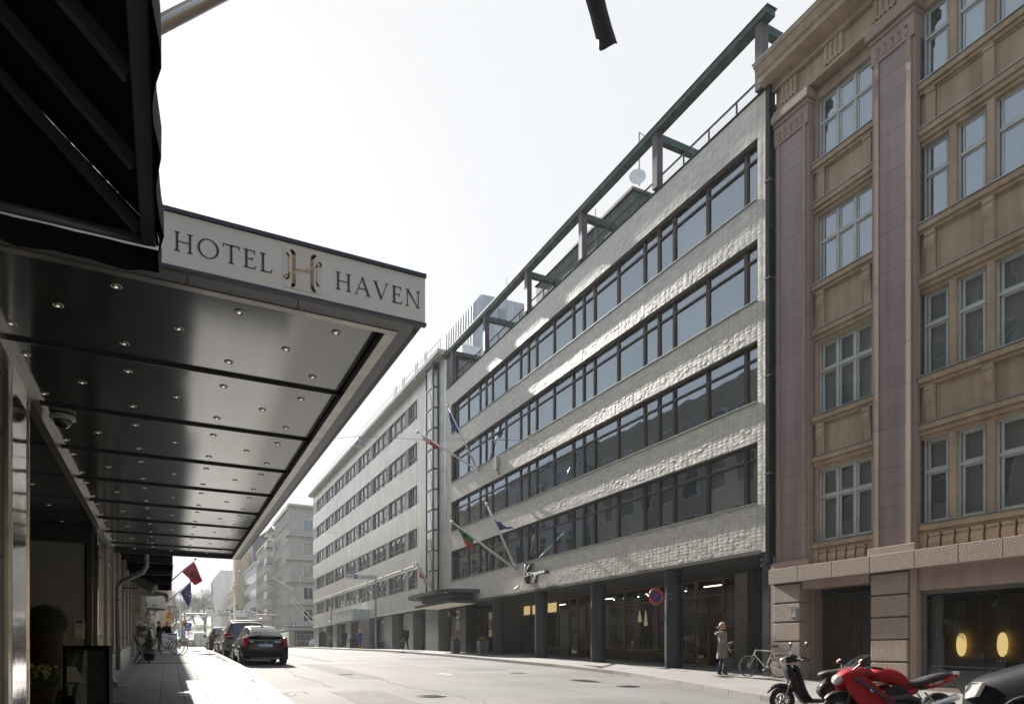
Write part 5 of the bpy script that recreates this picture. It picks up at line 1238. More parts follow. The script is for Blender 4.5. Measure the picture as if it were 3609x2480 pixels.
for k in range(14):
    s = (k/13-.5)*2; P = [Vector((X, Yq, .4)), Vector((X, Yq-s*.1, .75)), Vector((X+rr.uniform(-.1,.1), Yq-.16-s*.22, .85-.1*abs(s))), Vector((X, Yq-.2-s*.36, .55-.25*abs(s)))]
    br.tube(P, .004, 4)
    for q in range(26): c = P[2].lerp(P[3], rr.random()) if q % 2 else P[1].lerp(P[2], rr.random()); leafball(fl, c+Vector((rr.gauss(0,.03), rr.gauss(0,.03), rr.gauss(0,.03))), .012, 3, .014, rr)
obj('twigs', br, m_stem, a); obj('blossom', fl, M('pale_blossom', (.5,.42,.42), .7), a, fix=False)
# ================================================================ METAL CLAD OFFICE BUILDING AND THE HOUSES BEYOND
m_clad = M('champagne_metal_cladding', (.68, .67, .62), .32, m=.4, var=.07, scale=.8, bump=.18, bs=1.6, rn=.05)
m_cladj = M('cladding_seam', (.22, .21, .19), .5, m=.3, var=.1)
m_wf2 = M('taupe_window_frame', (.30, .275, .245), .5, var=.08)
m_gran2 = M('grey_granite_slab', (.19, .19, .185), .5, var=.2, scale=12, rn=.1, det=6)
m_side = M('blue_grey_reveal', (.20, .23, .26), .5, var=.1)
mbld = thing('metal_clad_building', 'office building in pale champagne metal with five rows of windows and a glass lift tower', 'building', (16.6, 66, 0))
Y0, Y1 = 42.62, 89.3
R2 = [(18.94, 17.50), (15.77, 14.33), (12.55, 11.11), (9.35, 7.91), (6.28, 4.84)]
Z0m, Z1m = 3.34, 20.0
pxw = [(1439,1508),(1370,1425),(1313,1359),(1263,1302),(1219,1253),(1180,1212),(1147,1174),(1116,1140)]
wy = [(YP(b, 16.6), YP(a, 16.6)) for a, b in pxw]
wy = [(a, b) for a, b in wy]; wy[0] = (48.6, wy[0][1])
bnd = [(Z0m, 4.84), (6.28, 7.91), (9.35, 11.11), (12.55, 14.33), (15.77, 17.50), (18.94, Z1m)]
t = MB()
t.box(16.62, 16.9, Y0, Y1, Z0m, Z1m-.02) if False else None
for a, b in bnd: t.box(16.63, 16.95, Y0+.01, Y1-.01, a, b)
for zt_, zb2 in R2:
    pv = Y1-.01
    for a, b in wy[::-1]: t.box(16.63, 16.95, b, pv, zb2+.001, zt_-.001); pv = a
    t.box(16.63, 16.95, Y0+.01, pv, zb2+.001, zt_-.001)
t.box(17.6, 27, Y0+.3, Y1-.3, -1, Z1m-.1)
obj('wall', t, m_cladj, mbld)
wstep = .56; cnt = 0; ov = MB()
def cladpiece(y, w_, z0, z1):
    global cnt
    mb = MB(); a, b = y+.012, y+w_-.012
    mb.v = [(16.62,a,z0),(16.62,b,z0),(16.62,b,z1),(16.62,a,z1),(16.602,a+.02,z0),(16.602,b-.02,z0),(16.602,b-.02,z1),(16.602,a+.02,z1)]; mb.f = [(4,5,6,7),(0,1,5,4),(1,2,6,5),(2,3,7,6),(3,0,4,7)]; mb.m = [0]*5
    mb.box(16.592, 16.619, b+.002, b+.018, z0, z1)
    if cnt < 300: obj('cladding_panel', mb, m_clad, mbld); cnt += 1
    else: ov.add(mb.v, mb.f)
i = 0
ny = int((Y1-Y0)/wstep); ww = (Y1-Y0)/ny
for i in range(ny):
    y = Y0 + ww*i
    for a, b in bnd: cladpiece(y, ww, a+.004, b-.004)
ov2 = MB()
for zt_, zb2 in R2:
    pv = Y1
    for a, b in wy[::-1] + [(Y0, Y0)]:
        if pv - b > .7: 
            n = max(1, round((pv-b)/wstep)); w_ = (pv-b)/n
            if b < Y0+.1:
                q = Y0
                while q < pv-.05: e_ = min(q+ww, pv); ov.box(16.602, 16.62, q+.03, e_-.03, zb2, zt_); ov.box(16.592, 16.619, e_+.002, e_+.018, zb2, zt_); q += ww
        pv = a
obj('cladding_panels', ov, m_clad, mbld, kind='stuff')
side = MB()
pv = Y1
for zt_, zb2 in R2:
    for a, b in wy:
        f = MB(); w_ = b-a; x = 16.74
        n = 3; sp = [a, a+w_*.30, a+w_*.67, b]
        f.box(x-.05, x+.05, a, a+.07, zb2, zt_); f.box(x-.05, x+.05, b-.07, b, zb2, zt_); f.box(x-.048, x+.05, a+.071, b-.071, zt_-.08, zt_); f.box(x-.048, x+.05, a+.071, b-.071, zb2, zb2+.08)
        for k in (1, 2): f.box(x-.07, x+.05, sp[k]-.055, sp[k]+.055, zb2+.081, zt_-.081)
        for k in range(3): f.box(x-.046, x+.05, sp[k]+.075, sp[k+1]-.075, zb2+.38, zb2+.46)
        fo = obj('window', f, m_wf2, mbld)
        q = MB(); q.box(x+.01, x+.016, a+.05, b-.05, zb2+.05, zt_-.05); obj('pane', q, m_glass, fo)
        q = MB(); q.box(x+.1, x+.11, a+.05, b-.05, zb2+.05, zt_-.05); obj('curtain', q, rnd.choice([m_room, m_curt, m_room, m_screen]), fo)
        q = MB(); q.box(16.60, 16.64, b+.01, b+.42, zb2+.01, zt_-.01); obj('shutter_panel', q, m_side, fo)
t = MB(); t.box(16.0, 27, Y0+.02, Y1+.25, Z1m, Z1m+.22); t.box(16.1, 16.6, Y0+.05, Y1+.2, Z1m-.12, Z1m-.002); obj('eaves', t, m_palegr, mbld)
t = MB(); t.tube([(16.3, Y0+.2, Z1m+1.0), (16.3, Y1, Z1m+1.0)], .02, 4); t.tube([(16.3, Y0+.2, Z1m+.6), (16.3, Y1, Z1m+.6)], .015, 4)
for k in range(26): t.tube([(16.3, Y0+.3+1.8*k, Z1m+.2), (16.3, Y0+.3+1.8*k, Z1m+1.0)], .015, 4)
obj('roof_rail', t, m_alu, mbld)
for k, px in enumerate((1390, 1418, 1463, 1495)):
    yy = YP(px, 16.1); a = thing('roof_antenna', ['farthest', 'second', 'third', 'nearest'][k] + ' of the four pale mobile antennas on the metal clad roof edge', 'antenna', (16.1, yy, 20.2), 0, 'mobile antennas on the roof edge')
    t = MB(); t.box(16.05, 16.17, yy-.1, yy+.1, 19.9, 21.1); obj('panel', t, m_white, a, bevel=.04)
    t = MB(); t.tube([(16.3, yy+.1, 20.2), (16.3, yy+.1, 21.3)], .03, 6); t.tube([(16.3, yy+.1, 20.8), (16.1, yy, 20.8)], .03, 5); obj('pole', t, m_grey, a)
# glass lift tower standing proud of the cladding
lt = thing('glass_lift_tower', 'narrow black framed glass lift tower standing on the pale metal facade', 'tower', (16, 46.5, 4))
ta, tb_, tx = 44.0, 45.4, 16.13
zt0, zt1 = 4.25, 19.6
t = MB()
for x, y in ((tx, ta), (tx, tb_-.1), (16.5, ta)): t.box(x, x+.1, y, y+.1, zt0, zt1)
obj('frame_post', t, m_black, lt)
nl = 11
for k in range(nl+1):
    z = zt0 + (zt1-zt0)*k/nl; t = MB(); t.box(tx+.001, 16.5, ta+.001, ta+.099, z-.05, z+.05); t.box(tx+.002, tx+.098, ta+.1, tb_-.101, z-.05, z+.05); t.box(tx+.101, 16.58, ta+.101, tb_-.002, z-.03, z+.01) if k in (0, nl) else None; obj('frame_bar', t, m_black, lt)
    if k < nl:
        z2 = zt0 + (zt1-zt0)*(k+1)/nl; q = MB(); q.box(tx+.11, 16.49, ta+.045, ta+.052, z+.05, z2-.05); q.box(tx+.045, tx+.052, ta+.1, tb_-.1, z+.05, z2-.05); obj('pane', q, m_glass, lt)
        q = MB(); q.tube([(tx+.1, ta+.4, z+.05), (16.4, ta+1.2, z2-.05)], .04, 5); obj('inner_stair', q, m_dkgrey, lt)
t = MB(); t.box(tx-.05, 16.58, ta-.05, tb_+.05, zt0-.4, zt0-.06); t.box(tx-.04, 16.58, ta-.04, tb_+.04, zt1+.06, zt1+.2); obj('end_cap', t, m_brown, lt)
# ground floor of grey granite piers
gbY = [YP(px, 16.6) for px in (1568, 1530, 1497, 1454, 1420, 1376, 1352, 1300, 1262, 1218, 1190, 1160, 1135, 1112)]
t = MB(); t.box(17.5, 17.6, Y0, Y1, -1, Z0m-.02); t.box(16.62, 17.6, Y0+.02, Y1-.02, Z0m-.2, Z0m-.01); obj('back_wall', t, m_darkst, mbld)
for k, px in enumerate(((1497,1542), (1421,1453), (1352,1379), (1262,1300), (1218,1235), (1172,1185), (1135,1147), (1104,1122))):
    a, b = YP(px[1], 16.6), YP(px[0], 16.6); z = g(a)-.3
    while z < Z0m-.21: t = MB(); t.box(16.64, 17.49, a, b, z+.004, min(z+.85, Z0m-.21)-.004); obj('granite_block', t, m_gran2, mbld, bevel=.01); z += .85
for px in ((1380,1419), (1300,1350), (1190,1216), (1150,1170)):
    a, b = YP(px[1], 17.1), YP(px[0], 17.1); frame_between(mbld, a, b, [g(a)+.7, g(a)+2.9], X=17.2, mat=m_wf2, glass=m_glass, name='ground_window')
t = MB(); t.box(16.55, 16.95, Y0+.03, Y1-.03, Z0m-.10, Z0m-.001); obj('soffit_strip', t, m_white, mbld)
bd = thing('street_door', 'narrow panelled door in the dark recess of the metal clad building', 'door', (17.4, 50, .3))
a, b = YP(1489, 17.42), YP(1474, 17.42); t = MB(); t.box(17.40, 17.48, min(a,b), max(a,b), g(50), 2.35); obj('leaf', t, m_side, bd)
t = MB()
for z in (.55, 1.05, 1.55): t.box(17.385, 17.3995, min(a,b)+.12, max(a,b)-.12, z, z+.4)
obj('panel', t, m_grey, bd)
# bank canopy with standing letters, emblem
bc = thing('glass_canopy', 'small frosted glass canopy over the bank entrance of the metal clad building', 'canopy', (15.5, 66, 3.5))
ya, yb = YP(1301, 15.2), YP(1243, 15.2)
Zc0 = 3.05
m_frost = M('frosted_glass', (.40, .46, .45), .25, var=.05, ior=1.6)
t = MB(); t.box(15.0, 16.6, 62.0, 70.5, Zc0, Zc0+.06); t.box(15.0, 16.6, 62.0, 70.5, Zc0+.95, Zc0+1.0); obj('slab', t, m_alu, bc)
for k in range(7): t = MB(); q = 62.05+k*1.2; t.box(15.02, 15.05, q+.03, q+1.17, Zc0+.07, Zc0+.94); obj('glass_panel', t, m_frost, bc)
for k in range(3): t = MB(); t.box(15.08+k*.5, 15.55+k*.5, 62.02, 62.05, Zc0+.07, Zc0+.94); obj('glass_panel', t, m_frost, bc)
text('BANK', bc, (15.0, 66.3, Zc0+1.05), (.4,-1,0), (0,0,1), .95, m_white, 3.4, ext=.03)
text('Wespro', bc, (15.0, 70.4, Zc0+1.05), (.3,-1,0), (0,0,1), .55, m_white, 3.4, ext=.03)
em = thing('wall_emblem', 'pale lion like relief emblem on the metal facade left of the glass canopy', 'emblem', (16.5, 76, 3.8))
Yq, Zq = YP(1162, 16.5), ZP(1162, 2175, 16.5); t = MB(); t.ball((16.55, Yq, Zq), .06, .5, .8, 10, 6); t.ball((16.5, Yq-.1, Zq+.9), .08, .35, .3, 8, 5); t.ball((16.5, Yq+.3, Zq-.6), .06, .35, .25, 8, 5); obj('relief', t, m_alu, em)
# awning boxes over the lowest row
for k, (a, b) in enumerate(wy[:8]):
    aw = thing('folded_awning', ('nearest', 'second', 'third', 'fourth', 'fifth', 'sixth', 'seventh', 'farthest')[k] + ' rolled up awning with arms over the lowest window row', 'awning', (16.4, (a+b)/2, 6.4), 0, 'rolled awnings on the metal clad building')
    t = MB(); t.tube([(16.38, a-.1, 6.45), (16.38, b+.3, 6.45)], .09, 8); obj('roll', t, m_palegr, aw)
    for q in (a+.3, b-.1): t = MB(); t.tube([(16.55, q, 6.3), (16.15, q+.2, 5.7), (16.5, q+.1, 5.5)], .035, 5); obj('arm', t, m_grey, aw)
# ---------------------------------------------------------------- generic far houses
m_fw = MB(); m_fw.box(-.06, .0, -.5, .5, 0, 1, 0); m_fw.box(-.075, -.061, -.43, -.03, .06, .94, 1); m_fw.box(-.075, -.061, .03, .43, .06, .94, 1)
m_winfr = M('pale_window_frame', (.48,.47,.44), .6)
fwin = m_fw.mesh('window', [m_winfr, m_glassfar])
m_fw = MB(); m_fw.box(-.03, .0, -.5, .5, 0, 1, 1); m_fw.box(-.05, -.031, -.5, .5, -.04, .0, 0); m_fw.box(-.05, -.031, -.03, .03, 0, 1, 0)
m_fw.box(-.05, -.031, -.5, -.44, 0, 1, 0); m_fw.box(-.05, -.031, .44, .5, 0, 1, 0)
fwin2 = m_fw.mesh('window', [m_winfr, m_glassfar])
m_conc = M('taupe_render', (.38, .355, .32), .85, var=.08, scale=.4, streak=.1)
m_conc2 = M('taupe_render_light', (.42, .395, .36), .85, var=.08, scale=.4, streak=.1)
m_wht = M('blue_white_panel', (.46, .49, .52), .6, var=.05)
m_roofd = M('dark_roof_sheet', (.06, .065, .07), .5, var=.15, m=.2)
def farhouse(label, y0, y1, h, mat, rows, win, spacing, wsize, x=16.5, xb=32, zlow=3.6, hh=None, cor=.3):
    a = thing('house', label, 'building', (x, (y0+y1)/2, g(y0)))
    t = MB(); t.box(x, xb, y0, y1, -1, h); obj('wall', t, mat, a)
    t = MB(); t.box(x-cor, xb, y0-.02, y1+.02, h+.002, h+.3); obj('cornice', t, mat, a)
    n = int((y1-y0-.6)/spacing)
    for z in rows:
        for k in range(n):
            y = y0 + (y1-y0)*(k+.5)/n; place(win, 'window', a, (x-.001, y, z), None, (1, wsize[0], wsize[1]))
        t = MB(); t.box(x-.10, x-.001, y0+.1, y1-.1, z-.16, z-.06); obj('string_course', t, mat, a)
    t = MB(); t.box(x-.02, x-.001, y0+.3, y1-.3, .9, 3.3); obj('shop_windows', t, m_glassfar, a)
    return a
c1 = farhouse('taupe corner house with a rounded balcony corner across the side street', 107.8, 124, 22.0, m_conc, [4.8, 7.9, 11.0, 14.1, 17.2, 20.0], fwin2, 1.35, (.95, 1.6), x=16.5, xb=26)
# its end wall facing the camera: windows, bands
fwe = MB(); fwe.box(-.6, .6, -.05, 0, 0, 1, 0); fwe.box(-.5, -.03, -.065, -.051, .06, .94, 1); fwe.box(.03, .5, -.065, -.051, .06, .94, 1); fwem = fwe.mesh('window', [m_winfr, m_glassfar])
for k, z in enumerate((4.9, 8.2, 11.6, 15.0, 18.6)):
    place(fwem, 'window', c1, (19.3, 107.799, z), None, (1.3, 1, 2.0))
    t = MB(); t.box(16.0, 20.6, 107.35, 107.799, z-.75, z-.55); t.box(16.0, 16.499, 107.8, 109.6, z-.75, z-.55); obj('balcony_edge', t, m_conc2, c1)
    t = MB(); t.box(16.52, 17.2, 107.75, 107.799, z-.2, z+2.1); obj('loggia', t, m_conc, c1)
t = MB(); t.box(15.6, 21.5, 106.4, 107.79, 3.5, 3.75); t.box(15.6, 16.49, 107.8, 123, 3.5, 3.75); obj('ledge', t, m_conc2, c1)
t = MB(); t.box(17.3, 21.5, 107.72, 107.79, 1.1, 3.3); t.box(17.5, 21.2, 107.64, 107.719, 1.3, 3.2); obj('shop_front', t, m_glassfar, c1)
t = MB(); t.box(16.2, 30, 106.9, 124.2, 22.3, 22.6); obj('roof', t, m_palegr, c1)
bays2 = []
for k, z in enumerate((4.6, 7.6, 10.6, 13.6, 16.6, 19.4)):
    t = MB(); t.box(15.3, 16.49, 124.3, 128.5, z-1.0, z+.15); t.box(15.35, 16.49, 124.35, 128.45, z+1.3, z+1.45); obj('balcony', t, m_palegr, c1)
farhouse('taupe house with thin white ribs between its windows', 128.8, 150, 20.4, m_conc2, [4.6, 7.6, 10.6, 13.6, 16.6], fwin2, 1.15, (.75, 1.7), x=16.55)
farhouse('white panelled house with dark window bands', 150.3, 176, 18.8, m_wht, [4.6, 8.1, 11.6, 15.1], fwin, 1.5, (1.35, 2.0), x=16.5)
yh = farhouse('yellow house with gables, grey balconies and a corner turret', 180, 226, 17.5, m_yellow, [4.6, 8.0, 11.4, 14.4], fwin, 3.2, (1.3, 2.0), x=16.5)
t = MB(); t.box(14.9, 16.49, 180, 187, 3.6, 16.5); t.box(14.6, 16.49, 179.7, 187.3, 16.51, 17.1); t.box(15.0, 21, 184, 190, 17.9, 25.5); obj('turret', t, m_yellow, yh)
for z in (6.2, 9.8, 13.3): place(fwem, 'window', yh, (17.6, 179.99, z), None, (1.0, 1, 2.2))
for z in (5.5, 10.5): t = MB(); t.box(14.9, 16.49, 205, 212, z, z+1.6); obj('balcony', t, m_roofd, yh)
dr = thing('roof_tower', 'dark sheet metal tower roof rising behind the white and yellow houses', 'roof structure', (22, 182, 18))
t = MB(); t.prism([(18.6, 176.3, 17.6), (32, 176.3, 17.6), (32, 176.3, 30.0), (21.8, 176.3, 30.0), (18.4, 176.3, 27.4)], (0, 14, 0)); obj('roof', t, m_roofd, dr)
t = MB(); t.box(20, 21.6, 176.2, 176.29, 24.2, 25.2); obj('skylight', t, m_glassfar, dr)
m_net = M('scaffold_netting', (.60,.61,.62), .8, var=.15, scale=.4, stretch=(1,1,.2))
sf = thing('scaffolding', 'scaffold wrapped in white netting on a house front', 'scaffolding', (15.5, 245, 10))
t = MB(); t.box(14.6, 20, 227, 262, 1.6, 25.5); obj('netting', t, m_net, sf)
for k in range(12): t = MB(); t.box(14.5, 14.59, 226.9, 262, 3+2*k, 3.12+2*k); t.box(14.5, 20, 226.88, 226.98, 3+2*k, 3.12+2*k); obj('deck', t, m_alu, sf)
for k in range(18): t = MB(); t.tube([(14.52, 227+k*2, 1.6), (14.52, 227+k*2, 26)], .04, 4); obj('pole', t, m_alu, sf)
farhouse('cream house at the far end of the street beside the park trees', 263, 300, 27.5, M('cream_render', (.50,.46,.37), .8, var=.08), [6, 10, 14, 18, 22], fwin, 3.4, (1.3, 2.3), x=15.6)
# ---------------------------------------------------------------- bare park trees
m_bark = M('grey_brown_bark', (.085, .072, .062), .9, var=.25, scale=4)
m_twig = M('bare_twigs', (.06, .048, .042), .9, var=.2, scale=1)
def tree(label, base, h, seed, spread=.9):
    rr = random.Random(seed); a = thing('bare_tree', label, 'tree', base, 0, 'bare trees in the park')
    tk = MB(); tw = MB()
    def branch(p, d, ln, r, lev):
        n = 3; pts = [p]; rs = [r]
        for k in range(n):
            d = (d + Vector((rr.gauss(0,.13), rr.gauss(0,.13), rr.gauss(0,.08)+.05))).normalized(); p = p + d*ln/n; pts.append(p); rs.append(r*(1-.45*(k+1)/n))
        (tk if lev < 3 else tw).tube(pts, rs, 7 if lev < 2 else (4 if lev < 4 else 3), cap=False)
        if lev >= 6: return
        m = (6, 4, 4, 4, 4, 3)[lev]
        for k in range(m):
            f = .35 + .65*(k+.5)/m if lev else .3+.7*(k+.6)/m; q = pts[0].lerp(pts[-1], f) if lev else pts[min(3, int(f*3))].lerp(pts[min(3, int(f*3)+1)], f*3-int(f*3)) if f < 1 else pts[-1]
            ax_ = Vector((rr.gauss(0,1), rr.gauss(0,1), rr.gauss(0,.4))).normalized(); nd = (d*.75 + ax_*spread*(.8 if lev else .9)).normalized()
            branch(q, nd, ln*rr.uniform(.52, .76), max(.016, r*.52), lev+1)
    b = Vector(base); branch(b, Vector((rr.uniform(-.06,.06), 0, 1)), h*.42, h*.022, 0)
    obj('trunk', tk, m_bark, a, smooth=True, fix=False); obj('crown', tw, m_twig, a, fix=False)
tpos = [(1.5, 275, 20.5, 'bare tree at the left end of the park row'), (5.0, 297, 23, 'bare tree left of the park path'), (-6, 300, 22, 'bare tree behind the flags'), (13.2, 292, 23, 'tall dark trunked bare tree right of the park path'), (10.5, 325, 17, 'bare tree higher up the park slope'), (19, 318, 18, 'bare tree beside the cream house'), (3.5, 335, 16, 'bare tree at the top of the slope'), (24, 300, 18, 'bare tree partly behind the cream house')]
for i, (x, y, h, lb) in enumerate(tpos):
    tree(lb, (x, y, g(y) + .3 + 2.2*math.exp(-((x-18)/26)**2)*min(1, (y-262)/150*22/8)), h, 40+i)
# ---------------------------------------------------------------- street lamps on wires
m_domel = M('lamp_dome_grey', (.30,.32,.33), .4, m=.3)
lampd = [(PT(1266, 1567, 39), .30, 'nearest domed street lamp hanging on a wire before the metal facade', (16.6, 30.7, 10.9), (-1.1, 51, 13.4)),
         (PT(955, 1871, 66), .32, 'middle domed street lamp hanging near the taupe corner house', (16.6, 66, 11.6), (-1.1, 62, 12.0)),
         (PT(844, 2019, 112), .3, 'farthest domed street lamp, hanging before the yellow house', (16.5, 112, 13.6), (-1.1, 112, 13.9))]
for p, r, lb, w1, w2 in lampd:
    a = thing('street_lamp', lb, 'street lamp', p, 0, 'lamps hung over the street on wires')
    t = MB(); t.lathe([(r, -.05), (r*.97, .05), (r*.75, .22), (r*.35, .33), (r*.25, .42), (.03, .44)], p, 20); obj('dome', t, m_domel, a, smooth=40)
    t = MB(); t.lathe([(r*.9, -.055), (r*.6, -.14), (.02, -.17)], p, 20); obj('diffuser', t, m_white, a, smooth=40)
    q = Vector(p) + Vector((0,0,.5)); t = MB(); t.tube([q-Vector((0,0,.08)), q], .02, 5)
    for e in (w1, w2):
        e = Vector(e); t.tube([q, q.lerp(e, .5) - Vector((0,0,.15)), e], .012, 4)
    obj('wire', t, m_grey, a)
ew = thing('street_wire', 'thin wire stretched from the tile facade across the metal facade', 'wire', (16, 30, 11)); t = MB(); t.tube([(16.6, YP(1873, 16.6), ZP(1873, 1551, 16.6)), (12, 31, 10.4)], .008, 4); t.tube([(16.6, YP(1873, 16.6), ZP(1873, 1551, 16.6)), (16.5, YP(1900, 16.5), ZP(1900, 1590, 16.5))], .012, 4); obj('wire', t, m_grey, ew)
# ---------------------------------------------------------------- flags
m_fr = M('flag_red', (.50, .03, .035), .75, var=.12, scale=6); m_fb = M('flag_blue', (.02, .05, .22), .75, var=.12, scale=6); m_fg = M('flag_green', (.02, .14, .05), .75, var=.12, scale=6); m_fw2 = M('flag_white', (.68, .67, .64), .75, var=.06, scale=6); m_fy = M('flag_yellow', (.62, .45, .03), .75, var=.1)
m_pole = M('white_pole', (.62, .61, .57), .45, var=.05)
def pole(base, tip, label, grp=None, r=.045):
    a = thing('flagpole', label, 'flagpole', base, 0, grp); b, t_ = Vector(base), Vector(tip)
    t = MB(); t.tube([b, b.lerp(t_, .5), t_], [r*1.15, r, r*.7], 10); obj('pole', t, m_pole, a, smooth=True)
    t = MB(); t.ball(t_, r*1.7, n=10, m=6); obj('finial', t, m_pole, a, smooth=True)
    t = MB(); t.tube([b, b + (t_-b).normalized()*.35], r*1.7, 8); obj('bracket', t, m_alu, a)
    return a
def cloth(name, label, grid, mats, wave=.05, n=18, m=12, matf=None, grp=None, seed=1, nrm=None):
    """grid: four corners hoist-top, hoist-bottom, fly-bottom, fly-top"""
    A, B, C_, D_ = [Vector(p) for p in grid]; rr = random.Random(seed); mb = MB(); N_ = nrm or (B-A).cross(D_-A).normalized()
    ph = [rr.uniform(0, 6) for _ in range(4)]
    for i in range(n+1):
        u = i/n
        for k in range(m+1):
            v = k/m; p = A.lerp(D_, u).lerp(B.lerp(C_, u), v)
            p += N_ * wave * (.25+u) * (math.sin(9*u + 5*v + ph[0]) + .6*math.sin(15*v - 4*u + ph[1]))
            p.z -= .25*wave*math.sin(6*u + ph[2])
            mb.v.append(tuple(p))
    for i in range(n):
        for k in range(m):
            a = i*(m+1)+k; mb.f.append((a, a+1, a+m+2, a+m+1)); mb.m.append(matf((i+.5)/n, (k+.5)/m) if matf else 0)
    o = obj(name, mb, mats, None, smooth=True, fix=False); return tag(o, label, 'flag', grp)
def up(px, py, zc): return PT(px, py, zc)
# red flag with star outline, blue flag with white device, on the left-hand wall
b = up(516, 2126, 39.5); tip = up(688, 1969, 40.0); pole(b, tip, 'white flagpole holding the red flag on the left hand wall', 'flagpoles on the left hand wall')
A = up(684, 1977, 40); B = up(641, 2014, 39.9); C_ = up(686, 2060, 40.4); Dd = up(714, 2047, 40.6)
fo = cloth('flag', 'red flag with a dark green star hanging off its pole beyond the awnings', (A, B, C_, Dd), [m_fr], .05, seed=3)
ctr = (A+B+C_+Dd)/4 + Vector((-.02, -.16, .02)); ux = Vector((CA, -SA, 0)); uz = Vector((0,0,1)); m_star = M('star_green', (.015,.05,.03), .8, var=0)
mb = MB(); P = [ctr + ux*.24*math.sin(2*math.pi*k/5+.25) + uz*.24*math.cos(2*math.pi*k/5+.25) for k in range(5)]
for k in range(5):
    a, b2 = P[k], P[(k+2) % 5]; d = (b2-a).normalized(); n_ = d.cross(Vector((SA, CA, 0))).normalized()*.018; mb.quad(a-n_, b2-n_, b2+n_, a+n_)
obj('star', mb, m_star, fo, fix=False)
b = up(520, 2180, 44); tip = up(672, 2047, 45); pole(b, tip, 'white flagpole holding the blue flag on the left hand wall', 'flagpoles on the left hand wall')
A = up(672, 2050, 45); B = up(634, 2086, 44.9); C_ = up(667, 2143, 45.3); Dd = up(674, 2096, 45.4)
fb_ = cloth('flag', 'dark blue flag with a white drawn device below the red flag', (A, B, C_, Dd), [m_fb], .05, seed=5)
mb = MB(); ctr = (A+B+C_+Dd)/4 + Vector((.12, -.16, 0))
def fl_(pts, r=.016):
    q = [ctr + ux*a + uz*b2 for a, b2 in pts]; mb.tube(q, r, 5)
fl_([(-.25,.1),(-.22,.02),(-.15,0)]); fl_([(-.05,.16),(.0,.24),(.07,.18),(.02,.1),(-.05,.16)]); fl_([(-.12,-.02),(.0,-.12),(.12,.0)]); fl_([(-.06,-.2),(.06,-.34),(.14,-.2),(.02,-.06),(-.06,-.2)]); fl_([(.04,.34),(.06,.38)])
obj('device', mb, m_fw2, fb_)
# V pair high on the tile facade
base = Vector((16.55, YP(1687, 16.6), ZP(1687, 1660, 16.6)))
tip1 = up(1576.6, 1430, 41); tip2 = up(1471, 1521, 41.6)
pole(base, tip1, 'upper right pole of the high pair on the tile facade, with a blue flag', 'flagpoles on the tile facade', .055); pole(base + Vector((-.05,-.1,0)), tip2, 'upper left pole of the high pair on the tile facade', 'flagpoles on the tile facade', .055)
cloth('flag', 'limp blue flag on the upper pole by the tile facade corner', (tip1+Vector((0,0,-.1)), tip1.lerp(base, .33), up(1620, 1531, 40.6), up(1589, 1500, 40.9)), [m_fb], .08, seed=7)
cloth('flag', 'limp red and white flag wrapped round the high left pole', (tip2.lerp(base, .08), tip2.lerp(base, .38), up(1546, 1578, 41), up(1490, 1555, 41.4)), [m_fr, m_fw2], .08, matf=lambda u, v: 1 if .33 < u < .66 else 0, seed=8)
base = Vector((16.55, YP(1822.6, 16.6), ZP(1822.6, 2008, 16.6)))
tip1 = up(1715, 1775, 36.4); tip2 = up(1593, 1839, 36.0)
pole(base, tip1, 'lower right pole over the script sign, with a blue flag', 'flagpoles on the tile facade', .06); pole(base + Vector((-.05,-.1,0)), tip2, 'lower left pole over the script sign, with green and red flag', 'flagpoles on the tile facade', .06)
cloth('flag', 'blue flag with a ring of yellow stars blowing off the lower pole', (tip1.lerp(base, .18), tip1.lerp(base, .40), up(1809, 1860, 36.2), up(1742, 1838, 36.3)), [m_fb, m_fy], .06, n=24, m=16, matf=lambda u, v: 1 if abs(((u-.5)**2+(v-.5)**2)**.5-.28) < .02 and int(math.atan2(u-.5, v-.5)*12/6.28*2) % 2 else 0, seed=9)
cloth('flag', 'green and red flag drooping from the lower left pole', (tip2.lerp(base, .06), tip2.lerp(base, .34), up(1662, 1942, 35.9), up(1645, 1925, 36.2)), [m_fg, m_fr], .08, matf=lambda u, v: 0 if u < .48 else 1, seed=10)
# poles on the metal facade
p1 = up(1468, 1983, 44.5); b1 = Vector((16.4, YP(1532, 16.4), ZP(1532, 2092, 16.4)))
pole(b1, p1, 'pole with a red and white flag above the rounded entrance canopy', None, .05)
cloth('flag', 'red and white flag beside the lift tower foot', (p1.lerp(b1, .1), p1.lerp(b1, .5), up(1502, 2062, 45), up(1490, 2055, 45)), [m_fw2, m_fr], .07, matf=lambda u, v: 1 if .35 < u < .6 and v < .6 else 0, seed=12)
for k, (bx, by, tx_, ty) in enumerate(((1129, 2205, 1036, 2110), (1112, 2206, 1026, 2118), (1031, 2077, 962, 2033), (1051, 2089, 1060, 2031))):
    X = 16.5 if k < 2 else 16.3; Yb_ = YP(bx, X); b_ = Vector((X, Yb_, ZP(bx, by, X))); zc_ = .4504*X+.8928*Yb_
    pole(b_, up(tx_, ty, zc_*.985), ('bare white pole at the far foot of the metal building, upper', 'bare white pole at the far foot of the metal building, lower', 'bare white pole on the taupe corner house front', 'upright bare white pole on the taupe corner house end')[k], 'bare flagpoles near the side street', .07)
q0 = up(963, 2172, 118); q1 = up(915, 2143, 116); pole(Vector((16.5, 124.0, q0.z-.6)), q1, 'far pole with the yellow, blue and red flag', None, .06)
cloth('flag', 'yellow, blue and red flag on the far taupe house', (q1.lerp(q0, .1), q1.lerp(q0, .5), up(960, 2176, 117), up(945, 2160, 117)), [m_fy, m_fb, m_fr], .05, matf=lambda u, v: int(min(2, u*3)), seed=13)
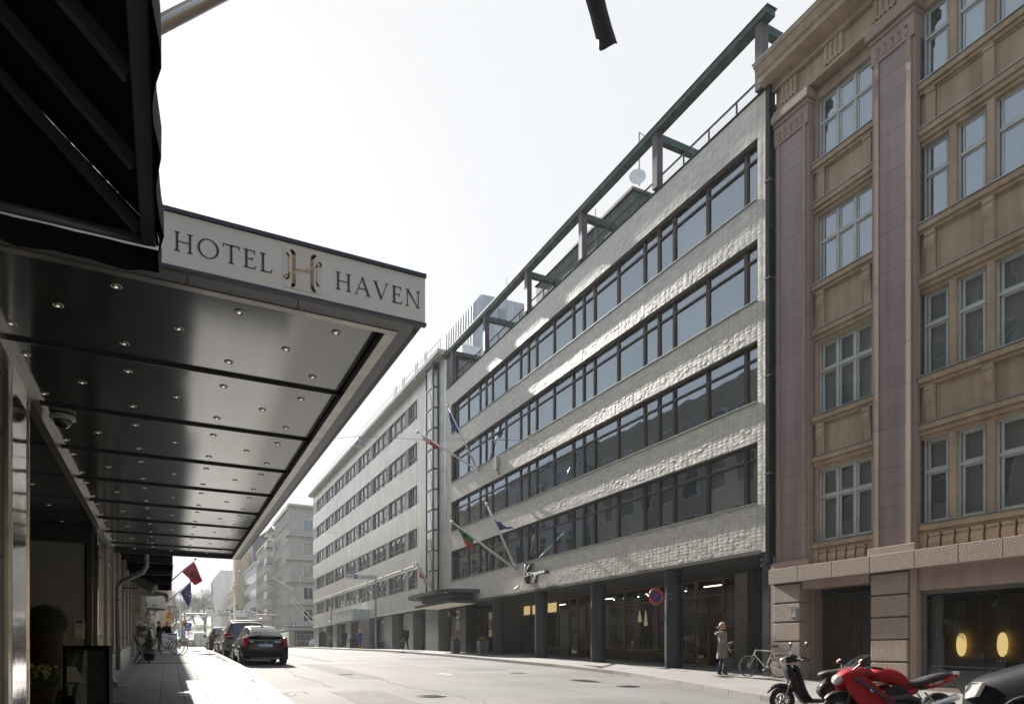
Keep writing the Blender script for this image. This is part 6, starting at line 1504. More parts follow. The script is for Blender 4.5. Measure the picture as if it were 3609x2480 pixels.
# ---------------------------------------------------------------- signs
m_sw = M('sign_white', (.82,.82,.80), .45, var=.04); m_sb = M('sign_blue', (.02,.08,.33), .4, var=.03); m_sy = M('sign_yellow', (.72,.40,.03), .4, var=.04); m_sr = M('sign_red', (.55,.03,.03), .4, var=.03); m_gp = M('galvanised_post', (.33,.345,.35), .45, m=.4, var=.1)
UX = Vector((1, 0, 0)); UZ = Vector((0, 0, 1))
def panel(par, x0, x1, y, z0, z1, mat, nm='panel', t_=.03):
    t = MB(); t.box(x0, x1, y, y+t_, z0, z1); return obj(nm, t, mat, par, bevel=.004)
ks_ = thing('direction_sign', 'grey pole with a white KASARMITORI parking direction sign on the far pavement', 'sign', (15.2, 54, g(54)))
Yk = 54.0
def XQ(px, Y): k = (px-590)/2695; return k*CA*Y/(1-k*SA)      # x of a photograph column on the cross plane at Y
def ZQ(px, py, Y): X = XQ(px, Y); return (2301-py)*(SA*X+CA*Y)/2406
px_ = XQ(1323.7, Yk); t = MB(); t.tube([(px_, Yk, g(Yk)), (px_, Yk, ZQ(1324, 2037, Yk))], .07, 12); obj('pole', t, m_gp, ks_, smooth=40)
x0, x1 = XQ(1222, Yk), XQ(1329, Yk); z0, z1 = ZQ(1275, 2041, Yk), ZQ(1275, 2024, Yk)
panel(ks_, x0, x1, Yk-.12, z0, z1, m_sw); H = z1-z0
for a, b, c, d in ((x0+.02, x1-.02, z0+.02, z0+.035), (x0+.02, x1-.02, z1-.035, z1-.02), (x0+.02, x0+.035, z0+.036, z1-.036), (x1-.035, x1-.02, z0+.036, z1-.036), (x0+.48, x0+.495, z0+.036, z1-.036)): panel(ks_, a, b, Yk-.123, c, d, m_black, 'border', .002)
panel(ks_, x0+.52, x0+.52+H*.78, Yk-.124, z0+H*.11, z1-H*.11, m_sb, 'parking_mark', .003)
text('P', ks_, (x0+.52+H*.24, Yk-.125, z0+H*.22), UX, UZ, H*.56, m_sw, ext=.002)
text('KASARMITORI', ks_, (x0+.62+H*.78, Yk-.121, z0+H*.25), UX, UZ, H*.5, m_black, x1-x0-.72-H*.78, ext=.004)
t = MB(); t.box(x0+.10, x0+.14, Yk-.125, Yk-.121, z0+H*.2, z0+H*.62); t.box(x0+.141, x0+.34, Yk-.125, Yk-.121, z0+H*.52, z0+H*.62); t.prism([(x0+.33, Yk-.126, z0+H*.38), (x0+.43, Yk-.126, z0+H*.57), (x0+.33, Yk-.126, z0+H*.76)], (0, .003, 0)); obj('arrow', t, m_black, ks_)
# gantry across the street
Yg = 99.0
gn = thing('gantry', 'steel gantry arm reaching over the street, carrying two terminal direction signs', 'gantry', (2.0, Yg, g(Yg)))
xg = XQ(650, Yg); xe = XQ(981, Yg); zg = ZQ(650, 2161, Yg); t = MB(); t.box(xg-.12, xg+.12, Yg-.12, Yg+.12, g(Yg)-.1, zg+.12); obj('post', t, m_gp, gn)
t = MB(); t.tube([(xg+.121, Yg, zg), (xe, Yg, ZQ(981, 2167, Yg))], .09, 8); obj('arm', t, m_gp, gn)
def gsign(lab, a, b, top, bot, rows, arrow=True):
    s = thing('direction_sign', lab, 'sign', (XQ(a, Yg), Yg-.2, ZQ(a, bot, Yg)), 0, 'direction signs on the gantry'); y = Yg-.2
    xa, xb, zt_, zb2 = XQ(a, Yg), XQ(b, Yg), ZQ(a, top, Yg), ZQ(a, bot, Yg); wa = 1.35
    panel(s, xa, xa+wa-.03, y, zb2, zt_, m_sw)
    hr = (zt_-zb2)*.62; panel(s, xa+wa, xb, y, zb2, zb2+hr, m_sw)
    t = MB(); t.box(xa+.35, xa+.9, y-.006, y-.001, zb2+.95, zb2+1.06); t.box(xa+.85, xa+.95, y-.006, y-.001, zb2+.55, zb2+.949); t.prism([(xa+.4, y-.006, zb2+.8), (xa+.4, y-.006, zb2+1.2), (xa+.15, y-.006, zb2+1.0)], (0,.004,0)); obj('arrow', t, m_black, s)
    for k, r_ in enumerate(rows[:2]): text(r_, s, (xa+wa+.15, y-.002, zb2+hr*(.56-.47*k)), UX, UZ, hr*.34, m_black, xb-xa-wa-.3, ext=.003, bold=.012)
    xq = xa+wa; wq = 1.6 if len(rows) == 2 else xb-xa-wa
    panel(s, xq, xq+wq, y, zb2+hr+.03, zt_, m_sw); panel(s, xq+.08, xq+.75, y-.004, zb2+hr+.1, zt_-.08, m_sb, 'ferry_mark', .003)
    t = MB(); t.prism([(xq+.18, y-.008, zb2+hr+.3), (xq+.65, y-.008, zb2+hr+.3), (xq+.58, y-.008, zb2+hr+.16), (xq+.25, y-.008, zb2+hr+.16)], (0,.003,0)); t.box(xq+.28, xq+.52, y-.008, y-.005, zb2+hr+.31, zb2+hr+.45); obj('ferry', t, m_sw, s)
    t = MB(); t.box(xq+.95, xq+1.4, y-.006, y-.001, zb2+hr+.2, zb2+hr+.36); obj('lorry_mark', t, m_black, s)
    if len(rows) > 2: text(rows[2], s, (xq+2.2, y-.002, zb2+hr+.14), UX, UZ, hr*.30, m_black, xb-xq-2.5, ext=.003, bold=.012)
gsign('left white gantry sign reading MAKASIINITERMINAALI MAGASINTERMINALEN', 727, 814, 2145, 2170, ['MAKASIINITERMINAALI', 'MAGASINTERMINALEN'])
gsign('right white gantry sign reading SILJA LINE OLYMPIATERMINAALI', 825, 906, 2147, 2172, ['OLYMPIATERMINAALI', 'OLYMPIATERMINALEN', 'SILJA LINE'])
s = thing('arrow_plate', 'small white plate with branching arrows on top of the right gantry sign', 'sign', (XQ(826, Yg), Yg-.2, 6.8)); xa, xb = XQ(825.5, Yg), XQ(837, Yg); za, zb3 = ZQ(830, 2146, Yg), ZQ(830, 2137, Yg)
panel(s, xa, xb, Yg-.2, za, zb3, m_sw); t = MB(); t.box(xa+.15, xb-.3, Yg-.206, Yg-.201, za+.3, za+.42); t.prism([(xb-.35, Yg-.206, za+.2), (xb-.1, Yg-.206, za+.36), (xb-.35, Yg-.206, za+.55)], (0,.004,0)); t.box(xa+.3, xa+.4, Yg-.206, Yg-.201, za+.12, za+.7); obj('arrow', t, m_black, s)
# left kerb signs
Ys = 80.0
s = thing('warning_sign', 'pole with a pedestrian crossing sign, a two way traffic triangle and a yellow arrow plate', 'sign', (XQ(597, Ys), Ys, g(Ys))); xc_ = XQ(597, Ys)
t = MB(); t.tube([(xc_, Ys, g(Ys)), (xc_, Ys, ZQ(597, 2137, Ys))], .045, 8); obj('pole', t, m_gp, s)
z0, z1 = ZQ(597, 2148, Ys), ZQ(597, 2137, Ys); h2 = (z1-z0); panel(s, xc_-h2*.6, xc_+h2*.6, Ys-.07, z0, z1+.1, m_sb, 'crossing_sign')
t = MB(); t.prism([(xc_-.2, Ys-.075, z0+.06), (xc_+.2, Ys-.075, z0+.06), (xc_, Ys-.075, z1+.0)], (0,.003,0)); obj('crossing_triangle', t, m_sw, s)
t = MB(); t.tube([(xc_, Ys-.08, z1-.08), (xc_, Ys-.08, z0+.18), (xc_-.06, Ys-.08, z0+.08)], .018, 4); t.tube([(xc_, Ys-.08, z0+.18), (xc_+.06, Ys-.08, z0+.08)], .018, 4); obj('walking_figure', t, m_black, s)
z0, z1 = ZQ(597, 2170, Ys), ZQ(597, 2149, Ys); hw = (z1-z0)*.62
for sc_k, mt_k, d in ((1, m_sr, 0), (.78, m_sy, -.006)):
    cz = z0+(z1-z0)*.36; t = MB(); t.prism([(xc_-hw*sc_k, Ys-.09+d, cz+(z0-cz)*sc_k), (xc_+hw*sc_k, Ys-.09+d, cz+(z0-cz)*sc_k), (xc_, Ys-.09+d, cz+(z1-cz)*sc_k)], (0,.005,0)); obj('triangle_plate', t, mt_k, s)
for sx_, dn in ((-.11, 1), (.11, -1)):
    t = MB(); t.box(xc_+sx_-.02, xc_+sx_+.02, Ys-.102, Ys-.098, z0+.13, z0+.42); zz = z0+.12 if dn == 1 else z0+.43; t.prism([(xc_+sx_-.07, Ys-.102, zz+.1*dn), (xc_+sx_+.07, Ys-.102, zz+.1*dn), (xc_+sx_, Ys-.102, zz-.02*dn)], (0,.004,0)); obj('arrow', t, m_black, s)
z0, z1 = ZQ(597, 2181, Ys), ZQ(597, 2171, Ys); panel(s, xc_-.36, xc_+.36, Ys-.08, z0, z1, m_sy, 'arrow_plate'); t = MB(); t.box(xc_-.12, xc_+.15, Ys-.086, Ys-.081, z0+.18, z0+.23); t.prism([(xc_-.1, Ys-.086, z0+.12), (xc_-.1, Ys-.086, z0+.29), (xc_-.24, Ys-.086, z0+.205)], (0,.004,0)); obj('arrow', t, m_black, s)
Yp = 84.0
s = thing('parking_sign', 'blue and white P parking sign with a plate below on the left kerb', 'sign', (XQ(663, Yp), Yp, g(Yp))); xc_ = XQ(663, Yp)
t = MB(); t.tube([(xc_, Yp, g(Yp)), (xc_, Yp, ZQ(663, 2193, Yp))], .04, 8); obj('pole', t, m_gp, s); z0, z1 = ZQ(663, 2208, Yp), ZQ(663, 2193, Yp); panel(s, xc_-.32, xc_+.32, Yp-.07, z0, z1, m_sb); text('P', s, (xc_-.13, Yp-.072, z0+.1), UX, UZ, z1-z0-.2, m_sw, ext=.003, bold=.02)
z0, z1 = ZQ(663, 2221, Yp), ZQ(663, 2209, Yp); panel(s, xc_-.3, xc_+.3, Yp-.07, z0, z1, m_sb, 'lower_plate'); text('9-21', s, (xc_-.24, Yp-.072, z0+.1), UX, UZ, .18, m_sw, .48, ext=.003)
Yp = 88.5
s = thing('taxi_sign', 'yellow TAKSI sign with a no parking disc behind the parking sign', 'sign', (XQ(650, Yp)-.2, Yp, g(Yp))); xc_ = XQ(650, Yp)-.02
t = MB(); t.tube([(xc_, Yp, g(Yp)), (xc_, Yp, ZQ(650, 2186, Yp))], .04, 8); obj('pole', t, m_gp, s); z0, z1 = ZQ(650, 2206, Yp), ZQ(650, 2186, Yp); panel(s, xc_-.3, xc_+.3, Yp-.07, z0, z1, m_sy); text('TAKSI', s, (xc_-.22, Yp-.072, z1-.2), UX, UZ, .13, m_black, .44, ext=.003)
t = MB(); t.disc((xc_, Yp-.075, z0+.24), (0,-1,0), .21, 20, .004); obj('disc_rim', t, m_sr, s); t = MB(); t.disc((xc_, Yp-.08, z0+.24), (0,-1,0), .155, 20, .004); obj('disc_face', t, m_sb, s)
Yp = 100.5
s = thing('parking_sign', 'smaller far blue P parking sign left of the gantry post', 'sign', (XQ(636, Yp), Yp, g(Yp))); xc_ = XQ(636, Yp)
t = MB(); t.tube([(xc_, Yp, g(Yp)), (xc_, Yp, ZQ(636, 2218, Yp))], .04, 8); obj('pole', t, m_gp, s); z0, z1 = ZQ(636, 2231, Yp), ZQ(636, 2218, Yp); panel(s, xc_-.32, xc_+.32, Yp-.07, z0, z1, m_sb); text('P', s, (xc_-.12, Yp-.072, z0+.1), UX, UZ, z1-z0-.2, m_sw, ext=.003, bold=.02); panel(s, xc_-.3, xc_+.3, Yp-.07, ZQ(636, 2242, Yp), z0-.03, m_sb, 'lower_plate')
Yp = 92.0
s = thing('lamp_post', 'slim white lamp post left of the gantry', 'post', (XQ(635, Yp), Yp, g(Yp))); t = MB(); t.tube([(XQ(635, Yp), Yp, g(Yp)), (XQ(635, Yp), Yp, ZQ(635, 2086, Yp))], [.10, .06], 8); obj('post', t, m_sw, s); t = MB(); t.tube([(XQ(635, Yp), Yp, ZQ(635, 2086, Yp)), (XQ(635, Yp)-.3, Yp, ZQ(635, 2084, Yp))], .05, 6); obj('arm', t, m_sw, s)
Yp = 105.5
s = thing('crossing_sign', 'blue pedestrian crossing sign before the taupe corner house', 'sign', (XQ(1034, Yp), Yp, g(Yp))); xc_ = XQ(1034, Yp)
t = MB(); t.tube([(xc_, Yp, g(Yp)-.1), (xc_, Yp, ZQ(1034, 2194, Yp))], .05, 8); obj('pole', t, m_gp, s); z0, z1 = ZQ(1034, 2206, Yp), ZQ(1034, 2194, Yp); panel(s, xc_-.32, xc_+.32, Yp-.07, z0, z1, m_sb); t = MB(); t.prism([(xc_-.24, Yp-.075, z0+.06), (xc_+.24, Yp-.075, z0+.06), (xc_, Yp-.075, z1-.04)], (0,.003,0)); obj('crossing_triangle', t, m_sw, s)
s = thing('no_parking_sign', 'round blue and red no parking sign beside the second dark column', 'sign', (15.2, 19.6, g(19.6)))
p = PT(2310, 2101, 24.2); n_ = Vector((-SA*.2-.25, -1, 0)).normalized(); t = MB()
fac = Vector((-.02, -1, 0)).normalized()
t.disc(p, fac, .30, 32, .012); obj('rim', t, m_sy, s); t = MB(); t.disc(p+fac*.013, fac, .285, 32, .003); obj('ring', t, m_sr, s); t = MB(); t.disc(p+fac*.0165, fac, .22, 32, .003); obj('face', t, m_sb, s)
sx_ = fac.cross(UZ).normalized(); t = MB(); dv = (-sx_*.7 + UZ*.7); t.obox(p+fac*.021, dv*.23, fac*.001, dv.cross(fac).normalized()*.03); obj('bar', t, m_sr, s)
t = MB(); t.tube([p-fac*.03, (16.75, 19.95, p.z)], .02, 6); t.tube([p-fac*.03+UZ*.18, (16.75, 19.95, p.z+.18)], .012, 6); obj('bracket', t, m_grey, s)
# projecting shop signs on the left, past the stone building
for lb, a, b, c, d, tx, mt_ in (('small black projecting sign ending in EL past the dome awnings', 566, 587, 2078, 2091, 'VEL', m_sw), ('larger black projecting sign with green and white print below it', 558, 593, 2094, 2120, 'genus', m_sw)):
    Yh = 58.0; x0, x1 = XQ(a, Yh), XQ(b, Yh); z0, z1 = ZQ(a, d, Yh), ZQ(a, c, Yh); s = thing('projecting_sign', lb, 'sign', (x0, Yh, z0), 0, 'black projecting signs on the left')
    t = MB(); t.box(x0, x1, Yh, Yh+.18, z0, z1); obj('box', t, m_black, s); text(tx, s, (x0+(x1-x0)*.35, Yh-.002, z0+(z1-z0)*.25), UX, UZ, (z1-z0)*.32, m_sw, (x1-x0)*.5, ext=.003)
    if tx == 'genus': t = MB(); t.box(x0+(x1-x0)*.45, x1-.1, Yh-.006, Yh-.001, z0+(z1-z0)*.65, z0+(z1-z0)*.85); obj('green_print', t, m_shg, s)
    t = MB(); t.tube([(x0, Yh+.09, (z0+z1)/2), (-1.25, Yh+.09, (z0+z1)/2)], .03, 5); obj('bracket', t, m_black, s)
# ================================================================ VEHICLES
def paint(name, col, m=.3, r=.28): return M(name, col, .6, m=m*.4, var=.03, coat=.35, spec=.08)
m_tail = M('tail_lamp_red', (.45,.015,.015), .15, var=.05, coat=1); m_lens = M('clear_lens', (.5,.5,.5), .12, m=.2, var=.1, coat=1); m_amber = M('amber_lens', (.8,.28,.02), .2, var=0, coat=1)
def wheel(mb_parent, c, r, w_=.21, side=1, name='wheel'):
    """car wheel: tyre > rim; axis X; side=+1 outer face towards +x"""
    t = MB(); x = c[0]; t.tube([(x-w_/2, c[1], c[2]), (x-w_/2+.02, c[1], c[2]), (x+w_/2-.02, c[1], c[2]), (x+w_/2, c[1], c[2])], [r-.03, r, r, r-.03], 28)
    o = obj(name, t, m_rubber, mb_parent, smooth=35)
    t = MB(); xf = x + side*(w_/2+.004); t.tube([(xf-side*.02, c[1], c[2]), (xf, c[1], c[2])], [r*.68, r*.64], 24, 1)
    for k in range(7):
        th = 6.283*k/7; d = Vector((0, math.cos(th), math.sin(th))); q = Vector((xf+side*.012, c[1], c[2])); t.obox(q+d*r*.34, d*r*.30, d.cross(Vector((1,0,0)))*r*.07, Vector((.008,0,0)), 0)
    t.tube([(xf, c[1], c[2]), (xf+side*.025, c[1], c[2])], r*.14, 10, 0); t.ring((xf+side*.005, c[1], c[2]), (1,0,0), r*.64, .014, 26, 5, 0)
    obj('rim', t, [m_alu, m_black], o, smooth=30)
    return o
def car(name, label, cat, loc, rz, st, mat, wheels, group=None, wr=.31, glassrange=None, sub=2, wpar=None):
    """st: stations along y (rear to front): (y, z_bottom, half width, z_belt, z_top, half width at top, glass side 0/1, glass top 0/1)"""
    a = thing(name, label, cat, loc, rz, group, local=True)
    me = bpy.data.meshes.new('shell'); vs = []; fs = []; mi = []
    for (y, zb_, w_, zk, zt_, wt, gs, gt_) in st:
        zm = zb_ + (zk-zb_)*.55
        sec = [(0, zb_), (w_*.90, zb_), (w_*.985, zb_+.10), (w_, zm), (w_*.965, zk), (wt, zt_-.05 if zt_-zk > .12 else zt_-.01), (wt*.86, zt_), (0, zt_+.015)]
        for x, z in sec: vs.append((x, y, z))
    n = 8
    for i in range(len(st)-1):
        gs, gt_ = st[i][6], st[i][7]
        for k in range(n-1):
            q = i*n+k; fs.append((q, q+1, q+n+1, q+n)); mi.append(1 if (k == 4 and gs) or (k in (5, 6) and gt_) else 0)
    fs.append(tuple(range(n))); mi.append(0); fs.append(tuple(range((len(st)-1)*n, len(st)*n))[::-1]); mi.append(0)
    # mirror
    nv = len(vs); vs2 = [(-x, y, z) for x, y, z in vs]; fs2 = [tuple(v+nv for v in f)[::-1] for f in fs]
    me.from_pydata(vs+vs2, [], fs+fs2); me.materials.append(mat); me.materials.append(m_carglass); me.polygons.foreach_set('material_index', mi+mi)
    b = bmesh.new(); b.from_mesh(me); bmesh.ops.remove_doubles(b, verts=b.verts, dist=.0005); bmesh.ops.recalc_face_normals(b, faces=b.faces)
    bad = [f for f in b.faces if all(abs(v.co.x) < 1e-4 for v in f.verts)]; bmesh.ops.delete(b, geom=bad, context='FACES')
    cl = b.edges.layers.float.get('crease_edge') or b.edges.layers.float.new('crease_edge')
    for e in b.edges:
        m_ = {f.material_index for f in e.link_faces}
        if len(m_) == 2: e[cl] = .75
    b.to_mesh(me); b.free()
    tmp = bpy.data.objects.new('tmp', me); COL.objects.link(tmp); s_ = tmp.modifiers.new('s', 'SUBSURF'); s_.levels = sub; s_.render_levels = sub
    ev = bpy.data.meshes.new_from_object(tmp.evaluated_get(bpy.context.evaluated_depsgraph_get())); bpy.data.objects.remove(tmp)
    bm_ = bmesh.new(); bm_.from_mesh(ev)
    g_ = bm_.copy(); bmesh.ops.delete(bm_, geom=[f for f in bm_.faces if f.material_index == 1], context='FACES'); bmesh.ops.delete(g_, geom=[f for f in g_.faces if f.material_index == 0], context='FACES')
    # wheel arches: push faces inside a circle away
    for (x, y, z) in wheels[:4]:
        kill = [f for f in bm_.faces if (f.calc_center_median().y-y)**2 + (f.calc_center_median().z-z)**2 < (wr+.045)**2 and abs(f.calc_center_median().x) > .5 and (f.calc_center_median().x > 0) == (x > 0)]
        bmesh.ops.delete(bm_, geom=kill, context='FACES')
    mb1 = bpy.data.meshes.new('body'); bm_.to_mesh(mb1); bm_.free(); mb2 = bpy.data.meshes.new('windows'); g_.to_mesh(mb2); g_.free()
    for m_ in (mb1, mb2): m_.materials.clear(); m_.shade_smooth()
    mb1.materials.append(mat); mb2.materials.append(m_carglass)
    for m_ in (mb1, mb2): m_.polygons.foreach_set('material_index', [0]*len(m_.polygons))
    obj('body', mb1, None, a); obj('window_glass', mb2, None, a)
    t = MB(); y0, y1 = sorted((st[0][0], st[-1][0])); t.box(-.6, .6, y0+.3, y1-.3, st[2][1]+.03, .75); obj('underbody', t, m_black, a)
    for (x, y, z) in wheels:
        wheel(a, (x, y, z), wr, side=1 if x > 0 else -1)
        t = MB(); t.tube([(x-.12*(1 if x > 0 else -1), y, z), (x+.06*(1 if x > 0 else -1), y, z)], wr+.05, 26, cap=False); obj('wheel_arch', t, m_black, a)
        t = MB(); sg = 1 if x > 0 else -1; xe = sg*(wpar or max(s_[2] for s_ in st)*.975); P = [(xe, y+(wr+.05)*math.cos(D2R(k*15-15)), z+(wr+.05)*math.sin(D2R(k*15-15))) for k in range(15)]; t.tube(P, .035, 6); obj('arch_lip', t, mat, a, smooth=True)
    return a
def mirror(a, x, y, z, mat):
    for s in (-1, 1):
        t = MB(); t.ball((s*(x+.12), y, z), .11, .06, .075, 12, 8); t.tube([(s*(x-.05), y, z-.03), (s*(x+.06), y, z-.01)], .025, 6); obj('side_mirror', t, mat, a, smooth=True)
def shp(a, nm, pts, vec, mat, bev=.01, label=None): t = MB(); t.prism(pts, vec); return obj(nm, t, mat, a, bevel=bev, label=label)
slope = math.atan(.036)
def carloc(x, y): return (x, y, gr(y+2.2))
m_pblack = paint('black_car_paint', (.004,.004,.006), 0)
# black hatchback seen from behind, diplomatic blue plate CD-3503
pr = car('parked_car', 'glossy black hatchback with blue number plate CD-3503, nearest of the cars parked on the left', 'car', (3.28, 27.0, gr(27.4)), 0,
 [(0, .42, .66, .60, .66, .56, 0, 0), (.04, .30, .80, .72, .98, .62, 0, 0), (.12, .22, .855, .86, 1.10, .60, 0, 1), (.55, .19, .872, .90, 1.30, .55, 1, 1), (1.15, .18, .875, .90, 1.44, .56, 1, 0), (1.9, .18, .875, .88, 1.49, .58, 1, 0), (2.6, .18, .875, .87, 1.44, .56, 1, 1), (3.35, .18, .87, .88, 1.00, .62, 0, 0), (4.0, .20, .82, .76, .84, .6, 0, 0), (4.38, .25, .68, .56, .66, .5, 0, 0), (4.46, .30, .55, .48, .56, .4, 0, 0)],
 m_pblack, [(-.76, .85, .31), (.76, .85, .31), (-.76, 3.55, .31), (.76, 3.55, .31)], 'cars parked along the left kerb')
pr.rotation_euler = (math.atan(.03), 0, 0)
mirror(pr, .87, 3.05, .98, m_pblack)
for s in (-1, 1):
    shp(pr, 'tail_lamp', [(s*.80, .05, .70), (s*.66, .01, .68), (s*.62, .03, 1.00), (s*.70, .14, 1.06), (s*.78, .17, 1.02)], (0, .06, 0), m_tail, .012)
    shp(pr, 'tail_lamp_edge', [(s*.815, .06, .72), (s*.79, .03, .70), (s*.755, .10, 1.04), (s*.79, .15, 1.04)], (0, .06, 0), m_lens, .01)
    shp(pr, 'bumper_reflector', [(s*.62, -.005, .36), (s*.80, .03, .36), (s*.80, .03, .40), (s*.62, -.005, .40)], (0, .03, 0), m_black, .004)
m_plate = M('blue_number_plate', (.12,.36,.62), .4, var=.03)
shp(pr, 'lower_rear_glass', [(-.62, .02, .90), (.62, .02, .90), (.60, .10, 1.05), (-.60, .10, 1.05)], (0, .05, 0), m_carglass, .008)
t = MB(); t.box(-.58, .58, -.02, .16, 1.055, 1.085); obj('spoiler', t, m_pblack, pr, bevel=.012)
shp(pr, 'tailgate', [(-.60, .03, .60), (.60, .03, .60), (.66, .02, .90), (-.66, .02, .90)], (0, .05, 0), m_pblack, .012)
t = MB(); t.box(-.26, .26, .005, .02, .68, .80); obj('number_plate', t, m_plate, pr, bevel=.004)
text('CD-3503', pr, (-.225, .004, .70), (1,0,0), (0,0,1), .08, m_sw, .45, ext=.003, bold=.015)
t = MB(); t.ring((0, .005, .86), (0,1,0), .06, .006, 20, 5); t.ring((0, .005, .875), (0,1,0), .035, .005, 16, 5); obj('badge', t, m_chrome, pr)
t = MB(); t.box(.32, .55, .012, .02, .86, .885); t.box(-.55, -.42, .012, .02, .86, .885); obj('badge_lettering', t, m_alu, pr)
t = MB(); t.tube([(-.45, .32, 1.26), (-.12, .18, 1.18)], .012, 5); obj('rear_wiper', t, m_black, pr)
t = MB(); t.box(-.52, .52, .03, .09, .22, .30); obj('diffuser', t, m_dkgrey, pr)
t = MB(); t.prism([(-.03, 1.1, 1.45), (.03, 1.1, 1.45), (.0, 1.1, 1.53)], (0, .12, 0)); obj('roof_antenna', t, m_black, pr)
for s in (-1, 1):
    for y_ in (1.35, 2.35): t = MB(); t.tube([(s*.885, y_, .86), (s*.885, y_+.18, .865)], .012, 6); obj('door_handle', t, m_pblack, pr)
# silver-brown off-roader
suv_st = [(0, .50, .72, .70, .80, .62, 0, 0), (.05, .38, .88, .90, 1.06, .70, 0, 1), (.14, .33, .93, 1.06, 1.62, .68, 0, 0), (.5, .30, .94, 1.10, 1.76, .66, 1, 0), (1.5, .28, .95, 1.10, 1.80, .66, 1, 0), (2.6, .28, .95, 1.08, 1.76, .64, 1, 0), (3.1, .28, .95, 1.06, 1.60, .62, 1, 1), (3.75, .28, .94, 1.06, 1.16, .74, 0, 0), (4.5, .32, .88, .95, 1.03, .7, 0, 0), (4.75, .40, .70, .7, .80, .5, 0, 0)]
m_suvp = paint('warm_grey_paint', (.20,.185,.16), .6)
sv = car('parked_car', 'tall warm grey off road car with roof rails parked ahead of the black hatchback', 'car', (3.22, 33.2, gr(34.2)), 0, suv_st, m_suvp, [(-.80, .95, .37), (.80, .95, .37), (-.80, 3.85, .37), (.80, 3.85, .37)], 'cars parked along the left kerb', wr=.37)
mirror(sv, .93, 3.1, 1.15, m_suvp)
for s in (-1, 1):
    t = MB(); t.tube([(s*.66, .35, 1.80), (s*.66, .5, 1.86), (s*.66, 2.6, 1.88), (s*.66, 2.8, 1.80)], .022, 8); obj('roof_rail', t, m_alu, sv, smooth=True)
    shp(sv, 'tail_lamp', [(s*.93, .05, .92), (s*.60, -.01, .94), (s*.64, .03, 1.12), (s*.93, .14, 1.16)], (0, .08, 0), m_tail, .02)
    t = MB(); t.tube([(s*.55, -.02, .42), (s*.55, .1, .42)], .06, 12); obj('exhaust', t, m_chrome, sv)
t = MB(); t.prism([(-.62, .02, 1.12), (.62, .02, 1.12), (.56, .12, 1.60), (-.56, .12, 1.60)], (0, .05, 0)); obj('rear_window', t, m_carglass, sv, bevel=.02)
t = MB(); t.box(-.26, .26, .0, .03, .80, .92); obj('number_plate', t, m_sw, sv)
t = MB(); t.box(-.62, .62, .0, .2, 1.66, 1.72); obj('spoiler', t, m_suvp, sv, bevel=.015)
t = MB(); t.box(-.85, .85, -.03, .12, .50, .62); obj('bumper', t, m_dkgrey, sv, bevel=.03)
def small_car(label, loc, mat, kind):
    st = [(0, .42, .66, .62, .74, .56, 0, 0), (.05, .30, .80, .84, .98, .60, 0, 1), (.2, .22, .86, .93, 1.22, .58, 1, 1), (.7, .19, .88, .93, 1.40, .56, 1, 0), (1.8, .18, .88, .92, 1.46, .58, 1, 0), (2.4, .18, .88, .90, 1.40, .56, 1, 1), (3.1, .18, .87, .90, 1.0, .62, 0, 0), (3.9, .2, .82, .78, .86, .6, 0, 0), (4.25, .28, .62, .56, .66, .45, 0, 0)]
    if kind: st = [(y, z0, w_, zk*1.08, zt_*1.1, wt, a_, b_) for y, z0, w_, zk, zt_, wt, a_, b_ in st]
    c = car('parked_car', label, 'car', loc, 0, st, mat, [(-.76, .8, .32), (.76, .8, .32), (-.76, 3.4, .32), (.76, 3.4, .32)], 'cars parked along the left kerb', wr=.32)
    mirror(c, .87, 2.75, 1.02, mat)
    for s in (-1, 1): shp(c, 'tail_lamp', [(s*.85, .04, .80), (s*.55, -.0, .82), (s*.58, .03, .95), (s*.85, .12, 1.0)], (0, .06, 0), m_tail, .012)
    t = MB(); t.box(-.26, .26, .0, .03, .66, .77); obj('number_plate', t, m_sw, c)
    return c
small_car('dark car mostly hidden behind the grey off road car', (3.3, 39.8, gr(40.5)), paint('dark_grey_paint', (.06,.06,.062), .5), 0)
small_car('dark hatchback with red lamps, farthest forward of the parked row', (3.15, 45.6, gr(46.5)), paint('brown_black_paint', (.045,.042,.04), .5), 1)
def van(label, loc, rz, mat, grp=None, h=2.3, L=4.9, w_=.95):
    st = [(0, .45, .85*w_/.95, 1.0, h-.18, .78, 0, 0), (.06, .32, w_, 1.1, h-.02, .86*w_/.95, 0, 0), (1.2, .28, w_, 1.1, h, .86*w_/.95, 0, 0), (3.0, .28, w_, 1.1, h, .85*w_/.95, 0, 0), (3.6, .28, w_, 1.1, h-.05, .82*w_/.95, 1, 1), (4.25, .28, w_, 1.08, 1.35, .80*w_/.95, 0, 0), (L-.12, .30, w_*.92, .85, .98, .7, 0, 0), (L, .38, w_*.8, .7, .8, .6, 0, 0)]
    v = car('white_van', label, 'van', loc, rz, st, mat, [(-.82, .95, .33), (.82, .95, .33), (-.82, 3.95, .33), (.82, 3.95, .33)], grp, wr=.33)
    for s in (-1, 1): shp(v, 'tail_lamp', [(s*.94, .02, .80), (s*.82, -.02, .80), (s*.82, .0, 1.25), (s*.93, .03, 1.25)], (0, .05, 0), m_tail, .01)
    t = MB(); t.box(-.012, .012, .0, .05, .5, h-.15); obj('door_seam', t, m_black, v)
    t = MB(); t.box(.12, .30, -.01, .05, .95, 1.05); obj('rear_handle', t, m_black, v); t = MB(); t.box(-.5, -.1, -.0, .04, .62, .74); obj('number_plate', t, m_sw, v)
    t = MB(); t.box(-.8, .8, -.05, .1, .34, .48); obj('bumper', t, m_grey, v, bevel=.03)
    mirror(v, .95, 3.85, 1.25, m_black); return v
m_vw = paint('white_van_paint', (.60,.61,.62), 0)
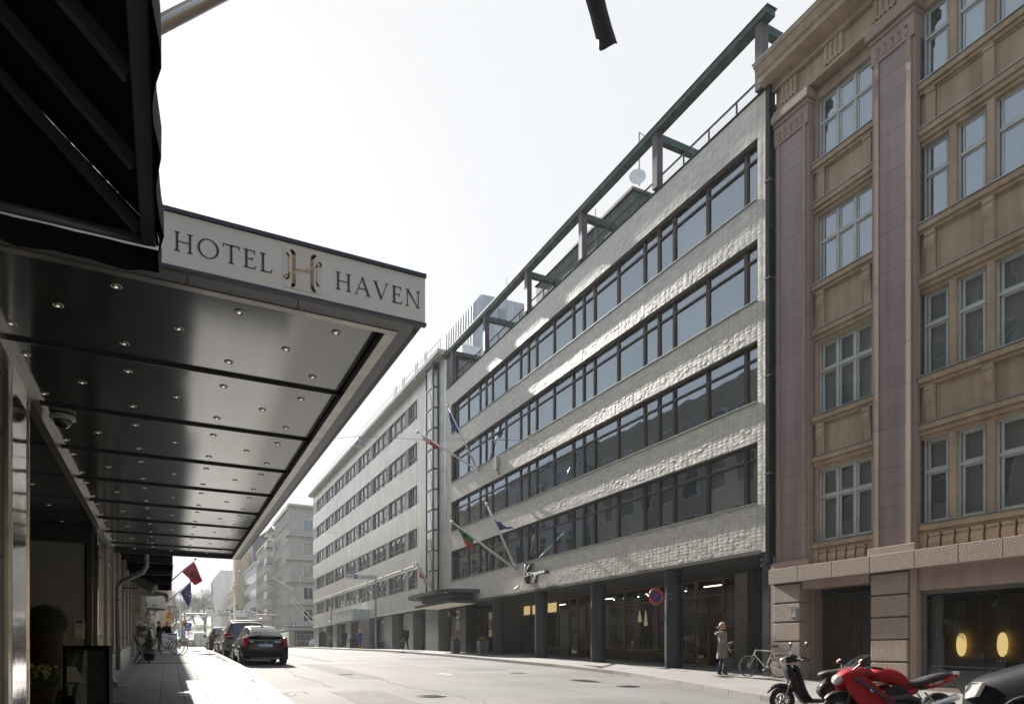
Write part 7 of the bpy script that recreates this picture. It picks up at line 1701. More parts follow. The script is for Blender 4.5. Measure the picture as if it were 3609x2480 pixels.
van('white panel van seen from behind in the distance on the left', (4.55, 116, gr(117)), 0, m_vw, 'white vans far down the street', h=2.45)
van('second white van just right of and beyond the first one', (7.3, 127, gr(128)), 0, m_vw, 'white vans far down the street')
van('white van driving out of the side street before the taupe house', (22.5, 97.5, gr(97)), D2R(90), m_vw, None, h=2.1)
# black van nose at the lower right corner
m_vb = paint('blue_black_van_paint', (.007,.009,.013), 0)
bv = thing('black_van', 'black van whose bonnet and headlight show at the lower right corner', 'van', (9.95, 5.05, gr(5)), 0, None, local=True)
bst = [(0, .42, .62, .62, .74, .50, 0, 0), (-.05, .30, .84, .78, .90, .66, 0, 0), (-.35, .24, .93, .88, 1.03, .76, 0, 0), (-.85, .22, .95, .98, 1.17, .78, 0, 0), (-1.05, .22, .95, 1.03, 1.27, .78, 1, 1), (-1.75, .22, .95, 1.05, 1.86, .74, 1, 0), (-2.6, .22, .95, 1.05, 1.94, .76, 1, 0), (-4.6, .22, .95, 1.05, 1.93, .76, 0, 0), (-4.85, .4, .85, 1.0, 1.8, .7, 0, 0)]
bpy.data.objects.remove(bv)
bv = car('black_van', 'black van whose bonnet and headlight show at the lower right corner', 'van', (10.02, 5.36, gr(5)-.02), 0, bst, m_vb, [(-.82, -.95, .34), (.82, -.95, .34), (-.82, -3.9, .34), (.82, -3.9, .34)], None, wr=.34, sub=3)
for s in (-1, 1):
    shp(bv, 'headlight', [(s*.90, -.16, .66), (s*.72, -.03, .66), (s*.70, -.06, .82), (s*.86, -.22, .88), (s*.945, -.40, .88), (s*.955, -.32, .70)], (-s*.03, -.04, 0), m_lens, .01)
    t = MB(); t.box(s*.945-.012, s*.945+.012, -1.62, -1.48, .80, .84); obj('side_indicator', t, m_amber, bv, bevel=.004)
    t = MB(); t.tube([(s*.95, -1.45, .5), (s*.955, -3.4, .5)], .025, 6); obj('rub_strip', t, m_black, bv)
    t = MB(); t.ball((s*1.08, -1.55, 1.18), .12, .07, .12, 12, 8); obj('side_mirror', t, m_black, bv, smooth=True)
t = MB(); t.box(-.5, .5, -.06, .02, .58, .80); obj('grille', t, m_black, bv); t = MB(); t.tube([(-.5, -.75, 1.16), (.3, -.95, 1.24)], .012, 5); obj('wiper', t, m_black, bv)
# ================================================================ TWO WHEELERS
def bigwheel(a, y, r, tr, z=None, n=36, spokes=0, rimc=m_alu, hub=.05, cast=0, disc_=0, x=0, nm='wheel'):
    z = r if z is None else z; t = MB(); t.ring((x, y, z), (1,0,0), r-tr, tr, n, 8); o = obj(nm, t, m_rubber, a, smooth=True)
    t = MB(); t.ring((x, y, z), (1,0,0), r-tr*2.0, tr*.55, n, 6); t.tube([(x-.035, y, z), (x+.035, y, z)], hub, 12)
    for k in range(spokes):
        th = 6.283*k/spokes; s = 1 if k % 2 else -1; t.tube([(x+.02*s, y+hub*.6*math.cos(th+.4*s), z+hub*.6*math.sin(th+.4*s)), (x, y+(r-tr*2)*math.cos(th), z+(r-tr*2)*math.sin(th))], .0016, 3)
    for k in range(cast):
        th = 6.283*k/cast+.3; d = Vector((0, math.cos(th), math.sin(th))); c = Vector((x, y, z)); t.obox(c+d*(r-tr*2)*.52, d*(r-tr*2)*.48, d.cross(Vector((1,0,0)))*r*.06, Vector((.016,0,0)))
    obj('rim', t, rimc, o, smooth=35)
    if disc_:
        for s in ((-1, 1) if disc_ > 1 else (-1,)):
            t = MB(); t.ring((x+s*.06, y, z), (1,0,0), r*.45, .018, 26, 4)
            for k in range(6): th = k*1.047; t.tube([(x+s*.055, y, z), (x+s*.06, y+r*.44*math.cos(th), z+r*.44*math.sin(th))], .006, 4)
            obj('brake_disc', t, m_alu, o)
    return o
def bicycle(label, loc, rz, fc, lean=0, bar='flat', rack=True, guard=None, low=False, grp=None, sc_=1):
    """wheels in the local YZ plane, front towards +y"""
    a = thing('bicycle', label, 'bicycle', loc, rz, grp, local=True, sc_=sc_); a.rotation_euler = (0, lean, rz)
    bigwheel(a, .54, .345, .017, spokes=32, n=40); bigwheel(a, -.52, .345, .017, spokes=32, n=40)
    BB, ST, HT, HB, RA, FA = (0,-.06,.29), (0,-.24,.80), (0,.32,.84), (0,.36,.70), (0,-.52,.345), (0,.54,.345)
    t = MB(); t.tube([HB, BB], .019, 8); t.tube([BB, ST], .016, 8); t.tube([ST, HT] if not low else [(0,-.15,.52), HB], .017, 8)
    for s in (-1, 1): t.tube([(s*.02,)+BB[1:], (s*.055,)+RA[1:]], .009, 6); t.tube([(s*.01,)+ST[1:], (s*.055,)+RA[1:]], .008, 6)
    t.tube([HB, HT], .022, 8); obj('frame', t, fc, a, smooth=40)
    t = MB()
    for s in (-1, 1): t.tube([(s*.05, .37, .69), (s*.055, .45, .50), (s*.055,)+FA[1:]], .011, 6)
    t.tube([(-.06, .37, .69), (.06, .37, .69)], .014, 6); obj('fork', t, fc, a, smooth=40)
    t = MB(); t.tube([HT, (0,.30,.93)], .014, 8)
    if bar == 'flat': t.tube([(-.29,.24,.97), (-.12,.30,.95), (.12,.30,.95), (.29,.24,.97)], .012, 8)
    else: t.tube([(-.26,.08,1.0), (-.24,.22,1.03), (-.08,.34,.98), (.08,.34,.98), (.24,.22,1.03), (.26,.08,1.0)], .012, 8)
    for s in (-1, 1): t.tube([(s*.2,.30,.955), (s*.27,.36,.93)], .007, 5)
    obj('handlebar', t, m_black, a, smooth=40)
    t = MB(); t.tube([ST, (0,-.27,.93)], .013, 8); obj('seat_post', t, m_alu, a)
    t = MB(); t.prism([(-.075,-.40,.935), (.075,-.40,.935), (.06,-.30,.935), (.018,-.13,.935), (-.018,-.13,.935), (-.06,-.30,.935)], (0,0,.04)); obj('saddle', t, m_black, a, bevel=.012)
    t = MB(); t.ring((.05,-.06,.29), (1,0,0), .09, .006, 22, 5); t.tube([(.05,-.06,.29), (.07,.09,.22)], .009, 6); t.tube([(-.05,-.06,.29), (-.07,-.21,.36)], .009, 6); t.box(.07,.15,.06,.12,.20,.225); t.box(-.15,-.07,-.24,-.18,.35,.375)
    t.tube([(.05,-.06,.385), (.05,-.52,.375)], .004, 4); t.tube([(.05,-.06,.195), (.05,-.52,.315)], .004, 4); obj('crank', t, m_dkgrey, a)
    if rack:
        t = MB(); 
        for s in (-1, 1): t.tube([(s*.06,-.30,.74), (s*.06,-.72,.74)], .006, 5); t.tube([(s*.06,-.62,.74), (s*.055,-.52,.35)], .005, 5)
        for k in range(4): t.tube([(-.06,-.36-.1*k,.74), (.06,-.36-.1*k,.74)], .004, 4)
        obj('luggage_rack', t, m_alu, a)
    if guard:
        for yc, a0, a1 in ((-.52, 20, 190), (.54, -10, 120)):
            t = MB(); P = [(0, yc+.375*math.cos(D2R(a0+(a1-a0)*k/12)), .345+.375*math.sin(D2R(a0+(a1-a0)*k/12))) for k in range(13)]
            for p, q in zip(P, P[1:]): t.quad((-.022,)+p[1:], (.022,)+p[1:], (.022,)+q[1:], (-.022,)+q[1:])
            obj('mudguard', t, guard, a, fix=False)
    return a
m_bwhite = M('white_bike_paint', (.62,.62,.60), .3, var=.03, coat=1)
fx, fy, rx, ry = 16.22, 15.62, 16.42, 14.6
bk = bicycle('white bicycle with a black saddle leaning on the granite corner', ((fx+rx)/2-.12, (fy+ry)/2, g(15.1)), math.atan2(-(fx-rx), fy-ry), m_bwhite, .10)
t = MB(); t.ball((0,-.25,.66), .03, .03, .05, 8, 6); obj('red_bag', t, m_tail, bk)
m_bblue = M('steel_blue_bike_paint', (.07,.12,.20), .3, var=.03, coat=1)
bicycle('blue city bicycle parked across the left pavement, nearest of the two', (-.03, 34.6, g(34.7)), D2R(93), m_bblue, 0, 'city', True, m_black, False)
bicycle('black step through bicycle just behind the blue one', (-.15, 35.6, g(35.6)), D2R(88), m_black, .03, 'city', True, m_black, True)
m_bgreen = M('green_bike_paint', (.04,.14,.10), .3, coat=1)
for k in range(7):
    lb = ('first', 'second', 'third', 'fourth', 'fifth', 'sixth', 'last')[k] + ' bicycle counted from the camera in the far row beyond the parking sign'
    bicycle(lb, (1.5 + .1*(k % 2), 76 + 1.5*k, g(76+1.5*k)), D2R(90 + (k*37 % 21) - 10), (m_tail, m_black, m_bgreen, m_alu, m_black, m_tail, m_bblue)[k], 0, 'city', False, m_black, grp='bicycles parked in the far row')
# frame shared by scooter and motorcycle: local y forward, x to the rider's right
def loftx(name, secs, mat, a, sub=1, smooth=True):
    """secs: (y, z, halfw, halfh) ellipses strung along a path -> smooth closed body"""
    mb = MB(); n = 14; P = [Vector((0, s[0], s[1])) for s in secs]
    for i, s in enumerate(secs):
        d = (P[min(i+1, len(P)-1)] - P[max(i-1, 0)]).normalized(); up_ = Vector((1,0,0)).cross(d).normalized()
        x0 = s[4] if len(s) > 4 else 0
        for k in range(n):
            th = 6.283*k/n; cx = math.copysign(abs(math.cos(th))**.75, math.cos(th)); sx = math.copysign(abs(math.sin(th))**.75, math.sin(th))
            mb.v.append(tuple(P[i] + Vector((x0 + s[2]*cx, 0, 0)) + up_*s[3]*sx))
    for i in range(len(secs)-1):
        for k in range(n): mb.f.append((i*n+k, i*n+(k+1) % n, (i+1)*n+(k+1) % n, (i+1)*n+k)); mb.m.append(0)
    mb.f += [tuple(range(n))[::-1], tuple(range((len(secs)-1)*n, len(secs)*n))]; mb.m += [0, 0]
    o = obj(name, mb, mat, a, smooth=50)
    if sub: s_ = o.modifiers.new('s', 'SUBSURF'); s_.levels = sub; s_.render_levels = sub
    return o
p = bearing(2752, 2508); 
hd = math.atan2(SA, -CA)                 # heading: (-.893, .45), nose towards the street
sc_r = hd - math.pi/2
fwd = Vector((-CA, SA, 0)); 
so = Vector((p.x, p.y, 0)) - fwd*.66
m_scp = paint('black_scooter_plastic', (.014,.015,.018), 0, .22); m_seat = M('seat_vinyl', (.035,.036,.038), .55, var=.15, bump=.2, bs=120)
m_clear = GL('clear_windscreen', 1.6, .8, .05); 
s_ = thing('scooter', 'black scooter with tinted fly screen parked beside the kerb, left of the red motorcycle', 'scooter', (so.x, so.y, gr(so.y)+.0), sc_r, None, local=True, sc_=.97)
bigwheel(s_, .66, .245, .045, n=34, cast=5, disc_=1, rimc=m_dkgrey, nm='front_wheel'); bigwheel(s_, -.64, .245, .05, n=34, cast=5, rimc=m_dkgrey, nm='rear_wheel')
loftx('front_mudguard', [(.94,.36,.03,.01), (.88,.47,.06,.035), (.70,.545,.07,.045), (.54,.50,.065,.04), (.42,.38,.03,.02)], m_scp, s_)
t = MB(); 
for q in (-1, 1): t.tube([(q*.075, .66, .245), (q*.07, .50, .66)], .02, 8)
obj('fork', t, m_alu, s_, smooth=40)
loftx('front_apron', [(.56,.92,.10,.05), (.56,.80,.17,.08), (.46,.64,.19,.09), (.38,.46,.18,.07), (.30,.28,.16,.06), (.20,.17,.15,.05)], m_scp, s_)
loftx('leg_shield', [(.44,.92,.13,.05), (.40,.72,.20,.07), (.34,.50,.21,.07), (.24,.30,.19,.06), (.10,.22,.17,.03)], m_scp, s_)
loftx('headlight_cowl', [(.66,.98,.03,.03), (.60,1.00,.12,.075), (.50,1.03,.16,.085), (.40,1.02,.13,.07), (.32,1.00,.05,.03)], m_scp, s_)
loftx('headlight', [(.70,.965,.03,.03), (.655,.985,.095,.06), (.60,1.0,.10,.06)], m_lens, s_)
mb = MB(); 
for i in range(7):
    th = math.radians(-60+20*i); mb.v += [(.15*math.sin(th), .55+.06*math.cos(th), 1.05), (.12*math.sin(th), .40+.05*math.cos(th), 1.22)]
for i in range(6): mb.f.append((2*i, 2*i+1, 2*i+3, 2*i+2)); mb.m.append(0)
obj('fly_screen', mb, GL('tinted_screen', 1.8, .45, .05), s_, smooth=True, fix=False)
t = MB(); t.tube([(-.34,.30,1.03), (-.18,.40,1.05), (.18,.40,1.05), (.34,.30,1.03)], .014, 8); obj('handlebar', t, m_black, s_, smooth=40)
for q in (-1, 1):
    t = MB(); t.tube([(q*.22,.385,1.045), (q*.36,.285,1.03)], .021, 8); obj('grip', t, m_rubber, s_)
    t = MB(); t.tube([(q*.18,.46,1.03), (q*.32,.40,1.0)], .008, 5); obj('brake_lever', t, m_alu, s_)
    t = MB(); t.tube([(q*.2,.40,1.06), (q*.30,.38,1.16), (q*.33,.37,1.25)], .008, 6); o = obj('mirror_stem', t, m_black, s_); t = MB(); t.ball((q*.36,.36,1.29), .07, .02, .05, 14, 8); obj('mirror', t, m_black, o, smooth=True)
t = MB(); t.box(-.17,.17,-.12,.24,.20,.26); obj('footboard', t, m_scp, s_, bevel=.02)
loftx('rear_body', [(-.04,.30,.13,.10), (-.18,.46,.17,.20), (-.40,.56,.19,.18), (-.66,.62,.17,.13), (-.88,.68,.10,.08), (-.96,.72,.04,.03)], m_scp, s_)
loftx('lower_side_panel', [(-.06,.30,.10,.06), (-.25,.34,.13,.10), (-.5,.38,.13,.10), (-.72,.44,.10,.06)], m_dkgrey, s_)
loftx('seat', [(-.02,.70,.09,.03), (-.14,.76,.15,.05), (-.34,.76,.17,.05), (-.50,.80,.16,.06), (-.74,.84,.14,.05), (-.88,.84,.06,.02)], m_seat, s_)
t = MB(); t.tube([(.14,-.3,.30), (.15,-.6,.33), (.15,-.85,.38)], [.04,.06,.06], 12); obj('exhaust', t, m_dkgrey, s_, smooth=40)
shp(s_, 'tail_lamp', [(-.08,-.94,.66), (.08,-.94,.66), (.06,-.97,.74), (-.06,-.97,.74)], (0,.05,0), m_tail, .01)
t = MB(); t.box(-.09,.09,-1.0,-.99,.44,.58); obj('number_plate', t, m_sw, s_)
t = MB(); t.tube([(-.06,.02,.2), (-.2,.0,.0)], .012, 6); obj('side_stand', t, m_black, s_)
# red sports tourer
zc = 11.0; p0 = PT(3134, 2500, zc); mo = Vector((p0.x, p0.y, 0))
m_red = paint('red_motorcycle_paint', (.42,.012,.018), .1, .2)
mc = thing('motorcycle', 'red sports touring motorcycle with a blue white round badge, parked between scooter and van', 'motorcycle', (mo.x, mo.y, -1.245), sc_r, None, local=True)
bigwheel(mc, .80, .30, .058, n=40, cast=5, disc_=2, rimc=m_dkgrey, nm='front_wheel'); bigwheel(mc, -.78, .31, .078, n=40, cast=5, disc_=1, rimc=m_dkgrey, nm='rear_wheel')
loftx('front_mudguard', [(1.05,.50,.03,.01), (.98,.58,.075,.03), (.82,.64,.085,.03), (.64,.60,.08,.03), (.52,.50,.04,.02)], m_black, mc)
t = MB()
for q in (-1, 1): t.tube([(q*.10, .80, .30), (q*.095, .70, .52), (q*.09, .55, .86)], .028, 10)
obj('fork', t, m_dkgrey, mc, smooth=40)
loftx('nose_fairing', [(.86,.74,.04,.03), (.82,.80,.13,.09), (.72,.86,.20,.13), (.58,.92,.23,.13), (.42,.94,.22,.09), (.30,.93,.14,.05)], m_red, mc)
for q in (-1, 1):
    sd = MB(); sd.prism([(q*.215,.80,.74), (q*.225,.74,.62), (q*.235,.62,.46), (q*.24,.30,.30), (q*.24,.04,.27), (q*.24,-.06,.34), (q*.245,.06,.52), (q*.235,.26,.70), (q*.225,.44,.84), (q*.215,.60,.90), (q*.21,.74,.88)], (-q*.05,0,0)); obj('side_fairing', sd, m_red, mc, bevel=.022)
    bg_ = MB(); bg_.prism([(q*.247,.60,.42), (q*.247,.26,.28), (q*.247,-.04,.24), (q*.247,-.1,.20), (q*.247,.25,.18), (q*.247,.55,.30)], (-q*.06,0,0)); obj('belly_panel', bg_, m_dkgrey, mc, bevel=.015)
    bd_ = MB(); bd_.disc((q*.2455,.42,.66), (q,0,0), .042, 22, .004); o = obj('badge', bd_, m_black, mc); 
    for k in range(4):
        wq = MB(); P_ = [(q*.2505, .42, .66)] + [(q*.2505, .42+.03*math.cos(D2R(90*k+15*j)), .66+.03*math.sin(D2R(90*k+15*j))) for j in range(7)]; wq.prism(P_, (q*.002,0,0)); obj('badge_quarter', wq, m_sb if k % 2 else m_sw, o)
    fr = MB(); fr.tube([(q*.20,.10,.52), (q*.19,-.18,.56), (q*.16,-.36,.50), (q*.15,-.40,.36), (q*.13,-.44,.26)], [.04,.05,.055,.06,.04], 10); obj('frame_spar', fr, m_dkgrey, mc, smooth=40)
    en = MB(); en.lathe([(.10,-.03), (.12,.0), (.08,.03)], (0,0,0), 16); 
    e2 = MB(); e2.tube([(q*.16,.02,.34), (q*.23,.02,.34)], [.11,.09], 16); e2.tube([(q*.15,-.2,.32), (q*.22,-.2,.32)], [.09,.07], 14); obj('engine_cover', e2, m_grey, mc, smooth=40)
    mi_ = MB(); mi_.tube([(q*.18,.68,.98), (q*.30,.62,1.08)], .012, 6); o = obj('mirror_stem', mi_, m_black, mc); m2 = MB(); m2.ball((q*.35,.62,1.12), .07, .035, .045, 14, 8); obj('mirror', m2, m_black, o, smooth=True); m3 = MB(); m3.ball((q*.36,.665,1.11), .035, .012, .025, 10, 6); obj('indicator', m3, m_amber, o)
    hb_ = MB(); hb_.tube([(q*.06,.48,.99), (q*.20,.44,1.03), (q*.33,.30,1.0)], .014, 8); hb_.tube([(q*.24,.40,1.02), (q*.34,.29,1.0)], .021, 8); obj('handlebar', hb_, m_black, mc, smooth=40)
    tp_ = MB(); tp_.prism([(q*.12,-.46,.74), (q*.14,-.70,.80), (q*.10,-1.02,.92), (q*.08,-.96,.80), (q*.12,-.62,.68)], (-q*.03,0,0)); obj('tail_side_panel', tp_, m_red, mc, bevel=.012)
    pg = MB(); pg.tube([(q*.12,-.42,.46), (q*.18,-.56,.40), (q*.22,-.58,.38)], .014, 6); pg.tube([(q*.12,-.5,.62), (q*.16,-.66,.44)], .016, 6); pg.prism([(q*.14,-.44,.30), (q*.14,-.60,.44), (q*.14,-.56,.50), (q*.14,-.36,.42)], (q*.03,0,0)); obj('footrest', pg, m_alu, mc)
    text('K1300S', mc, (q*.146,-.56,.725), (0, -1 if q < 0 else 1, .12*(1 if q > 0 else -1)) if False else (0, (1 if q > 0 else -1), (-.25 if q > 0 else .25)), (0,0,1), .045, m_sw, .22, ext=.004) if q < 0 else None
for q in (-1, 1):
    t = MB(); t.prism([(q*.25,.70,.84), (q*.25,.30,.60), (q*.25,.06,.40), (q*.25,.03,.43), (q*.25,.26,.64), (q*.25,.66,.88)], (-q*.02,0,0)); obj('fairing_crease', t, m_dkgrey, mc)
    t = MB(); t.tube([(q*.16,.55,1.02), (q*.20,.40,.92), (q*.14,.20,.82)], .008, 5); t.tube([(q*.24,.42,1.02), (q*.22,.60,.90)], .007, 5); obj('cable', t, m_black, mc)
    t = MB(); t.prism([(q*.18,.20,.60), (q*.19,-.06,.50), (q*.19,-.22,.66), (q*.18,-.05,.74), (q*.18,.12,.72)], (-q*.03,0,0)); obj('side_vent_panel', t, m_black, mc, bevel=.01)
loftx('engine_block', [(.50,.46,.14,.10), (.25,.44,.18,.18), (.0,.42,.18,.17), (-.25,.42,.15,.14), (-.4,.46,.08,.08)], m_black, mc)
loftx('headlight', [(.885,.74,.04,.03), (.865,.80,.13,.075), (.79,.89,.15,.08)], m_lens, mc)
mb = MB()
for i in range(9):
    th = math.radians(-72+18*i); mb.v += [(.21*math.sin(th), .66+.12*math.cos(th), .97), (.19*math.sin(th), .50+.10*math.cos(th), 1.13), (.15*math.sin(th), .34+.08*math.cos(th), 1.23)]
for i in range(8):
    for k in range(2): mb.f.append((3*i+k, 3*i+k+1, 3*i+k+4, 3*i+k+3)); mb.m.append(0)
obj('windscreen', mb, m_clear, mc, smooth=True, fix=False)
loftx('fuel_tank', [(.36,.84,.10,.06), (.26,.90,.19,.11), (.08,.90,.21,.13), (-.10,.84,.18,.13), (-.24,.76,.11,.09), (-.30,.70,.05,.04)], m_red, mc)
t = MB(); t.lathe([(.055,0), (.05,.012)], (0,.12,1.005), 20); obj('tank_cap', t, m_alu, mc); loftx('tank_top_pad', [(.34,.93,.05,.02), (.20,.985,.10,.035), (.02,.975,.10,.04), (-.08,.94,.05,.02)], m_grey, mc)
loftx('seat', [(-.14,.76,.09,.03), (-.28,.755,.14,.045), (-.46,.77,.16,.05), (-.60,.84,.15,.05), (-.84,.90,.12,.045), (-1.0,.92,.06,.02)], m_seat, mc)
loftx('tail_unit', [(-.40,.68,.10,.06), (-.7,.76,.11,.07), (-.98,.87,.09,.05), (-1.10,.90,.04,.025)], m_black, mc)
loftx('side_cover', [(-.1,.62,.12,.08), (-.3,.62,.12,.08), (-.46,.68,.08,.06)], m_red, mc)
t = MB(); t.tube([(.06,-1.0,.92), (.08,-1.08,.94), (-.08,-1.08,.94), (-.06,-1.0,.92)], .014, 6); obj('grab_rail', t, m_alu, mc)
shp(mc, 'tail_lamp', [(-.06,-1.10,.86), (.06,-1.10,.86), (.05,-1.13,.91), (-.05,-1.13,.91)], (0,.04,0), m_tail, .008)
t = MB(); t.prism([(-.08,-1.08,.80), (.08,-1.08,.80), (.09,-1.24,.58), (-.09,-1.24,.58)], (0,.012,.01)); obj('number_plate_holder', t, m_black, mc)
t = MB(); t.tube([(-.13,-.40,.34), (-.17,-.62,.42), (-.18,-.98,.56)], [.03,.06,.055], 14); obj('exhaust', t, m_alu, mc, smooth=40)
t = MB(); t.tube([(-.10,-.30,.36), (-.11,-.78,.31)], .035, 8); obj('swing_arm', t, m_dkgrey, mc)
t = MB(); t.tube([(-.12,.0,.22), (-.26,-.1,.0)], .014, 6); obj('side_stand', t, m_black, mc)
# ================================================================ PEOPLE
m_skin = M('skin', (.48,.28,.20), .55, var=.06); m_hairb = M('blond_hair', (.50,.38,.22), .6, var=.2, scale=30); m_haird = M('dark_brown_hair', (.05,.03,.02), .6, var=.2, scale=30)
m_jean = M('blue_jeans', (.03,.07,.18), .85, var=.15, scale=8); m_blk = M('black_cloth', (.014,.014,.016), .85, var=.15, bump=.2, bs=12); m_suit = M('dark_navy_suit', (.018,.022,.035), .8, var=.1)
m_coat = M('grey_green_parka', (.19,.18,.145), .85, var=.10, scale=6, bump=.4, bs=14); m_boot = M('brown_leather', (.10,.035,.015), .4, var=.2); m_bluecloth = M('royal_blue_dress', (.02,.04,.35), .8, var=.1); m_redb = M('red_bag', (.35,.02,.03), .5)
def person(label, loc, rz, H, legs, shoes, J=None, top=None, hair=None, hl=0, sleeve=.045, hem=.50, flare=1.0, extra=None, headturn=(0,0), tr_top=.52, grp=None):
    """J overrides joints (fractions of H); local +y is the facing direction"""
    a = thing('person', label, 'person', loc, rz, grp, local=True)
    P = dict(pel=(0,0,.53), wai=(0,0,.62), che=(0,.005,.74), nb=(0,-.005,.815), nk=(0,.002,.855), hd0=(0,.012,.895), hd1=(0,.006,.94), hd2=(0,.0,.968),
       sl=(-.10,0,.80), el=(-.135,-.015,.635), wl=(-.14,.035,.50), hl_=(-.14,.055,.465), sr=(.10,0,.80), er=(.135,-.015,.635), wr=(.14,.035,.50), hr=(.14,.055,.465),
       pl=(-.052,0,.50), kl=(-.056,.012,.285), al=(-.058,-.012,.05), tl=(-.065,.07,.018), hll=(-.058,-.03,.022), prr=(.052,0,.50), kr=(.056,.012,.285), ar=(.058,-.012,.05), tr=(.065,.07,.018), hrr=(.058,-.03,.022))
    Rr = dict(pel=(.085,.062), wai=(.072,.055), che=(.088,.062), nb=(.05,.04), nk=(.032,.034), hd0=(.040,.050), hd1=(.044,.056), hd2=(.030,.040), sl=(.038,)*2, el=(.026,)*2, wl=(.017,.014), hl_=(.022,.011), sr=(.038,)*2, er=(.026,)*2, wr=(.017,.014), hr=(.022,.011),
       pl=(.058,.06), kl=(.036,.038), al=(.024,.026), tl=(.022,.014), hll=(.020,.018), prr=(.058,.06), kr=(.036,.038), ar=(.024,.026), tr=(.022,.014), hrr=(.020,.018))
    if J: P.update(J)
    E = [('pel','wai'),('wai','che'),('che','nb'),('nb','nk'),('nk','hd0'),('hd0','hd1'),('hd1','hd2'),('che','sl'),('sl','el'),('el','wl'),('wl','hl_'),('che','sr'),('sr','er'),('er','wr'),('wr','hr'),
       ('pel','pl'),('pl','kl'),('kl','al'),('al','tl'),('al','hll'),('pel','prr'),('prr','kr'),('kr','ar'),('ar','tr'),('ar','hrr')]
    P['nose'] = (P['hd0'][0], P['hd0'][1]+.058, P['hd0'][2]+.015); Rr['nose'] = (.007,.008); E.append(('hd0','nose'))
    for hnd, wst in (('hl_', 'wl'), ('hr', 'wr')):
        hv = Vector(P[hnd]); d = (hv - Vector(P[wst])).normalized(); sd = d.cross(Vector((0,1,0))); sd = sd.normalized() if sd.length > .1 else Vector((1,0,0)); pn = d.cross(sd)
        for k, (o_, ln) in enumerate(((-.013,.034), (-.0045,.040), (.0045,.038), (.013,.030))):
            nm = hnd+'f%d' % k; b = hv + pn*o_*1.0 + d*.004; P[nm] = tuple(b + d*ln*.55 + sd*.004); P[nm+'b'] = tuple(b + d*ln + sd*.014); Rr[nm] = (.0052,.0052); Rr[nm+'b'] = (.0042,.0042); E += [(hnd, nm), (nm, nm+'b')]
        P[hnd+'t'] = tuple(hv - d*.004 + pn*-.024 + d*.014); Rr[hnd+'t'] = (.006,.006); E.append((hnd, hnd+'t'))
    nm = list(P); ix = {k: i for i, k in enumerate(nm)}
    me = bpy.data.meshes.new('b'); me.from_pydata([tuple(c*H for c in P[k]) for k in nm], [(ix[x], ix[y]) for x, y in E], [])
    o = bpy.data.objects.new('b', me); COL.objects.link(o); sk = o.modifiers.new('s', 'SKIN'); sk.use_smooth_shade = True; ss = o.modifiers.new('u', 'SUBSURF'); ss.levels = 2; ss.render_levels = 2
    lay = me.skin_vertices[0].data
    for k in nm: lay[ix[k]].radius = tuple(r*H for r in Rr[k])
    lay[ix['pel']].use_root = True
    ev = bpy.data.meshes.new_from_object(o.evaluated_get(bpy.context.evaluated_depsgraph_get())); bpy.data.objects.remove(o); ev.name = 'body'
    ev.materials.clear(); 
    for m_ in (m_skin, legs, shoes, top or legs): ev.materials.append(m_)
    mi = []
    wl_, wr_ = Vector(P['wl'])*H, Vector(P['wr'])*H
    for f in ev.polygons:
        c = f.center; hnd_ = min((c-wl_-(Vector(P['hl_'])*H-wl_)*.6).length, (c-wr_-(Vector(P['hr'])*H-wr_)*.6).length) < .065*H
        mi.append(0 if hnd_ else (2 if c.z < .065*H else (1 if c.z < tr_top*H else (3 if c.z < .83*H else 0))))
    ev.polygons.foreach_set('material_index', mi); ev.shade_smooth()
    obj('body', ev, None, a)
    if top:     # jacket: shaped torso shell plus sleeves
        mb = MB(); n = 18; dx = P['che'][0]; dy = P['che'][1]
        secs = [(hem, .095*flare, .085*flare), (hem+.04, .097*flare, .085*flare), (.60, .088*(1+flare)/2, .072*(1+flare)/2), (.68, .094, .074), (.75, .108, .078), (.80, .108, .066), (.825, .062, .050), (.838, .040, .042)]
        for z, rx, ry in secs:
            u = (z-.53)/.3; 
            for k in range(n): th = 6.283*k/n; wob = 1+.03*math.sin(5*th+z*20); mb.v.append(((rx*wob*math.cos(th)+dx*u)*H, (ry*wob*math.sin(th)+dy*u)*H, z*H))
        for i in range(len(secs)-1):
            for k in range(n): mb.f.append((i*n+k, i*n+(k+1) % n, (i+1)*n+(k+1) % n, (i+1)*n+k)); mb.m.append(0)
        for s_, e_, w2 in (('sl','el','wl'), ('sr','er','wr')):
            A_, B_, C2 = Vector(P[s_])*H, Vector(P[e_])*H, Vector(P[w2])*H; mb.tube([A_.lerp(B_,-.12), A_.lerp(B_,.15), A_.lerp(B_,.6), B_, B_.lerp(C2,.5), C2], [sleeve*H*.9, sleeve*H, sleeve*H*.85, sleeve*H*.8, sleeve*H*.68, sleeve*H*.55], 12)
        obj('jacket', mb, top, a, smooth=60)
    if hair:
        hc = (Vector(P['hd1'])*.6 + Vector(P['hd2'])*.4)*H; mb = MB(); n, m = 16, 9
        for i in range(m+1):
            ph = math.pi/2 - (math.pi*.62)*i/m
            for k in range(n):
                th = 6.283*k/n; r = 1.0 if math.sin(th) < .25 or ph > .55 else .72; mb.v.append((hc.x + .053*H*math.cos(th)*math.cos(ph)*r, hc.y - .006*H + .066*H*math.sin(th)*math.cos(ph)*r, hc.z - .004*H + .052*H*math.sin(ph) - hl*max(0, -math.sin(th))*(i/m)*H))
        for i in range(m):
            for k in range(n): mb.f.append((i*n+k, i*n+(k+1) % n, (i+1)*n+(k+1) % n, (i+1)*n+k)); mb.m.append(0)
        obj('hair', mb, hair, a, smooth=True)
    he = Vector(P['hd0'])*H
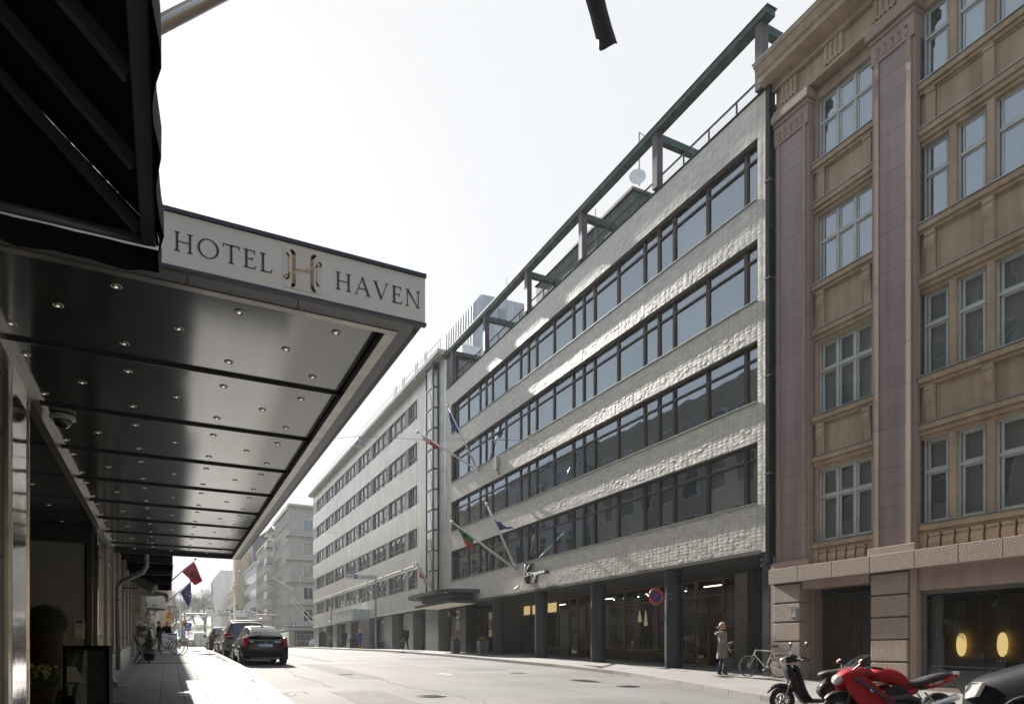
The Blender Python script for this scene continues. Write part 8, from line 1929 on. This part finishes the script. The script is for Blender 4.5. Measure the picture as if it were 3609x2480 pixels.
    for s in (-1, 1): t = MB(); t.ball(he + Vector((s*.019*H, .050*H, .026*H)), .0055*H, n=8, m=6); obj('eye', t, m_black, a, smooth=True); t = MB(); t.ball(he + Vector((s*.046*H, .0, .012*H)), .006*H, .012*H, .018*H, 8, 6); obj('ear', t, m_skin, a, smooth=True)
    t = MB(); t.ball(he + Vector((0, .048*H, -.014*H)), .014*H, .005*H, .004*H, 8, 6); obj('mouth', t, m_redb, a, smooth=True)
    return a
def face(dx, dy): return math.atan2(-dx, dy)
# woman in the parka waiting by the arcade; looks to the right of the picture
wp = bearing(2555, 2381); wz = g(wp.y)
Hw = 1.68; wl = Vector((15.5, 16.1, g(16.1)))
w1 = person('woman in a long grey green parka and jeans standing before the arcade', wl, face(CA, -SA), Hw, m_jean, m_boot,
   J=dict(kl=(-.05,.0,.285), al=(-.045,-.06,.05), tl=(-.05,.02,.018), hll=(-.045,-.078,.022), kr=(.05,.02,.285), ar=(.05,.02,.05), tr=(.055,.10,.018), hrr=(.05,.0,.022), er=(.135,-.0,.635), wr=(.125,.07,.51), hr=(.122,.09,.475)), top=m_coat, hair=m_hairb, hl=.02, sleeve=.056, hem=.32, flare=1.25)
t = MB(); t.ball((0,-.085*Hw,.895*Hw), .035, .035, .035, 12, 8); obj('hair_bun', t, m_hairb, w1, smooth=True)
t = MB(); t.ring((0,.0,.835*Hw), (0,.15,1), .075, .045, 22, 8); t.box(-.06,.06,.07,.10,.50*Hw,.82*Hw); obj('scarf', t, M('brown_scarf', (.06,.04,.035), .9, var=.2), w1, smooth=40)
t = MB(); t.ring((0,-.06*Hw,.80*Hw), (0,-.4,1), .11, .045, 20, 8); obj('hood', t, m_coat, w1, smooth=40)
t = MB(); t.box(-.06,.06,.14*1.0-.02,.145,.898*Hw+.012,.898*Hw+.016); 
for q in (-1,1): t.tube([(q*.04,.10,.922*Hw), (q*.075,.02,.92*Hw)], .003, 4); t.ring((q*.033,.098,.917*Hw), (0,1,0), .022, .0025, 14, 4)
obj('glasses', t, m_black, w1)
bgp = thing('shopping_bag', 'dark slate shopping bag hanging from the hand of the woman in the parka', 'bag', wl, face(CA, -SA), None, local=True)
hz = .43*Hw; t = MB(); t.prism([(.13,-.06,hz-.58), (.13,.30,hz-.58), (.13,.28,hz-.16), (.13,-.04,hz-.16)], (.10,0,0)); obj('body', t, M('slate_cloth', (.045,.052,.062), .7, var=.2, bump=.3, bs=8), bgp, bevel=.03)
t = MB(); t.tube([(.18,.0,hz-.17), (.20,.12,hz+.02), (.18,.24,hz-.17)], .007, 6); obj('handle', t, m_black, bgp)
walkA = dict(kl=(-.05,.05,.29), al=(-.05,.10,.055), tl=(-.055,.17,.03), hll=(-.05,.085,.02), kr=(.05,.0,.28), ar=(.05,-.12,.08), tr=(.055,-.06,.03), hrr=(.05,-.14,.06), wl=(-.14,-.02,.50), hl_=(-.14,-.01,.465), wr=(.14,.08,.51), hr=(.14,.10,.48))
person('man in a black jacket and light shirt looking up while walking on the far pavement', (15.0, 46.4, g(46.4)), face(.3, -.95), 1.76, m_blk, m_blk, J=dict(walkA, hd0=(0,-.002,.897), hd1=(0,-.022,.935), hd2=(0,-.034,.958)), top=m_blk, hair=m_haird, hem=.49, sleeve=.05)
o = bpy.data.objects['person.001']; t = MB(); t.prism([(-.05,.115,1.18), (.05,.115,1.18), (.07,.10,1.45), (-.07,.10,1.45)], (0,.02,0)); obj('scarf', t, M('teal_white_scarf', (.25,.40,.38), .8, var=.3, scale=20), o)
w3 = person('woman in a royal blue coat and straw hat drinking, with a red handbag', (14.9, 59.0, g(59)), face(.2, -.98), 1.66, m_blk, m_blk, J=dict(er=(.15,.03,.72), wr=(.09,.10,.80), hr=(.06,.12,.83), wl=(-.10,.07,.60), hl_=(-.07,.09,.60), el=(-.14,.0,.64)), top=m_bluecloth, hair=m_hairb, hem=.34, flare=1.1, sleeve=.048)
t = MB(); t.lathe([(.17, .0), (.16,.015), (.10,.02), (.09,.09), (.03,.11)], (0,0,.945*1.66), 20); obj('straw_hat', t, M('straw', (.50,.36,.18), .8, var=.15), w3, smooth=40)
t = MB(); t.ball((.03,-.14-.0+.30,.66*1.0), .14, .06, .10, 12, 8); b_ = thing('handbag', 'red handbag on the hip of the woman in blue', 'bag', (14.9, 59.0, g(59)), face(.2,-.98), None, local=True)
t = MB(); t.ball((-.14,.12,.86), .13, .05, .11, 14, 8); obj('body', t, m_redb, b_, smooth=True); t = MB(); t.tube([(-.2,.1,.95), (-.12,.08,1.15), (.05,.06,1.33), (.0,-.05,1.3)], .01, 5); obj('strap', t, m_redb, b_)
t = MB(); b2 = thing('water_bottle', 'clear bottle raised to the mouth of the woman in blue', 'bottle', (14.9, 59.0, g(59)), face(.2,-.98), None, local=True); t.tube([(.04,.12,1.46), (.08,.26,1.50)], [.02,.035], 10); obj('body', t, m_sw, b2)
person('man in a dark suit and blue shirt walking left of the woman in blue', (15.7, 68.2, g(68)), face(.05, -1), 1.80, m_suit, m_blk, J=walkA, top=m_suit, hair=m_haird, hem=.47, sleeve=.048)
o = bpy.data.objects['person.003']; t = MB(); t.prism([(-.04,.12,1.15), (.04,.12,1.15), (.055,.10,1.48), (-.055,.10,1.48)], (0,.02,0)); obj('shirt', t, M('light_blue_shirt', (.25,.35,.6), .8), o)
fo_ = thing('folder', 'blue folder held by the man in the dark suit', 'folder', (15.7, 68.2, g(68)), face(.05,-1), None, local=True); t = MB(); t.box(-.30,-.27,-.1,.2,.55,.86); obj('body', t, m_bluecloth, fo_)
person('dark haired person in black standing at the cafe, turned to the right', (-.42, 41.6, g(41.6)), face(.9, .2), 1.66, m_blk, m_blk, top=m_blk, hair=m_haird, sleeve=.05, hem=.45, J=dict(wr=(.10,.10,.62), hr=(.09,.13,.63)))
person('fair haired person in black with hand at the chin, standing at the cafe', (-.02, 41.9, g(41.9)), face(-.7, -.6), 1.68, m_blk, m_blk, top=m_blk, hair=m_hairb, sleeve=.05, hem=.45, J=dict(er=(.14,.05,.68), wr=(.06,.10,.80), hr=(.03,.11,.835)))
# ================================================================ SMALL THINGS ON THE PAVEMENTS
def bistro(label, loc, h, w_, kind):
    a = thing('folding_chair' if kind else 'folding_table', label, 'chair' if kind else 'table', loc, 0, None, local=True)
    t = MB()
    for k in range(5): t = MB(); t.box(-w_/2+k*w_/5+.005, -w_/2+(k+1)*w_/5-.005, -w_/2, w_/2, h-.02, h); obj('slat', t, m_dkgrey, a)
    for s in (-1, 1):
        t = MB(); t.tube([(-w_/2+.02, s*w_*.4, 0), (w_/2-.02, s*w_*.4, h-.03)], .011, 6); obj('leg', t, m_black, a); t = MB(); t.tube([(w_/2-.02, s*w_*.38, 0), (-w_/2+.02, s*w_*.38, h-.03)], .011, 6); obj('leg', t, m_black, a)
    if kind:
        t = MB(); t.tube([(-w_/2+.02, -w_*.4, h), (-w_/2-.06, -w_*.4, h+.42), (-w_/2-.06, w_*.4, h+.42), (-w_/2+.02, w_*.4, h)], .011, 6); t.box(-w_/2-.065, -w_/2-.05, -w_*.38, w_*.38, h+.3, h+.39); obj('backrest', t, m_black, a)
    return a
yt = 27.6
bistro('black folding bistro table with a bowl of white flowers by the hotel wall', (-.82, yt, g(yt)), .95, .55, 0)
bistro('dark slatted folding bistro chair beside the flower table', (-.72, yt-1.1, g(yt-1.1)), .48, .40, 1)
bw = thing('flower_bowl', 'pale bowl of white hyacinths standing on the folding table', 'potted plant', (-.82, yt, g(yt)+.95)); t = MB(); t.lathe([(.12,0), (.17,.10), (.18,.14)], (-.82, yt, g(yt)+.951), 20); obj('bowl', t, M('pale_bowl', (.40,.38,.33), .5), bw, smooth=40)
daff(bw, (-.82, yt, g(yt)+1.07), .13, 16, .22, .36, 12, .045, m_sw, m_sw)
sp = thing('dwarf_spruce', 'small dark conical spruce in a black pot beside the bistro chair', 'potted plant', (-.62, 29.3, g(29.3)))
t = MB(); t.lathe([(.16,0), (.21,.26)], (-.62, 29.3, g(29.3)), 18); obj('pot', t, m_black, sp)
t = MB(); rr = random.Random(21)
for k in range(14): leafball(t, (-.62, 29.3, g(29.3)+.34+k*.068), .25*(1-k/15.5), int(420*(1-k/16)), .016, rr, .5, 0, .5)
obj('foliage', t, m_leafd, sp, fix=False)
wb = thing('wall_mailbox', 'grey rounded metal box fixed to the hotel wall beside the bistro chair', 'box', (-1.0, 25.6, 0)); t = MB(); t.box(-1.09, -.93, 25.3, 25.75, -.1, .32); obj('case', t, m_grey, wb, bevel=.04)
bd2 = thing('menu_board', 'white menu board with a blue edge standing behind the parked bicycles', 'sign', (.05, 36.8, g(36.8))); t = MB(); t.box(-.25, .35, 36.8, 36.84, g(36.8)+.05, g(36.8)+1.0); obj('face', t, m_sw, bd2); t = MB(); t.box(-.30, -.251, 36.79, 36.85, g(36.8), g(36.8)+1.02); t.box(.351, .40, 36.79, 36.85, g(36.8), g(36.8)+1.02); obj('frame', t, m_bluecloth, bd2)
def tallplanter(label, x, y, h=.85, w0=.20, w1=.29, seed=1, grp=None, col=None, fl=60):
    a = thing('planter', label, 'potted plant', (x, y, g(y)), 0, grp); z = g(y)
    mb = MB(); mb.v = [(x+sx*w, y+sy*w, zz) for zz, w in ((z, w0), (z+h, w1), (z+h, w1-.03), (z+h-.06, w1-.035)) for sx, sy in ((-1,-1),(1,-1),(1,1),(-1,1))]
    mb.f = [(i*4+k, i*4+(k+1) % 4, i*4+4+(k+1) % 4, i*4+4+k) for i in range(3) for k in range(4)] + [(12,13,14,15), (3,2,1,0)]; mb.m = [0]*len(mb.f); obj('pot', mb, m_dkgrey if not col else col, a)
    t = MB(); rr = random.Random(seed); leafball(t, (x, y, z+h+.10), .25, 900, .03, rr, .6, 0, .2); obj('foliage', t, m_stem, a, fix=False)
    t = MB(); leafball(t, (x, y, z+h+.14), .27, fl*3, .03, rr, .6, 0, .8); obj('flowers', t, m_yel, a, fix=False)
    return a
m_pgrey = M('slate_planter', (.09,.095,.10), .5, var=.08)
x_ = 15.7; y_ = YP(1605, 15.7); tallplanter('slate planter with yellow flowers before the dark stone wall with oval shields', 15.7, YP(1605, 15.7), .72, .19, .26, 1, 'slate planters by the entrance', m_pgrey)
tallplanter('slate planter with yellow flowers standing next to the leftmost dark column', 15.6, YP(1700, 15.6), .78, .2, .27, 2, 'slate planters by the entrance', m_pgrey)
a = tallplanter('planter of bright yellow daffodils at the gate behind the white bicycle', 17.6, 15.95, .75, .2, .27, 3, None, m_pgrey, 20)
daff(a, (17.6, 15.95, g(15.95)+.72), .22, 30, .25, .42, 31, .05, m_yel, m_yel)
for k, (px, py, lb) in enumerate(((1240, 2275, 'pot of green leaves at the bank entrance, left'), (1165, 2277, 'low pot of plants near the chalkboard'), (1320, 2272, 'dim potted shrub in the recess behind the sign pole'))):
    p = bearing(px, py+10); x = 15.9; y = YP(px, x); a = thing('potted_plant', lb, 'potted plant', (x, y, g(y))); t = MB(); t.lathe([(.2,0), (.27,.45)], (x, y, g(y)), 14); obj('pot', t, m_dkgrey, a); t = MB(); leafball(t, (x, y, g(y)+.75), .38, 500, .05, random.Random(k+50), .9, 0, .3); obj('foliage', t, m_stem, a, fix=False)
cb = thing('chalkboard', 'black ornate topped chalkboard stand at the far end of the metal building', 'sign', (15.6, 82, g(82))); Yc = YP(1136, 15.6); z = g(Yc); t = MB(); t.box(15.2, 16.0, Yc, Yc+.06, z+.1, z+1.6); t.prism([(15.2, Yc, z+1.601), (16.0, Yc, z+1.601), (15.85, Yc, z+1.75), (15.6, Yc, z+1.95), (15.35, Yc, z+1.75)], (0,.06,0)); obj('board', t, m_black, cb)
for s in (15.3, 15.9): t = MB(); t.tube([(s, Yc+.03, z), (s, Yc+.03, z+.11)], .03, 6); t.tube([(s, Yc+.07, z+1.2), (s, Yc+.5, z)], .03, 6); obj('leg', t, m_black, cb)
fb2 = thing('construction_fence', 'temporary mesh fence with concrete feet at the taupe corner house', 'fence', (16, 106, g(106)))
for k in range(4):
    t = MB(); x = 15.0+2.2*k; t.tube([(x, 105.9, g(106)-.1), (x, 105.9, g(106)+2)], .03, 5); obj('post', t, m_alu, fb2); t = MB(); t.box(x-.4, x+.4, 105.7, 106.1, g(106)-.12, g(106)+.05); obj('foot', t, m_palegr, fb2)
    if k < 3:
        for z in (.1, 1.0, 1.95): t = MB(); t.tube([(x, 105.9, g(106)+z), (x+2.2, 105.9, g(106)+z)], .02, 4); obj('rail', t, m_alu, fb2)

# ================================================================ THIN SUNLIT HAZE
hz_ = MB(); hz_.box(-32, 38, -20, 420, -6, 34)
mh = bpy.data.materials.new('haze'); mh.use_nodes = True; n_ = mh.node_tree.nodes; n_.remove(n_['Principled BSDF'])
pv = n_.new('ShaderNodeVolumePrincipled'); pv.inputs['Color'].default_value = (.93, .95, 1, 1); pv.inputs['Density'].default_value = .0003; pv.inputs['Anisotropy'].default_value = .35
mh.node_tree.links.new(pv.outputs[0], n_['Material Output'].inputs['Volume'])
struct('haze', hz_, mh, kind='stuff')
